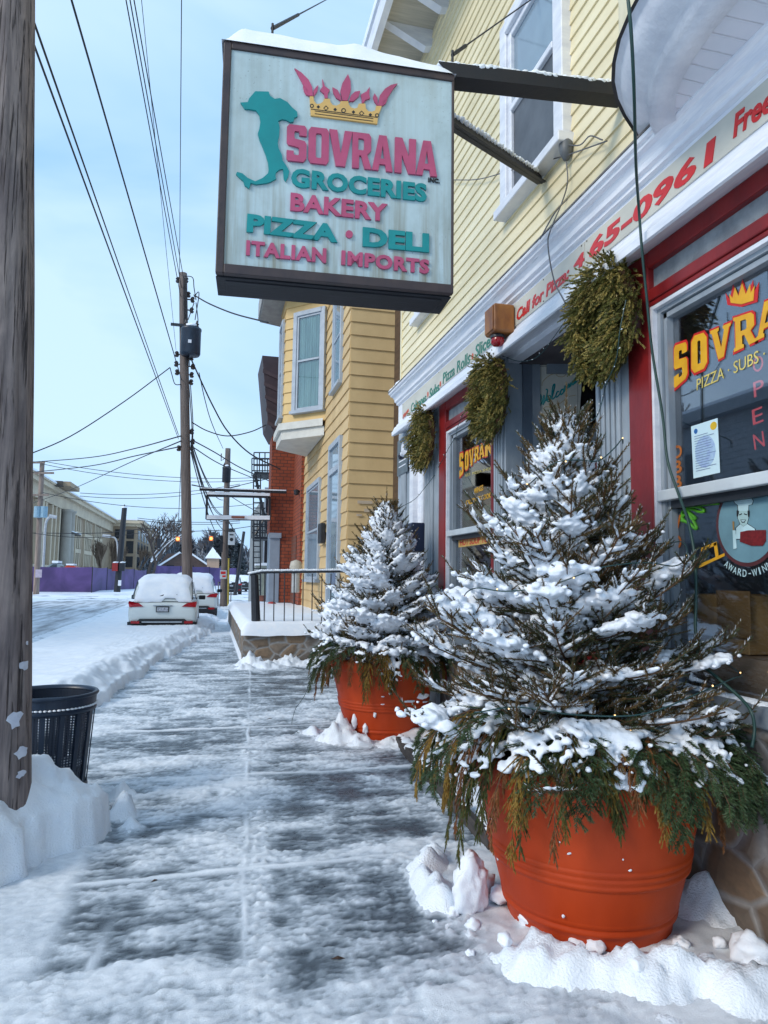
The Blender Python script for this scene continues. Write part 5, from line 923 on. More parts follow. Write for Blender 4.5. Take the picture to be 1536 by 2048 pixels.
# wooden cabinet inside the near window
cbn = thing('wooden_cabinet', 'tan wooden cabinet standing inside the near shop window', 'cabinet', (3.0, 2.9, .6)); TAN = M('tan_plywood', (.56, .37, .17), .5, (.45, .29, .13), 3, (1, 6, 1), bump=.1)
q0, q1 = on_x(1396, 1270, 2.64), on_x(1497, 1262, 2.64); b = B(); b.box((2.64, q1.y, 1.24), (3.2, q0.y + .3, on_x(1440, 1190, 2.64).z)); bevel(b.build('carcass', TAN, cbn), .005)
b = B(); c = on_x(1466, 1232, 2.63); b.box((2.628, c.y - .12, c.z - .11), (2.6395, c.y + .12, c.z + .13)); bevel(b.build('door_panel', M('tan_panel', (.30, .19, .085), .5), cbn), .004); b = B(); b.box((2.56, .8, 1.0), (3.6, 3.6, 1.235)); b.box((2.56, .8, .6), (2.6, 3.6, 1.0)); b.build('counter', M('pale_counter_wood', (.42, .32, .24), .5, (.32, .24, .18), 2, (8, .7, 1)), cbn)
# ================================================================== STREET: NEAR POLE, BIN, WALL AND RAILING
def pole(label, b0, t0, Y, r0, r1, nm='utility_pole', ext=0.0, z0=None, n=18, mat=None):
    p, q = on_y(*b0, Y), on_y(*t0, Y); q = q + (q - p) * ext; p = p - (q - p) * .03; t = thing(nm, label, 'utility pole' if nm == 'utility_pole' else 'pole', (p.x, p.y, 0)); K = 24
    b = B(); b.tube([p.lerp(q, k / K) for k in range(K + 1)], [r0 + (r1 - r0) * k / K for k in range(K + 1)], n); b.build('shaft', mat or WOOD, t, True); return t, p, q
np_ = thing('utility_pole', 'near weathered wooden utility pole with scraps of paper, filling the left edge', 'utility pole', (-1.1, 4.42, 0))
e0, e1 = on_y(62, 1560, 4.42), on_y(67, 0, 4.42); p0 = e0 + Vector((-.172, 0, 0)); p1 = e1 + Vector((-.160, 0, 0)); dv = (p1 - p0); K = 60; N = 64; vs = []
for k in range(K + 1):
    s = -.16 + 2.1 * k / K; c = p0 + dv * s; r = .172 - .012 * s
    for j in range(N):
        a = 2 * math.pi * j / N; g = mnoise.noise(Vector((math.cos(a) * 4.5, math.sin(a) * 4.5, c.z * .45))) * .008 + mnoise.noise(Vector((math.cos(a) * 14, math.sin(a) * 14, c.z * .9))) * .005
        vs.append((c.x + (r + g) * math.cos(a), c.y + (r + g) * math.sin(a), c.z))
b = B(); b.add(vs, [(k * N + j, k * N + (j + 1) % N, (k + 1) * N + (j + 1) % N, (k + 1) * N + j) for k in range(K) for j in range(N)])
PW = bpy.data.materials.new('weathered_pole'); PW.use_nodes = True; N6, L6, P6 = nodes_of(PW); P6.inputs['Roughness'].default_value = .85; P6.inputs['Specular IOR Level'].default_value = .2
t6 = N6.new('ShaderNodeTexCoord')
def pn(sc, st, lo, hi, det=6):
    m_ = N6.new('ShaderNodeMapping'); m_.inputs['Scale'].default_value = st; q = N6.new('ShaderNodeTexNoise'); q.inputs['Scale'].default_value = sc; q.inputs['Detail'].default_value = det; q.inputs['Roughness'].default_value = .65; q.inputs['Distortion'].default_value = .6
    r_ = N6.new('ShaderNodeValToRGB'); r_.color_ramp.elements[0].position = lo; r_.color_ramp.elements[1].position = hi; L6.new(t6.outputs['Object'], m_.inputs[0]); L6.new(m_.outputs[0], q.inputs[0]); L6.new(q.outputs[0], r_.inputs[0]); return r_
ra = pn(7, (3.5, 3.5, .30), .3, .68); ra.color_ramp.elements[0].color = (.15, .125, .12, 1); ra.color_ramp.elements[1].color = (.36, .29, .26, 1)
rb = pn(5, (9, 9, .22), .56, .63); rk = pn(2.2, (1, 1, .5), .40, .62); rk.color_ramp.elements[0].color = (.62, .62, .66, 1)
x = N6.new('ShaderNodeMixRGB'); x.blend_type = 'MULTIPLY'; x.inputs[0].default_value = 1; L6.new(ra.outputs[0], x.inputs[1]); L6.new(rk.outputs[0], x.inputs[2])
y = N6.new('ShaderNodeMixRGB'); y.inputs[2].default_value = (.035, .028, .028, 1); m6 = N6.new('ShaderNodeMath'); m6.operation = 'MULTIPLY'; m6.inputs[1].default_value = .85; L6.new(rb.outputs[0], m6.inputs[0]); L6.new(m6.outputs[0], y.inputs[0]); L6.new(x.outputs[0], y.inputs[1]); L6.new(y.outputs[0], P6.inputs['Base Color'])
b6 = N6.new('ShaderNodeBump'); b6.inputs['Strength'].default_value = .8; b6.inputs['Distance'].default_value = .012; b6.invert = True; L6.new(rb.outputs[0], b6.inputs['Height']); b7 = N6.new('ShaderNodeBump'); b7.inputs['Strength'].default_value = .5; b7.inputs['Distance'].default_value = .01; L6.new(ra.outputs[0], b7.inputs['Height']); L6.new(b6.outputs[0], b7.inputs['Normal']); L6.new(b7.outputs[0], P6.inputs['Normal'])
b.build('shaft', PW, np_, True)
for k, (u, v, s, w0, h0) in enumerate([(28, 1440, 1, .035, .05), (57, 1425, 2, .02, .055), (38, 1508, 3, .028, .034), (46, 1333, 4, .026, .033), (38, 1553, 5, .02, .02), (48, 1288, 6, .006, .014)]):
    c = on_y(u, v, 4.27); rs = random.Random(s); b = B(); cx0 = p0 + dv * ((c.z - p0.z) / dv.z); pts = []
    for j in range(14):
        a = 6.283 * j / 14; rr = .6 + .55 * rs.random(); x_ = c.x + w0 * rr * math.cos(a) * 1.0; z_ = c.z + h0 * rr * math.sin(a); dx_ = max(-.168, min(.168, x_ - cx0.x)); pts.append((cx0.x + dx_, cx0.y - math.sqrt(max(.0004, .180 ** 2 - dx_ ** 2)), z_))
    b.poly(pts, (0, -.004, 0)); b.build('paper_scrap', M('paper_scrap', (.62, .64, .70), .8, (.5, .52, .6), 20), np_)
# perforated steel litter bin
CANM = M('navy_steel', (.010, .024, .050), .38, (.008, .018, .038), 6, bump=.05); TC = (-1.065, 5.42, 0); tcan = thing('trash_can', 'round dark navy perforated steel trash can beside the snow bank', 'trash can', TC)
mesh_m = bpy.data.materials.new('perforated_sheet'); mesh_m.use_nodes = True; N8, L8, P8 = nodes_of(mesh_m); o8 = N8['Material Output']
t8 = N8.new('ShaderNodeTexCoord'); m8 = N8.new('ShaderNodeMapping'); m8.inputs['Scale'].default_value = (16, 40, 1); v8 = N8.new('ShaderNodeTexVoronoi'); v8.inputs['Scale'].default_value = 1; v8.inputs['Randomness'].default_value = 0; v8.voronoi_dimensions = '2D'
L8.new(t8.outputs['UV'], m8.inputs[0]); L8.new(m8.outputs[0], v8.inputs[0]); g8 = N8.new('ShaderNodeMath'); g8.operation = 'LESS_THAN'; g8.inputs[1].default_value = .27; L8.new(v8.outputs['Distance'], g8.inputs[0])
tr8 = N8.new('ShaderNodeBsdfTransparent'); x8 = N8.new('ShaderNodeMixShader'); L8.new(g8.outputs[0], x8.inputs[0]); L8.new(P8.outputs[0], x8.inputs[1]); L8.new(tr8.outputs[0], x8.inputs[2]); L8.new(x8.outputs[0], o8.inputs[0]); P8.inputs['Base Color'].default_value = (.014, .022, .04, 1); P8.inputs['Roughness'].default_value = .4
Hc = .77; rad_at = lambda z: .255 + .05 * z / Hc
n = 72; me = bpy.data.meshes.new('liner'); rows = [0.03, .15, Hc - .10]; vv = [(TC[0] + rad_at(z) * math.cos(6.28319 * k / n) * .985, TC[1] + rad_at(z) * math.sin(6.28319 * k / n) * .985, z) for z in (.03, Hc - .02) for k in range(n)]
me.from_pydata(vv, [], [(k, (k + 1) % n, n + (k + 1) % n, n + k) for k in range(n)]); uv = me.uv_layers.new(name='UVMap')
for f in me.polygons:
    k = f.index
    for li, (a, c) in zip(f.loop_indices, ((k, 0), (k + 1, 0), (k + 1, 1), (k, 1))): uv.data[li].uv = (a / n * 5, c)
finish(me, 'perforated_liner', mesh_m, tcan, True, False)
b = B(); b.lathe([(rad_at(Hc) - .012, Hc - .012), (rad_at(Hc) + .016, Hc - .012), (rad_at(Hc) + .022, Hc), (rad_at(Hc) + .012, Hc + .012), (rad_at(Hc) - .006, Hc + .010), (rad_at(Hc) - .012, Hc - .012)], TC, 72, False); b.build('rim', CANM, tcan, True)
for z in (Hc - .095, .14, .02):
    b = B(); r = rad_at(z); b.lathe([(r - .006, z - .018), (r + .014, z - .018), (r + .016, z), (r + .010, z + .018), (r - .006, z + .018), (r - .006, z - .018)], TC, 72, False); b.build('band', CANM, tcan, True)
b = B(); b.lathe([(rad_at(Hc - .09) + .007, Hc - .09), (rad_at(Hc) + .007, Hc - .01)], TC, 60, False); b.build('collar', CANM, tcan, True)
b = B(); r0 = rad_at(.14); b.lathe([(r0 + .006, .15), (rad_at(0) + .008, .0)], TC, 60, False); b.build('skirt', CANM, tcan, True)
for k in range(16):
    a = 6.28319 * k / 16 + .1; b = B(); f = lambda z, o: Vector((TC[0] + (rad_at(z) + o) * math.cos(a), TC[1] + (rad_at(z) + o) * math.sin(a), z)); b.bar(f(.02, .004), f(Hc - .02, .004), .030, .008, (math.cos(a), math.sin(a), 0)); b.build('slat', CANM, tcan)
b = B(); zz = Hc - .074
for k in range(70):
    a = 6.28319 * k / 70
    if math.sin(a) < .35: rock(b, (TC[0] + (rad_at(zz) + .012) * math.cos(a), TC[1] + (rad_at(zz) + .012) * math.sin(a), zz), .014, k, (1, 1, .5), 1)
b.build('snow_line', SNOWC, tcan, True); b = B(); b.lathe([(0, .30), (.24, .28)], TC, 40, False); b.build('bag', M('snowy_litter', (.35, .38, .42), .7, (.10, .11, .13), 9), tcan)
# stone garden wall with railing
sw = thing('stone_wall', 'low fieldstone garden wall capped with thick snow beside the walk', 'wall', (1.5, 13.4, 0)); wx0 = on_y(485, 1325, 13.3).x
b = B(); b.box((wx0, 13.3, -.2), (2.9, 13.62, .53)); b.box((wx0, 13.62, -.2), (wx0 + .3, 24, .53)); b.build('stonework', STONE, sw)
b = B(); rs = random.Random(3); K = 44; J = 8; vs = []
def capz(x, y): e = min((x - wx0 + .06) / .14, 1) * min((y - 13.22) / .08, 1); return .52 + .25 * max(0, e) ** .4 + .03 * mnoise.noise(Vector((x * 3, y * 3, 0)))
xs_ = np.linspace(wx0 - .05, 2.9, K); ys_ = np.concatenate([np.linspace(13.22, 13.5, 7), np.linspace(13.7, 24, 30)])
for yv in ys_:
    for xv in xs_: vs.append((xv, yv, capz(xv, yv)))
b.add(vs, [(j * K + i, j * K + i + 1, (j + 1) * K + i + 1, (j + 1) * K + i) for j in range(len(ys_) - 1) for i in range(K - 1)]); b.build('snow_cap', SNOWC, sw, True)
rl = thing('railing', 'black iron railing with snow on its top bar above the stone wall', 'railing', (1.5, 13.42, .5)); YR = 13.42
b = B(); a, c = on_y(512, 1242, YR), on_y(509, 1150, YR); b.tube([a - Vector((0, 0, .2)), a, c], [.09, .085, .07], 12); b.build('newel_post', BLACK, rl)
b = B(); A0, A1 = on_y(500, 1150, YR), on_y(523, 1145, YR); A2 = on_y(760, 1142, YR); b.tube([A0, A1, A2], .022, 8); b.build('top_bar', BLACK, rl)
for u in (528.6, 547.6, 568.6, 587.6, 605.5, 623.8, 643, 661, 679): a, c = on_y(u, 1243, YR), on_y(u + 1, 1147, YR); b = B(); b.tube([a - Vector((0, 0, .2)), c], .011, 6); b.build('baluster', BLACK, rl)
b = B()
for k in range(70): q = (A0.lerp(A1, k / 8) if k < 8 else A1.lerp(A2, (k - 8) / 61)) + Vector((0, 0, .035)); rock(b, q, .032, k, (1.5, .9, .75), 1)
b.build('snow_cap', SNOWC, rl, True)
mt = thing('meter', 'pale rounded utility meter on a grey pipe against the yellow house', 'meter', (2.6, 17, 1)); c = on_y(592, 1134, 17.2); b = B(); b.tube([c + Vector((0, 0, -.62)), c + Vector((0, 0, -.1))], .10, 10); b.build('box', M('meter_grey', (.42, .43, .43), .5), mt); b = B(); b.lathe([(0, -.16), (.13, -.15), (.16, 0), (.13, .13), (0, .18)], c, 16, False); b.build('dome', M('meter_cream', (.52, .48, .40), .5), mt, True)
# ================================================================== YELLOW HOUSE WITH BAY
HY = M('ochre_shingles', (.67, .475, .235), .6, (.57, .395, .19), 1.3, (1, 1, .6), bump=.15, bscale=25, c3=(.69, .50, .26)); HO = M('warm_ochre_shingles', (.70, .485, .21), .6, (.60, .41, .175), 1.3, (1, 1, .6), bump=.15, bscale=25)
WG = M('blue_grey_frame', (.42, .47, .53), .5, (.34, .39, .45), 4); CURT = M('teal_curtain', (.30, .50, .47), .8, (.20, .36, .36), 3, (2, 2, .3))
XH = 2.68; hs = thing('yellow_house', 'ochre yellow shingled house with projecting bay window next to the shop', 'house', (XH, 14, 0)); EX = .285
b = B(); clap(b, (XH, 21), (XH, 14), .4, 9.4, EX, .03); clap(b, (XH, 14), (4.6, 14), .4, 9.4, EX, .03); b.build('shingle_wall', HY, hs, fix=False)
b = B(); b.box((XH + .02, 14.02, 0), (9, 21, 9.4)); b.build('wall', HY, hs)
b = B(); b.box((3.62, 9.4, .0), (3.9, 14.0 - .04, 9.4)); b.build('side_wall', M('brown_shingles', (.11, .065, .035), .8, (.07, .042, .025), 3, (1, 1, 4), bump=.4, bscale=12), hs)
ba, bb_, bc, bd = (XH, on_x(653, 740, XH).y), (1.73, 18.15), (1.73, 19.5), (XH, 20.4); zb, zt = on_x(652, 838, XH).z, 9.0
bw = B()
for p, q in ((bb_, ba), (bc, bb_), (bd, bc)): clap(bw, p, q, zb, zt, EX, .03)
bayh = bw.build('bay', HO, hs, fix=False)
b = B(); P4 = [Vector((*p, 0)) for p in (ba, bb_, bc, bd)]; b.poly([p + Vector((.02, 0, zb - .02)) for p in P4], (0, 0, zt - zb)); b.build('bay_core', HO, bayh)
def trimring(nm, mat, z0, z1, o):
    b = B(); q = []
    for i, p in enumerate(P4): q.append(p + Vector((-o if i in (1, 2) else -o * .6, (-o * .7, -o * .55, o * .55, o * .7)[i], 0)))
    b.poly([p + Vector((0, 0, z0)) for p in q], (0, 0, z1 - z0)); b.build(nm, mat, bayh)
TRW = M('bay_trim_white', (.66, .64, .58), .55, (.56, .54, .49), 4); trimring('moulding', TRW, zb - .16, zb + .02, .14); trimring('moulding', TRW, zb - .40, zb - .165, .06)
d1 = (Vector((*ba, 0)) - Vector((*bb_, 0))); 
def alongbay(s): p = Vector((*bb_, 0)) + d1 * s; return (p.x, p.y)
def ubay(u, v):
    lo_, hi_ = 0.0, 1.0
    for _ in range(40):
        m_ = (lo_ + hi_) / 2; p = alongbay(m_); r = CM.T @ np.array([p[0], p[1], 0]); uu = CX + F * r[0] / r[2]
        if uu < u: lo_ = m_
        else: hi_ = m_
    return lo_
s0, s1 = ubay(579, 720), ubay(650, 720); pA = alongbay(s0); zW0, zW1 = on_y(582, 826, pA[1]).z, on_y(585, 628, pA[1]).z
sash(hs, alongbay(s0), alongbay(s1), zW0, zW1, .12, gm=HGLASS, fmat=WG, po=.072, proud=.12, curtain=CURT); sash(hs, (bc[0], bc[1] - .2), (bb_[0], bb_[1] + .2), zW0, zW1, .10, gm=HGLASS, fmat=WG, po=.036, proud=.08)
a, c = on_x(669, 770, XH), on_x(686, 770, XH); sash(hs, (XH, a.y), (XH, c.y), on_x(672, 782, XH).z, on_x(672, 782, XH).z + 2.3, .10, gm=SKYG, fmat=WG, po=.036, proud=.08)
a, c = on_x(615, 1100, XH), on_x(641, 1100, XH); sash(hs, (XH, a.y), (XH, c.y), on_x(628, 1160, XH).z, on_x(628, 968, XH).z, .12, gm=SKYG, fmat=WG, po=.036, proud=.08)
a, c = on_x(661, 1000, XH), on_x(684, 1000, XH); zt_, zm_ = on_x(672, 885, XH).z, on_x(672, 940, XH).z
b = B(); b.box((XH - .08, c.y, .5), (XH + .02, c.y + .14, zt_)); b.box((XH - .08, a.y - .14, .5), (XH + .02, a.y, zt_)); b.box((XH - .085, c.y + .14, zt_ - .12), (XH + .02, a.y - .14, zt_)); b.box((XH - .084, c.y + .14, zm_ - .08), (XH + .02, a.y - .14, zm_ + .05)); dfr = b.build('door_frame', WG, hs)
b = B(); b.box((XH - .036, c.y + .14, .5), (XH - .03, a.y - .14, zm_ - .08)); b.build('storm_door', SKYG, hs); b = B(); b.box((XH - .036, c.y + .14, zm_ + .05), (XH - .03, a.y - .14, zt_ - .12)); b.build('transom', SKYG, hs)
c = on_x(651, 1067, XH); b = B(); b.box((XH - .16, c.y - .22, c.z - .24), (XH - .035, c.y + .22, c.z + .24)); bevel(b.build('letter_box', BLACK, hs), .02)
b = B(); c = on_x(606, 985, XH); b.tube([c + Vector((0, 0, 0)), c + Vector((-.2, 0, .05))], .03, 6); b.lathe([(0, -.1), (.07, -.08), (.09, .06), (0, .1)], (c.x - .2, c.y, c.z), 10, False); b.build('wall_lamp', BLACK, hs)
b = B(); b.poly([(1.15, 17.6, 9.02), (XH + .6, 16.2, 9.02), (XH + .6, 21, 9.02), (1.15, 20.2, 9.02)], (0, 0, .06)); b.poly([(1.1, 17.55, 9.08), (XH + .6, 16.1, 9.08), (XH + .6, 21, 9.08), (1.1, 20.25, 9.08)], (0, 0, .5)); b.box((XH - .4, 13.7, 9.42), (9, 21, 9.6)); b.build('eave', M('eave_grey', (.36, .35, .33), .6, (.26, .25, .24), 4), hs)
b = B(); c = on_y(727, 1048, 13.96)
for u0, u1, v0, v1 in ((715, 745, 1002, 1007), (728, 752, 1018, 1024), (713, 724, 1028, 1032)): a, d = on_y(u0, v1, 13.96), on_y(u1, v0, 13.96); b.box((a.x, 13.955, a.z), (d.x, 13.962, d.z))
b.build('torn_stickers', M('torn_sticker', (.56, .45, .33), .7), hs)
# ================================================================== BRICK BUILDINGS
def brick(nm, c1, c2, mo, sc=1.0):
    m = bpy.data.materials.new(nm); m.use_nodes = True; N9, L9, P9 = nodes_of(m); t9 = N9.new('ShaderNodeTexCoord'); m9 = N9.new('ShaderNodeMapping'); s9 = N9.new('ShaderNodeSeparateXYZ'); a9 = N9.new('ShaderNodeMath'); c9 = N9.new('ShaderNodeCombineXYZ')
    L9.new(t9.outputs['Object'], s9.inputs[0]); a9.operation = 'ADD'; L9.new(s9.outputs[0], a9.inputs[0]); L9.new(s9.outputs[1], a9.inputs[1]); L9.new(a9.outputs[0], c9.inputs[0]); L9.new(s9.outputs[2], c9.inputs[1])
    k9 = N9.new('ShaderNodeTexBrick'); k9.inputs['Scale'].default_value = 1.8 * sc; k9.inputs['Brick Width'].default_value = .42; k9.inputs['Row Height'].default_value = .2; k9.inputs['Mortar Size'].default_value = .022; k9.inputs['Color1'].default_value = (*c1, 1); k9.inputs['Color2'].default_value = (*c2, 1); k9.inputs['Mortar'].default_value = (*mo, 1)
    L9.new(c9.outputs[0], k9.inputs[0]); n9 = N9.new('ShaderNodeTexNoise'); n9.inputs['Scale'].default_value = 1.5; n9.inputs['Detail'].default_value = 5; x9 = N9.new('ShaderNodeMixRGB'); x9.blend_type = 'MULTIPLY'; x9.inputs[0].default_value = .5; L9.new(t9.outputs['Object'], n9.inputs[0]); L9.new(k9.outputs[0], x9.inputs[1]); L9.new(n9.outputs['Fac'], x9.inputs[2]); L9.new(x9.outputs[0], P9.inputs['Base Color']); P9.inputs['Roughness'].default_value = .8; return m
BR = brick('red_brick', (.46, .105, .045), (.36, .075, .032), (.13, .05, .035)); BRD = brick('dark_brick', (.26, .075, .04), (.20, .055, .03), (.16, .11, .09)); BRF = brick('far_brick', (.15, .09, .075), (.12, .07, .06), (.14, .11, .10))
br = thing('brick_building', 'red brick building with dark overhanging cornice and arched entry beyond the yellow house', 'building', (2, 23, 0))
b = B(); b.box((2.58, 21.0, 0), (9, 23, 8.6)); b.build('entry_wall', BR, br)
a, c = on_x(578, 1150, 2.58), on_x(592, 1150, 2.58); b = B(); b.box((2.55, c.y, .3), (2.579, a.y, on_x(585, 1075, 2.58).z)); b.build('doorway', BRD, br)
xl_ = on_y(541, 1000, 23).x; b = B(); b.box((xl_, 23.0, on_y(550, 1066, 23).z), (9, 24.0, 8.2)); b.box((on_y(559, 1150, 23).x, 23.002, 0), (9, 23.9, on_y(550, 1066, 23).z)); b.build('wall', BR, br)
b = B(); b.box((xl_ + .01, 22.97, .0), (on_y(558.5, 1150, 23).x, 23.85, on_y(550, 1066, 23).z)); bevel(b.build('pier', M('blue_grey_paint', (.30, .36, .44), .6, (.24, .30, .37), 2), br), .02); b = B(); b.box((xl_ - .03, 22.9, on_y(550, 1076, 23).z), (on_y(560, 1150, 23).x, 22.965, on_y(550, 1066, 23).z)); b.build('band', M('blue_grey_paint', (.30, .36, .44)), br)
ca, cb_ = on_y(522, 722, 23), on_y(533, 850, 23); b = B(); b.poly([(ca.x, 22.4, ca.z), (2.9, 22.4, ca.z), (2.9, 22.4, cb_.z - .35), (xl_, 22.4, cb_.z - .35), (cb_.x, 22.4, cb_.z)], (0, 2.2, 0)); cc_ = b.build('cornice', M('plum_brown_cornice', (.055, .034, .042), .6, (.038, .024, .03), 3), br)
for k in range(5):
    z_ = ca.z - .45 - k * .42; xk = ca.x + (cb_.x - ca.x) * (ca.z - z_) / (ca.z - cb_.z); b = B(); b.poly([(xk - .02, 22.37, z_), (xl_ + .3, 22.37, z_ - .25), (xl_ + .3, 22.37, z_ - .38), (xk - .02, 22.37, z_ - .12)], (0, .028, 0)); b.build('cornice_board', M('plum_trim', (.075, .048, .055), .6), cc_)
gb = thing('grey_building', 'grey sided building seen behind the black fire escape', 'building', (2.2, 34, 0)); GS = M('grey_siding', (.26, .28, .29), .6, (.20, .22, .23), 2)
b = B(); xg = on_y(514, 1000, 34).x; b.box((xg + .15, 34, 0), (9, 42, on_y(525, 1004, 34).z)); b.build('wall', GS, gb)
for z0 in (2.2, 4.6): b = B(); b.box((xg + .35, 33.95, z0), (xg + .85, 34.02, z0 + 1.3)); f = b.build('window', WG, gb); b = B(); b.box((xg + .42, 33.94, z0 + .07), (xg + .78, 33.949, z0 + 1.22)); b.build('pane', FARGLASS, f)
b = B(); b.box((xg + .02, 33.2, 2.0), (xg + .9, 34, 2.12)); b.box((xg + .12, 33.3, 0), (xg + .30, 33.5, 2.0)); b.build('porch', M('green_grey_paint', (.24, .27, .24), .6), gb); b = B(); b.box((xg - .02, 33.2, 2.12), (xg + .9, 34, 2.24)); b.build('porch_snow', SNOW, gb); b = B(); b.box((xg + .0, 33.9, .2), (xg + .5, 33.98, 1.9)); b.build('panel', M('pale_green', (.33, .37, .31), .6), gb)
fe = thing('fire_escape', 'black iron fire escape with landings and ladder on the grey building', 'fire escape', (2.2, 31, 0)); YF = 31.5
fu = lambda u, v, y=YF: on_y(u, v, y)
for v in (943, 1073): 
    a, c = fu(509, v), fu(550, v); b = B(); b.box((a.x, YF, a.z - .10), (c.x, YF + 1.6, a.z)); b.build('landing', BLACK, fe)
    for y in (YF, YF + 1.6):
        b = B()
        for vv_ in (v - 38, v - 25, v - 12): p, q = fu(508, vv_), fu(552, vv_ + .5); p.y = q.y = y; b.tube([p, q], .028, 5)
        for u in (508, 519, 530, 541, 552): p, q = fu(u, v), fu(u, v - 38); p.y = q.y = y; b.tube([p, q], .028, 5)
        b.build('guard_rail', BLACK, fe)
b = B(); p, q = fu(540, 1072), fu(512, 946)
for y in (YF + .3, YF + .9): p.y = q.y = y; b.tube([p.copy(), q.copy()], .04, 5)
for k in range(12): s = p.lerp(q, k / 11); b.box((s.x - .1, YF + .3, s.z - .015), (s.x + .1, YF + .9, s.z + .015))
b.build('stair', BLACK, fe); b = B()
for u in (507, 521): p, q = fu(u, 1196), fu(u, 950); b.tube([p, q], .03, 5)
for k in range(22): v = 1192 - k * 11; p, q = fu(507, v), fu(521, v); b.tube([p, q], .022, 4)
b.build('ladder', BLACK, fe)
b = B(); p, q = fu(512, 1068), fu(545, 1010); p.y = q.y = YF + .6; b.tube([p, q], .05, 5); p, q = fu(545, 1068), fu(545, 960); b.tube([p, q], .03, 5); b.build('brace', BLACK, fe)
# empty sign frame hung from a beam
ef = thing('empty_sign_frame', 'empty rectangular steel sign frame hanging from a snowy beam by the brick building', 'sign frame', (1, 22.8, 4)); YE = 22.8
b = B(); b.bar(on_y(399, 979, YE), on_y(573, 984.5, YE), .10, .07); b.build('beam', STEEL, ef); b = B(); b.bar(on_y(403, 977, YE) , on_y(572, 981.5, YE), .10, .05); b.build('beam_snow', SNOW, ef)
fp = [on_y(*p, YE) for p in ((414, 991), (539, 994), (539, 1039.5), (413, 1038.5))]
for i in range(4): b = B(); b.bar(fp[i], fp[(i + 1) % 4], .16, .07 if i != 2 else .05, (0, 0, 1) if i % 2 == 0 else (1, 0, 0)); b.build('frame_bar', STEEL, ef)
b = B(); b.bar(fp[0] + Vector((.0, 0, .07)), fp[1] + Vector((0, 0, .07)), .18, .09); b.bar(fp[3] + Vector((0, -.02, .06)), fp[2] + Vector((0, -.02, .06)), .16, .13); b.build('frame_snow', SNOW, ef); b = B(); b.bar(on_y(463, 1034, YE - .15), on_y(489, 1034.5, YE - .15), .05, .06); b.build('lamp_box', M('brown_red_lamp', (.24, .06, .03), .5), ef)
for u in (420, 532): b = B(); b.tube([on_y(u, 980, YE), on_y(u, 991, YE)], .02, 5); b.build('hanger', STEEL, ef)
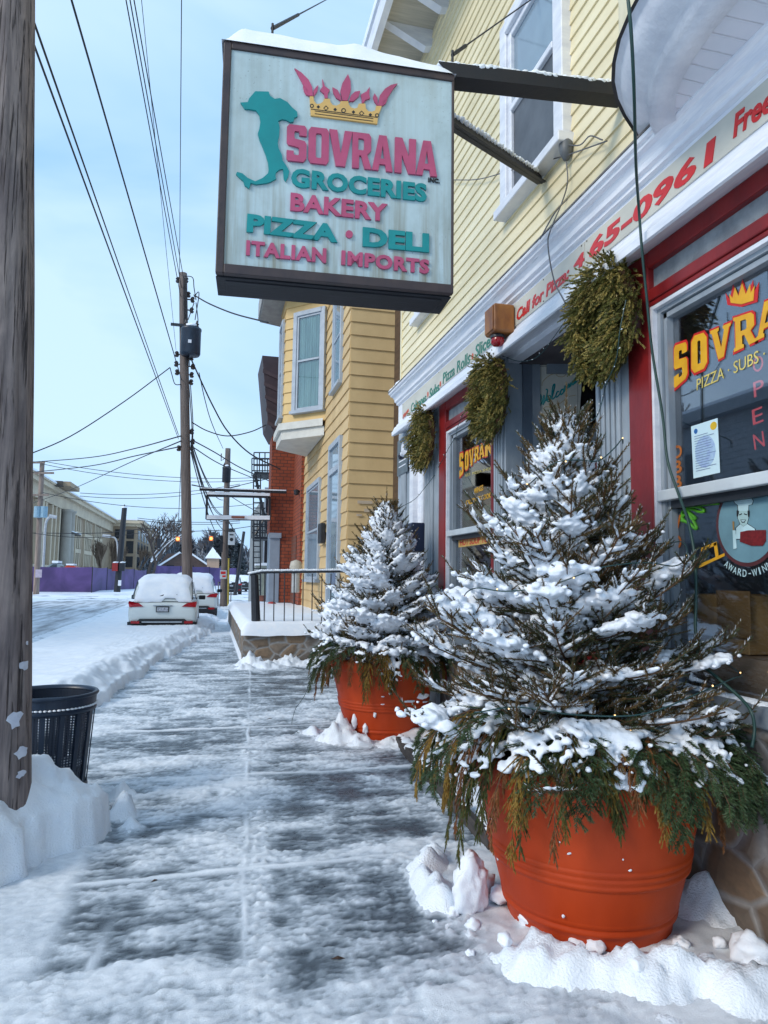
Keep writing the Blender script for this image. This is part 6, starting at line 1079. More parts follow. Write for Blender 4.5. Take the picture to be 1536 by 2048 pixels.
# ================================================================== CARS
TYRE = M('tyre', (.012, .012, .014), .8); RIM = M('alloy', (.30, .31, .33), .35, metal=.7); CARW = M('pearl_white_paint', (.66, .70, .69), .25, (.60, .65, .64), 1.2, spec=.6); CARD = M('dark_car_paint', (.02, .022, .026), .3); TRIM = M('car_black_trim', (.012, .014, .018), .5); CG = M('car_glass', (.05, .065, .075), .08, (.035, .045, .055), 2, spec=.8); TL = M('tail_lamp_red', (.40, .008, .016), .15, (.28, .006, .012), 6); CHR = M('chrome', (.6, .62, .64), .15, metal=1.0)
def car(label, loc, paint, cat='car', snowy=True, rz=0):
    t = thing('parked_car', label, cat, loc, None); t.rotation_euler = (0, 0, rz); Wd, Hh, Lg = .92, 1.68, 4.55
    st = [(0.0, .80, .42, .84), (.05, .88, .36, .96), (.25, .915, .30, 1.02), (1.0, .92, .28, 1.02), (3.0, .92, .28, 1.00), (3.9, .90, .29, .97), (4.35, .84, .32, .86), (4.55, .72, .38, .70)]
    b = B(); vs = []; rg = 12
    for y, w0, zl, zh in st:
        m_ = (zl + zh) / 2
        for x_, z_ in ((-w0 * .88, zl), (-w0 * .98, zl + .10), (-w0, m_), (-w0 * .985, zh - .10), (-w0 * .93, zh - .02), (-w0 * .5, zh), (w0 * .5, zh), (w0 * .93, zh - .02), (w0 * .985, zh - .10), (w0, m_), (w0 * .98, zl + .10), (w0 * .88, zl)): vs.append((x_, y, z_))
    b.add(vs, [(i * rg + j, i * rg + (j + 1) % rg, (i + 1) * rg + (j + 1) % rg, (i + 1) * rg + j) for i in range(len(st) - 1) for j in range(rg)] + [tuple(range(rg - 1, -1, -1)), tuple(range((len(st) - 1) * rg, len(st) * rg))]); bd_ = b.build('body', paint, t, True, True); s = bd_.modifiers.new('s', 'SUBSURF'); s.levels = 1; s.render_levels = 2
    cab = [(.10, .86, .60, 1.00, 1.0), (.30, .84, .66, 1.0, 1.45), (.52, .80, .68, 1.0, 1.62), (1.4, .80, .68, 1.0, 1.68), (2.3, .80, .66, 1.0, 1.63), (3.3, .82, .5, .98, 1.0)]; b = B(); vs = []
    for y, w0, w1, z0, z1 in cab:
        for x_, z_ in ((-w0, z0), (-(w0 * .45 + w1 * .55), z0 + (z1 - z0) * .7), (-w1, z1 - .03 * (z1 > 1.2)), (-w1 * .5, z1), (w1 * .5, z1), (w1, z1 - .03 * (z1 > 1.2)), ((w0 * .45 + w1 * .55), z0 + (z1 - z0) * .7), (w0, z0)): vs.append((x_, y, z_))
    rg = 8; b.add(vs, [(i * rg + j, i * rg + (j + 1) % rg, (i + 1) * rg + (j + 1) % rg, (i + 1) * rg + j) for i in range(len(cab) - 1) for j in range(rg)]); cbn_ = b.build('cabin', paint, t, True, True); s = cbn_.modifiers.new('s', 'SUBSURF'); s.levels = 1; s.render_levels = 2
    b = B(); b.poly([(-.60, .165, 1.10), (.60, .165, 1.10), (.54, .30, 1.44), (-.54, .30, 1.44)], (0, -.03, .012)); b.build('rear_window', CG, t, local=True)
    for sx in (-1, 1):
        b = B(); b.poly([(sx * .838, .55, 1.06), (sx * .838, 2.75, 1.06), (sx * .735, 2.15, 1.52), (sx * .735, .75, 1.52)], (sx * .02, 0, 0)); b.build('side_window', CG, t, local=True)
        b = B(); b.poly([(sx * .50, -.015, .86), (sx * .86, .02, .84), (sx * .905, .16, .95), (sx * .88, .06, 1.0), (sx * .62, -.01, .95)], (0, .12, 0)); b.build('tail_lamp', TL, t, local=True)
        b = B(); b.obox((sx * 1.0, 2.85, 1.03), (.10, 0, 0), (0, .06, 0), (0, 0, .065)); bevel(b.build('door_mirror', TRIM, t, local=True), .03)
        b = B(); b.poly([(sx * .58, -.07, .405), (sx * .80, -.05, .41), (sx * .80, -.05, .48), (sx * .58, -.07, .47)], (0, .03, 0)); b.build('reflector', TL, t, local=True)
        for y in (.85, 3.6):
            b = B(); b.tube([(sx * .70, y, .34), (sx * .90, y, .34)], .34, 20); wh = b.build('wheel', TYRE, t, False, True); b = B(); b.tube([(sx * .90, y, .34), (sx * .912, y, .34)], .21, 12); b.build('rim', RIM, wh, False, True)
    b = B(); b.poly([(-.88, 0, .22), (.88, 0, .22), (.90, 0, .44), (.66, 0, .46), (.58, 0, .53), (-.58, 0, .53), (-.66, 0, .46), (-.90, 0, .44)], (0, .14, 0)); b.v = [(x_, y_ - .05 + .10 * (abs(x_) > .8), z_) for x_, y_, z_ in b.v]; b.build('bumper', TRIM, t, local=True); b = B(); b.box((-.52, -.062, .435), (.52, -.048, .46)); b.build('bumper_strip', CHR, t, local=True)
    b = B(); b.box((-.17, -.045, .71), (.17, .02, .86)); pl_ = b.build('licence_plate', TRIM, t, local=True); b = B(); b.box((-.145, -.05, .73), (.145, -.0455, .84)); b.build('plate_face', M('plate_white', (.6, .64, .66), .4, (.1, .1, .16), 40, (1, 1, .3)), pl_, local=True); b = B(); b.box((-.25, -.02, .885), (.25, .03, .90)); b.build('handle_strip', CHR, t, local=True)
    b = B(); b.poly([(-.1, .15, 1.13), (.36, .17, 1.16), (.36, .17, 1.18), (.0, .16, 1.17)], (0, -.05, .01)); b.build('wiper', TRIM, t, local=True)
    if snowy:
        b = B(); vs = []; n1, n2 = 18, 20
        for j in range(n2):
            y = .16 + 2.5 * j / (n2 - 1); zt0 = float(np.interp(y, [.1, .3, .52, 1.4, 2.3, 2.8], [1.05, 1.45, 1.60, 1.67, 1.61, 1.35])); w0 = float(np.interp(y, [.1, .3, .6, 2.3, 2.8], [.60, .64, .70, .68, .62]))
            for i in range(n1): s = -1 + 2 * i / (n1 - 1); e = min(1, (1 - abs(s)) * 5) ** .5 * min(1, min(j, n2 - 1 - j) / 2 + .15) ** .5; vs.append((w0 * s * 1.03, y, zt0 - .05 * abs(s) ** 3 + e * (.09 + .03 * mnoise.noise(Vector((s * 3, y * 3, 0)))) - .01))
        b.add(vs, [(j * n1 + i, j * n1 + i + 1, (j + 1) * n1 + i + 1, (j + 1) * n1 + i) for j in range(n2 - 1) for i in range(n1 - 1)])
        vs = []
        for j in range(10):
            s2 = j / 9
            for i in range(n1): s = -1 + 2 * i / (n1 - 1); lowz = .98 + .05 * mnoise.noise(Vector((s * 2.5, 7, 0))) + (.10 if .05 < s < .50 else 0); z_ = lowz + (1.50 - lowz) * s2; e = min(1, (1 - abs(s)) * 6) ** .5 * min(1, min(j, 11 - j) / 1.5 + .1); vs.append(((.76 - .14 * s2) * s, .10 + .24 * s2 - .06 * e, z_))
        b.add(vs, [(j * n1 + i, j * n1 + i + 1, (j + 1) * n1 + i + 1, (j + 1) * n1 + i) for j in range(9) for i in range(n1 - 1)]); b.build('snow_cover', SNOW, t, True, True)
        b = B(); vs = []
        for j in range(8):
            for i in range(12): s = -1 + 2 * i / 11; y = 3.15 + 1.2 * j / 7; vs.append((.78 * s, y, 1.02 - .16 * max(0, j - 4) / 3 + .07 * (1 - abs(s) ** 4)))
        b.add(vs, [(j * 12 + i, j * 12 + i + 1, (j + 1) * 12 + i + 1, (j + 1) * 12 + i) for j in range(7) for i in range(11)]); b.build('bonnet_snow', SNOW, t, True, True)
    return t
suv = car('nearer white snow covered hatchback with red tail lamps parked by the middle utility pole', (on_y(326, 1200, 20).x, 20.0, -.10), CARW)
car2 = car('second white snowy car parked just past the middle utility pole', (on_y(391, 1200, 26.5).x - .12, 26.6, -.02), CARW)
dk = car('dark snow topped car far down the street beyond the leaning pole', (on_y(463, 1170, 62).x, 62, .0), CARD)
for k, (u, y, rz, lb_) in enumerate([(487, 74, .1, 'dark distant car behind the leaning pole, left of the railing post'), (503, 88, .2, 'farthest dark car glimpsed beside the railing post')]): dup(dk, (on_y(u, 1170, y).x, y, 0), lb_, rz)
# ================================================================== POLES, TRANSFORMERS, WIRES, SIGNALS
TRF = M('transformer_navy', (.02, .035, .06), .4, (.014, .025, .045), 4); CER = M('brown_insulator', (.05, .035, .03), .4); DPOLE = M('dark_painted_steel', (.012, .015, .022), .5)
mp_, a_, t_top = pole('middle weathered wooden utility pole with navy transformer beside the white cars', (376, 1258), (366, 547), 22.1, .165, .125)
def pt_at(v, off=0): s = (v - 1258) / (547 - 1258); p = a_.lerp(t_top, max(0, min(1, (s + .03) / 1.03))); return p + Vector((off, 0, 0))
def transformer(par, c, r, h, mat=TRF, y=-.0):
    b = B(); b.lathe([(0, -h), (r * .9, -h), (r, -h + .05), (r, h - .08), (r * 1.04, h - .06), (r * 1.04, h), (r * .6, h + .06), (0, h + .08)], c, 24, False); tr_ = b.build('transformer', mat, par, True)
    for k in (-1, 1): b = B(); b.lathe([(0, 0), (.05, 0), (.07, .05), (.04, .08), (.07, .13), (.035, .17), (.02, .24), (0, .25)], (c[0] + k * r * .55, c[1] - r * .3, c[2] + h), 10, False); b.build('bushing', CER, tr_)
    b = B(); rock(b, (c[0], c[1], c[2] + h + .07), r * .75, 3, (1, 1, .45)); b.build('snow', SNOWC, tr_, True); return tr_
tc_ = on_y(378, 683, 21.7); tr_ = transformer(mp_, (tc_.x + .05, 21.75, tc_.z), .30, .42); b = B(); q = on_y(379.5, 682, 21.43); b.box((q.x - .05, 21.435, q.z - .05), (q.x + .05, 21.447, q.z + .05)); b.build('number_plate', WHITE, tr_)
b = B(); q = pt_at(658); b.bar(q + Vector((-.38, -.15, 0)), q + Vector((.42, -.15, 0)), .09, .07); b.build('crossarm', BLACK, mp_)
for k, (v, o) in enumerate([(562, -.16), (590, .16), (600, .28), (622, .25), (560, .10), (715, -.22), (735, -.24), (752, -.22), (720, .22), (738, .26), (755, .22), (770, .2), (870, .2), (890, .22), (905, -.2)]):
    q = pt_at(v, o); b = B(); b.tube([pt_at(v), q], .022, 5); b.lathe([(0, -.09), (.05, -.08), (.07, -.03), (.035, 0), (.07, .04), (.04, .09), (0, .1)], q, 8, False); b.build('insulator', CER, mp_)
b = B()
for off in (.06, .10, .02): b.tube([pt_at(560, off) + Vector((0, -.16, 0)), pt_at(660, off) + Vector((0, -.17, 0)), pt_at(740, off + .06) + Vector((0, -.2, 0))], .014, 4)
for pts in ([(368, 552), (385, 555), (388, 575), (392, 600)], [(384, 600), (398, 585), (390, 640)], [(392, 605), (396, 640), (394, 655)], [(388, 606), (376, 640)], [(378, 770), (384, 860), (381, 900)], [(381, 770), (386, 850), (384, 905)]): b.tube(catmull([on_y(u, v, 21.8) for u, v in pts], 5), .014, 4)
b.build('conduit', WIRE, mp_); b = B()
for k in range(8): q = pt_at(1170 + k * 9, .0); rock(b, q + Vector((.12, -.12, 0)), .03 + .03 * ((k * 7) % 3) / 2, k, (.5, .4, 1.6), 1)
b.build('stuck_snow', SNOWC, mp_, True)
p3_, a3, t3 = pole('second wooden utility pole with small black transformer past the white cars', (447, 1213), (456, 897), 38, .20, .14); c = on_y(453, 950, 37.6); transformer(p3_, (c.x, 37.55, c.z), .22, .40, DPOLE)
b = B(); q = on_y(452, 915, 38); b.tube([q + Vector((-.25, 0, .2)), q + Vector((-.25, 0, -.2)), q], .03, 5); b.build('cutout', CER, p3_)
pole('thin dark leaning pole at the end of the street', (470, 1190), (488, 1063), 60, .16, .12, 'leaning_pole', mat=DPOLE)
p5_, a5, t5_ = pole('pale wooden utility pole with crossarms in front of the stone school', (72, 1188), (84.5, 924), 58, .22, .17, mat=M('pale_pole_wood', (.30, .23, .19), .8, (.18, .13, .11), 3, (3, 3, .3)))
for v, u0, u1 in ((925, 66, 90), (946, 68, 108), (990, 60, 98)): b = B(); b.bar(on_y(u0, v, 57.7), on_y(u1, v, 57.7), .14, .14); b.build('crossarm', M('pale_pole_wood', (.3, .23, .19)), p5_)
for u, v in ((75, 1024), (88, 1024)): c = on_y(u, v, 57.6); b = B(); b.tube([c + Vector((0, 0, -.42)), c + Vector((0, 0, .42))], .26, 12); b.build('transformer', M('pale_blue_metal', (.25, .40, .50), .5), p5_)
b = B(); c = on_y(77, 1147, 57.6); b.box((c.x - .22, 57.6, c.z - .3), (c.x + .22, 57.65, c.z + .3)); b.build('notice', M('faded_notice', (.5, .42, .5), .7), p5_)
lp = thing('street_lamp', 'grey curved arm street lamp left of the purple fence', 'street lamp', tuple(on_y(85, 1160, 70))); b = B(); b.tube(catmull([on_y(u, v, 70) for u, v in ((85, 1165), (88, 1100), (91, 1050), (97, 1036), (105, 1032))], 6), [.12] * 25, 8); b.build('post', M('galvanised', (.42, .43, .45), .5), lp); c = on_y(105, 1034, 70); b = B(); b.tube([c + Vector((-.3, 0, .1)), c + Vector((.35, 0, -.02))], .16, 8); b.build('lamp_head', M('lamp_grey', (.45, .46, .48), .5), lp)
l2 = thing('street_lamp', 'small pale street lamp head in front of the brown bare tree', 'street lamp', tuple(on_y(236, 1160, 80))); b = B(); b.tube(catmull([on_y(u, v, 80) for u, v in ((236, 1150), (234, 1085), (222, 1073), (212, 1072))], 6), .09, 6); b.build('post', M('galvanised', (.4, .4, .4)), l2); c = on_y(213, 1072.5, 80); b = B(); b.tube([c + Vector((-.4, 0, .05)), c + Vector((.4, 0, 0))], .16, 8); b.build('lamp_head', M('lamp_grey', (.4, .4, .4)), l2)
bp_ = thing('signal_pole', 'black steel traffic pole with pedestrian signals in front of the purple fence', 'pole', tuple(on_y(234, 1183, 66) * 1.0)); b = B(); b.tube([on_y(234, 1184, 60), on_y(249, 1016, 60)], [.26, .20], 12); b.build('shaft', DPOLE, bp_); b = B(); b.tube([on_y(249, 1016, 60), on_y(249, 1013, 60)], .22, 10); b.build('snow', SNOW, bp_)
for u, mat in ((230, M('signal_red', (.30, .02, .02), .5)), (244, DPOLE)): c = on_y(u, 1134, 59.6); b = B(); b.box((c.x - .22, 59.5, c.z - .32), (c.x + .22, 59.8, c.z + .32)); b.build('signal_head', mat, bp_); b = B(); rock(b, (c.x, 59.65, c.z + .36), .22, 2, (1.1, .8, .4), 1); b.build('snow', SNOW, bp_)
c = on_y(239, 1166, 59.6); b = B(); b.box((c.x - .12, 59.68, c.z - .22), (c.x + .12, 59.72, c.z + .22)); b.build('sticker', WHITE, bp_)
def wire(label, pts, s=.0, r=.012, group=None, ext=0.0):
    P = [on_y(*p) for p in pts]
    if ext: P = [P[0] + (P[0] - P[-1]) * ext] + P[:]
    if len(P) == 2: P = sag(P[0], P[1], s, 16)
    elif len(P) > 2 and not ext: P = catmull(P, 6)
    b = B(); b.tube(P, r, 5, False); tag(b.build('overhead_wire', WIRE, None), label, 'wire', group); return P
G1 = 'parallel wires running overhead to the middle pole'
for u0, u1, v1 in ((252, 361, 592), (260, 363, 575), (268, 367, 556)): wire('one of three parallel wires converging overhead on the top of the middle utility pole', [(u0, 0, 11.7), (u1, v1, 22)], r=.011, group=G1, ext=1.2)
wire('thin faint wire just right of the three parallel wires', [(283, 0, 11.7), (352, 700, 22)], r=.006, ext=1.2); wire('wire dropping nearly straight down to the middle pole top, nearest the hanging sign', [(363, 0, 11.9), (359, 548, 22)], r=.009, ext=1.2)
wire('single thick wire crossing the empty sky between the two wire bundles', [(143, 0, 7.9), (363, 760, 22)], r=.013, ext=1.2)
for u0, v0, u1, v1 in ((69, 45, 356, 868), (70, 52, 358, 872)): wire('one of a close pair of wires meeting the near wooden pole', [(u0, v0, 5.7), (u1, v1, 22)], r=.007, group='close pair of wires', ext=1.0)
wire('thicker wire just left of the close pair by the near pole', [(69, 92, 5.5), (357, 878, 22)], r=.009, ext=1.0)
wire('sagging service wire from the middle pole down to the far left', [(40, 916, 20), (140, 873, 20.6), (250, 802, 21.3), (340, 735, 21.9)], r=.016); wire('loose loop of wire left of the middle pole insulators', [(340, 735, 21.9), (344, 750, 21.9), (350, 768, 21.9), (362, 769, 22)], r=.014)
wire('upper of the wires running left from the middle pole above the school', [(40, 926, 40), (180, 915, 34), (270, 897, 28), (362, 872, 22)], r=.022); wire('lower wire running left from the middle pole across the school roof', [(40, 947, 40), (180, 932, 34), (270, 912, 28), (362, 893, 22)], r=.022); wire('slanting wire from the school roof up to the middle pole', [(60, 1008, 60), (145, 978, 52), (260, 925, 36), (362, 882, 22)], r=.022)
G2 = 'wires strung across the far street'
for (u0, v0, u1, v1, s) in ((85, 922, 520, 955, .5), (85, 928, 520, 960, .6), (160, 986, 480, 968, .4), (160, 992, 480, 972, .5), (85, 985, 560, 1000, .9), (275, 1036, 480, 1042, .2), (275, 1040, 480, 1046, .2), (66, 1066, 300, 1062, .4)): wire('one of several thin wires strung across the far street behind the middle pole', [(u0, v0, 55), (u1, v1, 55)], s, .022, G2)
wire('heavy service wire from the middle pole top to the yellow house eave', [(388, 590, 22), (420, 608, 21), (470, 628, 20), (536, 645, 18.2)], r=.022); wire('long sagging cable from the middle pole to the brick building', [(384, 722, 22), (400, 757, 22.3), (425, 810, 22.7), (455, 862, 23), (500, 907, 23), (560, 938, 23)], r=.024)
wire('thin wire hanging beside the long sagging cable', [(398, 745, 22), (410, 800, 22.5), (425, 850, 23), (446, 897, 38)], r=.014); wire('drooping wire between middle pole and plum cornice', [(384, 845, 22), (415, 862, 22.3), (455, 872, 22.6), (500, 864, 22.6), (532, 850, 22.6)], r=.018)
G3 = 'cables fanning from the middle pole to the second pole'
for k, (v0, u1, v1) in enumerate([(880, 446, 1000), (885, 447, 1030), (890, 449, 1040), (895, 450, 1062), (900, 456, 1030), (880, 460, 985), (905, 446, 1085)]): wire('one of the cables fanning down from the middle pole to the second pole', [(382, v0, 22), (u1, v1, 38)], .5 + .15 * (k % 3), .018, G3)
wire('long cable from the middle pole past the fire escape', [(384, 880, 22), (430, 905, 24), (480, 935, 26), (545, 965, 28)], r=.02); wire('cable just below it ending at the fire escape', [(384, 893, 22), (440, 928, 25), (510, 958, 30)], r=.018); wire('flat cable crossing behind the empty sign frame', [(384, 970, 22), (420, 976, 26), (455, 976, 37), (545, 955, 31)], r=.02)
wire('cable running down right from the second pole', [(456, 1040, 38), (480, 1080, 48), (505, 1110, 60)], r=.03); wire('upper cable running right from the second pole to the fire escape', [(457, 990, 38), (490, 1010, 36), (545, 1040, 33)], r=.02)
# span wire with hanging signals
sw_ = [on_y(u, v, 74) for u, v in ((60, 1066), (200, 1066), (300, 1057), (356, 1063), (422, 1061), (450, 1060), (520, 1050))]; b = B(); b.tube(catmull(sw_, 5), .035, 5, False); tag(b.build('signal_span_wire', WIRE), 'span wire carrying the hanging traffic lights over the far junction', 'wire')
b = B(); b.tube([on_y(356, 1064, 74), on_y(360, 930, 74), on_y(364, 900, 22)], .02, 4, False) if False else b.tube([on_y(356, 1066, 73), on_y(363, 905, 73)], .03, 4, False); tag(b.build('hanger_cable', WIRE), 'vertical cable rising above the left lit traffic light', 'wire')
AMB = M('amber_signal_face', (.70, .22, .05), .4, (.6, .16, .03), 3); LAMPR = M('lit_red_lamp', (1, .22, .06), .3, emit=4.0)
for u, v, lit, lb_ in ((355.5, 1084, 1, 'lit amber traffic light hanging left of the middle pole'), (422, 1083, 1, 'lit amber traffic light hanging right of the middle pole'), (318, 1086, 0, 'dark traffic light seen from behind, hanging in front of the bare tree')):
    c = on_y(u, v, 74); t = thing('traffic_light', lb_, 'traffic light', tuple(c)); b = B(); b.box((c.x - .18, c.y - .15, c.z - .55), (c.x + .18, c.y + .15, c.z + (.05 if lit else .45))); bevel(b.build('housing', DPOLE, t), .03)
    if lit:
        b = B(); b.box((c.x - .20, c.y - .17, c.z + .052), (c.x + .20, c.y + .15, c.z + .55)); bevel(b.build('top_housing', AMB, t), .03); b = B(); b.tube([c + Vector((0, -.18, .3)), c + Vector((0, -.22, .3))], .16, 14); b.build('lamp', LAMPR, t)
    b = B(); b.tube([c + Vector((0, 0, .5)), on_y(u, 1062, 74)], .035, 5); b.build('hanger', WIRE, t)
c = on_y(438, 1088, 37.4); t = thing('traffic_light', 'black side facing signal cluster strapped to the second pole', 'traffic light', tuple(c)); b = B()
for k in (-1, 0, 1): b.tube([c + Vector((.1, 0, k * .26)), c + Vector((-.16, 0, k * .26 - .05))], [.10, .15], 10)
b.box((c.x + .05, c.y - .12, c.z - .42), (c.x + .2, c.y + .12, c.z + .42)); b.build('housing', DPOLE, t)
c = on_y(463, 1077, 36.5); t = thing('turn_sign', 'white turn regulation sign with black symbol hanging right of the second pole', 'sign', tuple(c)); WS = M('white_sign', (.58, .62, .66), .5); b = B(); b.box((c.x - .17, c.y, c.z - .33), (c.x + .17, c.y + .02, c.z + .33)); b.build('plate', WS, t); b = B(); b.poly([(c.x + .09 * math.cos(k * .524), c.y - .006, c.z - .05 + .09 * math.sin(k * .524)) for k in range(12)], (0, .004, 0)); b.box((c.x - .10, c.y - .006, c.z + .16), (c.x + .10, c.y - .002, c.z + .22)); b.build('symbol', INK, t); b = B(); b.tube([c + Vector((0, .03, .33)), c + Vector((0, .03, .75)), c + Vector((-.35, .05, .8))], .02, 5); b.build('hanger', WIRE, t)
c = on_y(446.5, 1149, 37.5); t = thing('parking_sign', 'small white parking sign with red print on the second pole', 'sign', tuple(c)); b = B(); b.box((c.x - .17, c.y, c.z - .22), (c.x + .17, c.y + .02, c.z + .22)); b.build('plate', WS, t); b = B(); b.box((c.x - .13, c.y - .005, c.z + .02), (c.x + .12, c.y - .001, c.z + .16)); b.box((c.x - .05, c.y - .005, c.z - .14), (c.x + .13, c.y - .001, c.z - .04)); b.build('red_print', SRED, t)
for u, v0, v1, w0, nm, lb_, mt_ in ((456.5, 1205, 1118, .05, 'hydrant_flag', 'thin yellow marker rod beside the second pole', M('marker_yellow', (.45, .34, .05), .5)), (436, 1212, 1165, .03, 'stake', 'thin grey stake in the snow left of the second pole', M('stake_grey', (.2, .2, .22), .6)), (461, 1215, 1185, .03, 'stake', 'short grey stake right of the second pole base', M('stake_grey', (.2, .2, .22)))): p, q = on_y(u, v0, 37), on_y(u + 1, v1, 37); b = B(); b.tube([p - Vector((0, 0, .3)), q], w0, 6); b.tube([q, q + Vector((0, 0, .03))], w0 * 1.5, 6); o = b.build(nm, mt_); tag(o, lb_, 'marker')
c = on_y(525, 1212, 26.8); b = B(); b.tube([on_y(525, 1226, 27) - Vector((0, 0, .3)), on_y(525, 1192, 27)], .12, 10); b.tube([on_y(525, 1193, 27), on_y(525, 1191, 27)], .14, 8); tag(b.build('bollard', M('rust_bollard', (.20, .07, .05), .7)), 'rusty red bollard behind the railing balusters', 'bollard')
c = on_y(543, 1216, 22.2); b = B(); b.lathe([(0, -.2), (.16, -.2), (.17, .05), (.2, .07), (.1, .18), (0, .2)], c, 12, False); b.tube([c + Vector((-.24, 0, 0)), c + Vector((.24, 0, 0))], .07, 8); tag(b.build('hydrant', M('hydrant_red', (.42, .05, .04), .5), None, True), 'small red hydrant by the blue grey pier', 'hydrant')
# ================================================================== SCHOOL, FENCE, TREES, FAR HOUSES
STN = M('buff_stone', (.60, .50, .36), .8, (.50, .41, .30), .35, (1, 1, 1), bump=.1); STB = M('brown_brick', (.38, .285, .19), .85, (.30, .22, .15), .5); STD = M('dark_reveal', (.085, .07, .058), .8); WND = M('school_glass', (.025, .027, .032), .2, (.016, .018, .022), 1)
XSC = -25.4; sc_ = thing('school', 'long buff stone school with columns and cornice beyond the purple fence', 'school', (-26, 130, 0)); zc = lambda u, v: on_x(u, v, XSC).z; yu = lambda u: on_x(u, 1080, XSC).y
Y0s, Y1s = 78, yu(221); ZR = 15.6
b = B(); b.box((-60, Y0s, 0), (XSC, Y1s, ZR - 1.2)); b.build('wall', STB, sc_); b = B(); b.box((-60, Y0s, ZR - 2.9), (XSC + .5, Y1s, ZR - .9)); b.box((-60, Y0s, ZR - .9), (XSC + 1.3, Y1s, ZR - .2)); b.box((-60, Y0s, ZR - .2), (XSC + 1.6, Y1s, ZR)); cr_ = b.build('cornice', STN, sc_); b = B(); b.box((-60, Y0s, ZR), (XSC + 1.7, Y1s, ZR + .28)); b.build('snow', SNOW, cr_)
b = B(); b.box((-60, Y0s, 0), (XSC + .5, Y1s, 3.0)); b.build('plinth', STN, sc_)
ywing = Y1s; b = B(); b.box((-60, ywing, 0), (-19.0, ywing + 60, ZR - .6)); b.build('wing', STB, sc_); b = B(); b.box((-60, ywing - .6, ZR - 1.4), (-18.2, ywing + 60, ZR + .2)); b.box((-60, ywing - 1.2, ZR - .6), (-17.4, ywing + 60, ZR + .2)); b.build('wing_cornice', STN, sc_); b = B(); b.box((-60, ywing - 1.3, ZR + .2), (-17.3, ywing + 60, ZR + .5)); b.build('snow', SNOW, sc_)
b = B(); b.box((-60, ywing - .5, 0), (-18.6, ywing + 60, 3.0)); b.build('wing_plinth', STN, sc_)
for z0, z1 in ((3.6, 6.4), (7.2, 10.4), (11.0, 13.4)):
    for k in range(2): b = B(); b.box((-24.4 + k * 2.9, ywing - .12, z0), (-22.6 + k * 2.9, ywing - .02, z1)); b.build('window', WND, sc_)
    for k in range(4): b = B(); b.box((-19.0, ywing + 3 + k * 9, z0), (-18.9, ywing + 8 + k * 9, z1)); b.build('window', WND, sc_)
for u in (66, 71, 76, 82, 95, 103, 111, 136, 141): y = yu(u); b = B(); b.box((XSC, y - .45, 3.0), (XSC + .55, y + .45, 12.6)); b.build('pilaster', STN, sc_)
for u in (125, 118): y = yu(u); b = B(); b.lathe([(1.15, 3.0), (1.15, 3.5), (.95, 3.6), (.92, 8), (.84, 12.2), (1.1, 12.4), (1.1, 12.7)], (XSC + 1.0, y, 0), 24); b.build('column', M('pale_stone', (.42, .385, .33), .8, (.34, .31, .265), .5), sc_, True)
b = B(); b.box((XSC - .1, yu(114), 3.0), (XSC + .02, yu(117), 12.6)); b.build('recess', STD, sc_); b = B(); b.box((XSC + .02, yu(118.5), 8.6), (XSC + 2.0, yu(138), 8.9)); b.build('ledge', STD, sc_); b = B(); b.box((XSC + .02, yu(118.5), 8.9), (XSC + 2.0, yu(138), 9.05)); b.build('snow', SNOW, sc_)
for u0, u1, n in ((149, 160, 3), (167, 182, 5), (187, 202, 5)):
    ya_, yb_ = yu(u0), yu(u1); sp_ = (yb_ - ya_) / n
    b = B(); b.box((XSC, ya_ - .9, 3.0), (XSC + .35, ya_ - .25, 12.7)); b.build('pilaster', STN, sc_); b = B(); b.box((XSC, ya_ - .2, 9.1), (XSC + .3, yb_ + .2, 9.9)); b.box((XSC, ya_ - .2, 5.7), (XSC + .25, yb_ + .2, 6.5)); b.build('spandrel', STN, sc_)
    for z0, z1 in ((3.2, 5.6), (6.6, 9.0), (10.0, 12.4)):
        for k in range(n): b = B(); b.box((XSC - .05, ya_ + k * sp_ + .2 * sp_, z0), (XSC + .06, ya_ + (k + 1) * sp_ - .2 * sp_, z1)); b.build('window', WND, sc_); b = B(); b.box((XSC, ya_ + k * sp_ - .16 * sp_, z0), (XSC + .28, ya_ + k * sp_ + .16 * sp_, z1)); b.build('mullion', STN, sc_)
b = B(); a, c = on_y(112, 962, 118), on_y(140, 985, 118); b.box((a.x, 118, ZR - .2), (c.x, 126, a.z)); b.build('roof_hut', STB, sc_); b = B(); b.box((a.x - .6, 117.6, a.z - .8), (a.x + 1.0, 119, a.z)); b.build('roof_vent', STD, sc_); b = B(); b.tube([on_y(249, 1030, 180), on_y(249, 1009, 180)], .12, 4); b.build('mast', STD, sc_)
# purple screened fence
PUR = bpy.data.materials.new('purple_mesh'); PUR.use_nodes = True; NA, LA, PA = nodes_of(PUR); tA = NA.new('ShaderNodeTexCoord'); nA = NA.new('ShaderNodeTexNoise'); nA.inputs['Scale'].default_value = .35; nA.inputs['Detail'].default_value = 5; nA.inputs['Distortion'].default_value = 1.2; rA = NA.new('ShaderNodeValToRGB'); e = rA.color_ramp.elements; e[0].position = .38; e[0].color = (.055, .032, .12, 1); e[1].position = .62; e[1].color = (.115, .065, .215, 1); LA.new(tA.outputs['Object'], nA.inputs[0]); LA.new(nA.outputs[0], rA.inputs[0]); LA.new(rA.outputs[0], PA.inputs['Base Color']); PA.inputs['Roughness'].default_value = .6
fn = thing('screen_fence', 'long purple fabric covered fence in front of the school', 'fence', (-12, 66, 0)); FP = [(on_y(40, 1160, 62).x, 62), (on_y(184, 1160, 62).x, 62), (on_y(240, 1160, 70).x, 70), (on_y(292, 1160, 78).x, 78)]; F2 = [(on_y(308, 1160, 100).x, 100), (on_y(360, 1160, 104).x, 104), (on_y(472, 1160, 112).x, 112)]
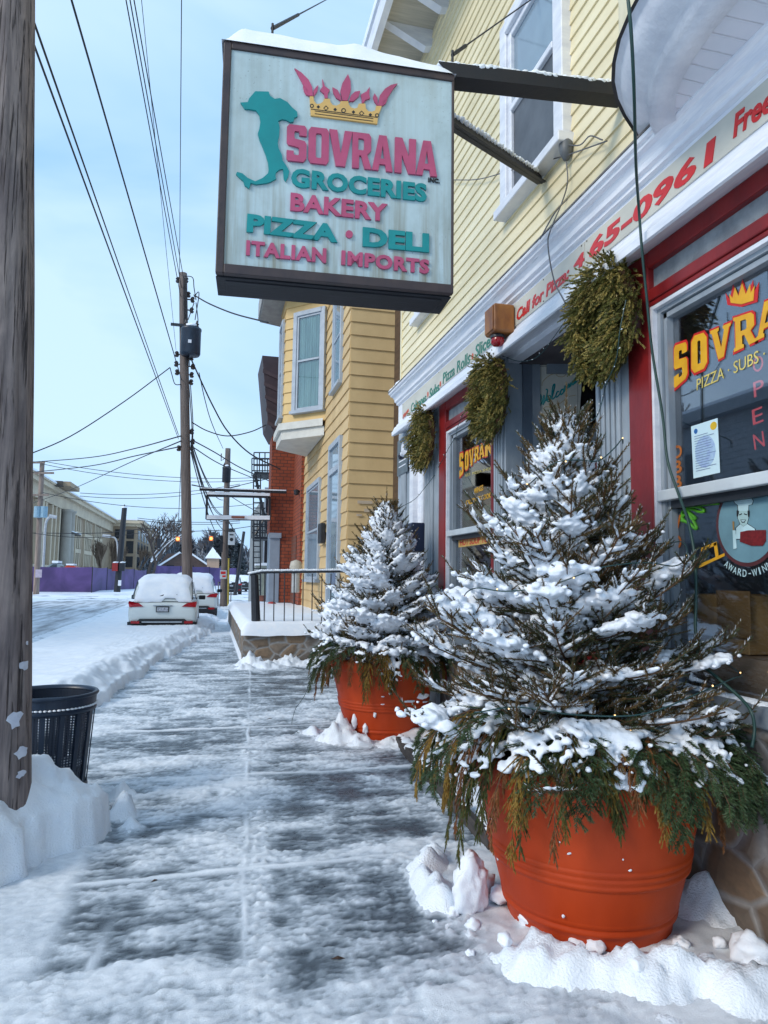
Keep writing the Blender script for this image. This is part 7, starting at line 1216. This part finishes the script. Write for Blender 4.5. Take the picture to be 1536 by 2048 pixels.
def fence(lst, h, seg, name):
    for (x0, y0), (x1, y1) in zip(lst, lst[1:]):
        n = max(1, int(math.hypot(x1 - x0, y1 - y0) / seg))
        for k in range(n):
            p, q = Vector((x0 + (x1 - x0) * k / n, y0 + (y1 - y0) * k / n, 0)), Vector((x0 + (x1 - x0) * (k + 1) / n, y0 + (y1 - y0) * (k + 1) / n, 0)); b = B(); M1 = 8; vs = []
            for j in range(M1 + 1):
                s = j / M1; w0 = .06 * math.sin(s * 3.14) * (1 + .5 * math.sin(k)); pp_ = p.lerp(q, s) + Vector((0, -w0, 0)); vs += [pp_ + Vector((0, 0, .15)), pp_ + Vector((0, 0, h + .05 * math.cos(k * 2) - .06 * math.sin(s * 3.14)))]
            b.add(vs, [(2 * j, 2 * j + 2, 2 * j + 3, 2 * j + 1) for j in range(M1)]); b.build('panel', PUR, fn); b = B(); b.tube([p, p + Vector((0, 0, h + .1))], .04, 5); b.build('post', DPOLE, fn)
fence(FP, 2.15, 3.0, 'panel'); fence(F2, 2.9, 4.0, 'panel')
# vehicles glimpsed over the fence
vt = thing('utility_truck', 'snow roofed white truck showing over the purple fence', 'truck', tuple(on_y(103, 1137, 70))); a, c = on_y(84, 1142, 70), on_y(121, 1126, 70); b = B(); b.poly([(a.x, 70, 1.2), (c.x, 70, 1.2), (c.x, 70, c.z - .25), (c.x - .3, 70, c.z), (a.x + .9, 70, c.z), (a.x + .1, 70, a.z + .2)], (0, 1.8, 0)); b.build('body', M('truck_grey', (.22, .27, .30), .4), vt); b = B(); b.box((a.x + .8, 69.95, c.z + .005), (c.x - .2, 71.8, c.z + .2)); b.build('snow', SNOW, vt); b = B(); b.poly([(a.x + .9, 69.98, c.z - .12), (c.x - .3, 69.98, c.z - .12), (c.x - .3, 69.98, c.z - .55), (a.x + .4, 69.98, c.z - .55)], (0, .015, 0)); b.build('window', CG, vt)
rt = thing('red_machine', 'bright red machine showing over the purple fence beside the truck', 'machine', tuple(on_y(137, 1137, 70))); a, c = on_y(122, 1142, 70), on_y(152, 1132, 70); b = B(); b.poly([(a.x, 70, 1.0), (c.x, 70, 1.0), (c.x, 70, c.z - .1), (c.x - .15, 70, c.z), (a.x + .5, 70, c.z + .06), (a.x, 70, a.z + .15)], (0, 1.6, 0)); b.build('body', M('machine_red', (.55, .05, .02), .4), rt); b = B(); b.box((a.x + .4, 70, c.z + .065), (c.x - .2, 71.5, c.z + .2)); b.build('snow', SNOW, rt)
TW1 = M('bare_twig', (.10, .075, .065), .85, (.06, .045, .04), 2); TW2 = M('brown_bare_twig', (.16, .11, .075), .85, (.11, .075, .05), 2)
def bare_tree(label, base, h, seed, mat, spread=.55, depth=6, snowy=True, r0=.22, upr=.25, multi=1):
    rs = random.Random(seed); t = thing('bare_tree', label, 'tree', tuple(base)); segs, sn = [], []
    def grow(p, d, l, r, k):
        q = p + d * l; m_ = p.lerp(q, .5) + Vector((rs.uniform(-1, 1), rs.uniform(-1, 1), rs.uniform(-.3, 1))) * l * .06; segs.append(((p, m_, q), (r, r * .85, r * .7)))
        if snowy and d.z < .8 and k < depth - 1: sn.append(((p + Vector((0, 0, r * 1.1)), m_ + Vector((0, 0, r)), q + Vector((0, 0, r * .9))), (r * .8 + .01, r * .75 + .01, r * .5 + .005)))
        if k >= depth: return
        for c in range(3 if k < 3 else rs.choice((2, 2, 3))):
            a = rs.uniform(0, 6.283); dv_ = (d + Vector((math.cos(a), math.sin(a), rs.uniform(-.1, .5))) * spread * rs.uniform(.7, 1.3) + Vector((0, 0, upr))).normalized(); grow(q if c else m_.lerp(q, .8), dv_, l * rs.uniform(.62, .85), r * .66, k + 1)
    for m in range(multi):
        a = rs.uniform(0, 6.28); d = Vector((math.cos(a) * .5 * (multi > 1), math.sin(a) * .5 * (multi > 1), 1)).normalized(); grow(Vector(base) + Vector((math.cos(a), math.sin(a), 0)) * .6 * (multi > 1), d, h * .24, r0, 0)
    b = B()
    for P, r in segs[:1] if multi == 1 else segs[:1]: b.tube(P, list(r), 7)
    b.build('trunk', mat, t); b = B()
    for P, r in segs[1:]: b.tube(P, list(r), 4, False)
    b.build('crown', mat, t, False, fix=False)
    if sn:
        b = B()
        for P, r in sn: b.tube(P, list(r), 4, False)
        b.build('snow', SNOW, t, fix=False)
    return t
bare_tree('wide snow lined bare tree right of the school', on_y(296, 1160, 92) * 1.0, 10.5, 4, TW1, .62, 6, True, .26, .12, 2)
bare_tree('brown twiggy tree against the school wing, left of the black pole', Vector((on_y(214, 1150, 95).x, 95, .5)), 6.6, 8, TW2, .30, 6, False, .16, .35, 4); bare_tree('brown twiggy tree just right of the black signal pole', Vector((on_y(262, 1150, 99).x, 99, .5)), 5.6, 12, TW2, .38, 6, False, .14, .3, 3)
# far wood, conifers, houses
def wood(name, label, boxes, mats, n, sz, kind='stuff', cat=None):
    r_ = np.random.default_rng(77); Vs, mi = [], []
    for (u0, v0, u1, v1, Y, k) in boxes:
        a, c = on_y(u0, v1, Y), on_y(u1, v0, Y); N = int(n * k); x = a.x + (c.x - a.x) * r_.random(N); top = a.z + (c.z - a.z) * (.62 + .38 * np.abs(np.sin(x * .35 + Y)) * (.6 + .4 * np.sin(x * 1.7 + 2))); z = a.z + (top - a.z) * np.sqrt(r_.random(N)); y = Y + 14 * r_.random(N); P = np.stack([x, y, z], 1); D = unit(np.stack([r_.normal(0, .5, N), r_.normal(0, .5, N), np.abs(r_.normal(.7, .5, N))], 1)); W = unit(np.cross(D, r_.normal(size=(N, 3)))) * sz * .16
        Vs.append(np.stack([P - W, P + W, P + D * sz * (.6 + .8 * r_.random(N))[:, None]], 1).reshape(-1, 3)); mi.append(r_.integers(0, len(mats), N))
    V = np.concatenate(Vs); o = np_mesh(name, V, np.arange(len(V)).reshape(-1, 3), np.concatenate(mi), mats); tag(o, label, cat, None, kind); return o
WD = [M('wood_haze_grey', (.115, .125, .155), .9), M('wood_grey_brown', (.125, .115, .12), .9), M('wood_pale', (.34, .37, .42), .9)]  # distance haze is put into these blue-grey base colours
wood('far_wood', 'far off snowy grey wood beyond the rooftops', [(262, 1082, 350, 1165, 260, 1.0), (330, 1078, 420, 1165, 250, 1.0), (400, 1068, 470, 1165, 240, 1.0), (455, 1108, 520, 1170, 230, 1.0), (280, 1120, 520, 1172, 200, 1.2)], WD, 5200, 3.2)
wood('rising_wood', 'far off grey wooded slope behind the left street', [(-120, 1110, 290, 1168, 300, 2.0)], WD, 4000, 5)
for k, (u, v0, Y, hw) in enumerate([(463, 1058, 190, 2.9), (448, 1072, 200, 2.6), (478, 1088, 185, 2.2), (434, 1082, 205, 2.4)]):
    top = on_y(u, v0, Y); base = Vector((top.x, Y, .5)); r_ = np.random.default_rng(k); t = thing('pine_tree', ['tallest dark pine behind the second pole', 'pine just left of the second pole top', 'lower pine right of the turn sign', 'pine behind the tan cupola'][k], 'pine tree', tuple(base)); N = 2600; s = r_.random(N) ** .8; z = base.z + 1 + (top.z - base.z - 1) * s; rr = hw * (1 - s) * (.4 + .6 * r_.random(N)) * (.75 + .25 * np.sin(s * 40)) + .15; a = r_.random(N) * 6.283; P = np.stack([base.x + rr * np.cos(a), Y + rr * np.sin(a), z], 1); D = unit(np.stack([np.cos(a), np.sin(a), -.2 + .5 * r_.random(N)], 1)); W = unit(np.cross(D, r_.normal(size=(N, 3)))) * .16
    V = np.stack([P - W, P + W, P + D * .9], 1).reshape(-1, 3); np_mesh('crown', V, np.arange(len(V)).reshape(-1, 3), r_.choice([0, 1], N, p=[.82, .18]), [M('far_pine', (.045, .065, .075), .9), WD[2]], t); b = B(); b.tube([base - Vector((0, 0, 1)), top], [.25, .04], 6); b.build('trunk', TW1, t)
fh = thing('brick_house', 'low dark brick house with snowy gable roof beyond the far fence', 'house', tuple(on_y(370, 1150, 130))); a, c = on_y(308, 1172, 128), on_y(438, 1123, 128); rp_ = on_y(372, 1106, 128)
b = B(); b.box((a.x, 128, 0), (c.x + 3, 138, c.z - 1.5)); b.build('wall', BRF, fh); b = B(); b.poly([(a.x, 127.9, c.z - 1.5), (c.x, 127.9, c.z - 2.3), (rp_.x + 1.0, 127.9, rp_.z), (rp_.x - 3.2, 127.9, rp_.z - .2)], (0, 10, 0)); b.build('gable', BRF, fh); b = B(); b.bar((rp_.x + .6, 132, rp_.z + .1), (c.x + .2, 132, c.z - 2.0), 9, .3); b.bar((a.x, 132, c.z - 1.4), (rp_.x - 1, 132, rp_.z + .1), 9, .3); b.build('roof_snow', SNOW, fh)
for k in range(3): b = B(); b.box((a.x + 2 + k * 3.3, 127.8, 1.6), (a.x + 3.2 + k * 3.3, 127.88, 3.4)); b.build('window', FARGLASS, fh)
cp = thing('cupola_tower', 'square tan tower with white snowy pyramid roof', 'tower', tuple(on_y(426, 1150, 122))); a, c = on_y(413, 1150, 122), on_y(438.5, 1117, 122); b = B(); b.box((a.x, 122, 0), (c.x, 124.4, a.z)); b.build('base', BRF, cp); b = B(); b.box((a.x, 122, a.z), (c.x, 124.4, c.z)); b.build('louvred_stage', M('tan_clapboard', (.46, .31, .22), .7, (.40, .27, .19), 2), cp); q = on_y(425.5, 1094, 123.2); e_ = .35; b = B(); b.add([(a.x - e_, 121.6, c.z), (c.x + e_, 121.6, c.z), (c.x + e_, 124.8, c.z), (a.x - e_, 124.8, c.z), ((a.x + c.x) / 2 + .25 , 123.2, c.z + .9), (q.x, 123.2, q.z)], [(0, 1, 2, 3), (0, 1, 5), (1, 2, 5), (2, 3, 5), (3, 0, 5)]); b.build('roof', SNOW, cp)
# house across the street, out of the frame: seen mirrored in the shop glass
oh = thing('opposite_house', 'grey clapboard house across the street mirrored in the shop window', 'house', (-13, 20, 0)); b = B(); clap(b, (-12.8, 10), (-12.8, 30), 0, 7.6, .2, .02); b.build('clapboard_wall', M('slate_clapboard', (.30, .33, .36), .6), oh, fix=False); b = B(); b.box((-22, 10, 0), (-12.83, 30, 7.6)); b.box((-22.2, 9.7, 7.6), (-12.4, 30.3, 8.0)); b.build('wall', M('slate_clapboard', (.1, .11, .125)), oh)
for y, z in ((13, 1.2), (17.5, 1.2), (22, 1.2), (26.5, 1.2), (13, 4.6), (17.5, 4.6), (22, 4.6), (26.5, 4.6)): b = B(); b.box((-12.82, y, z), (-12.70, y + 1.3, z + 2.0)); f = b.build('window', GREY, oh); b = B(); b.box((-12.72, y + .12, z + .12), (-12.685, y + 1.18, z + 1.88)); b.build('pane', FARGLASS, f)
b = B(); b.box((-22, 9.8, 8.0), (-12.5, 30.2, 8.15)); b.build('roof_snow', SNOW, oh)
for k, (x, y, h) in enumerate([(-18, 32, 15), (-24, 24, 17), (-17, 44, 16)]): bare_tree(['tall bare tree behind the grey house across the street', 'taller bare tree deep behind the grey house', 'bare tree up the street from the grey house'][k], Vector((x, y, 0)), h, 40 + k, TW1, .5, 6, False, .3, .15, 1)
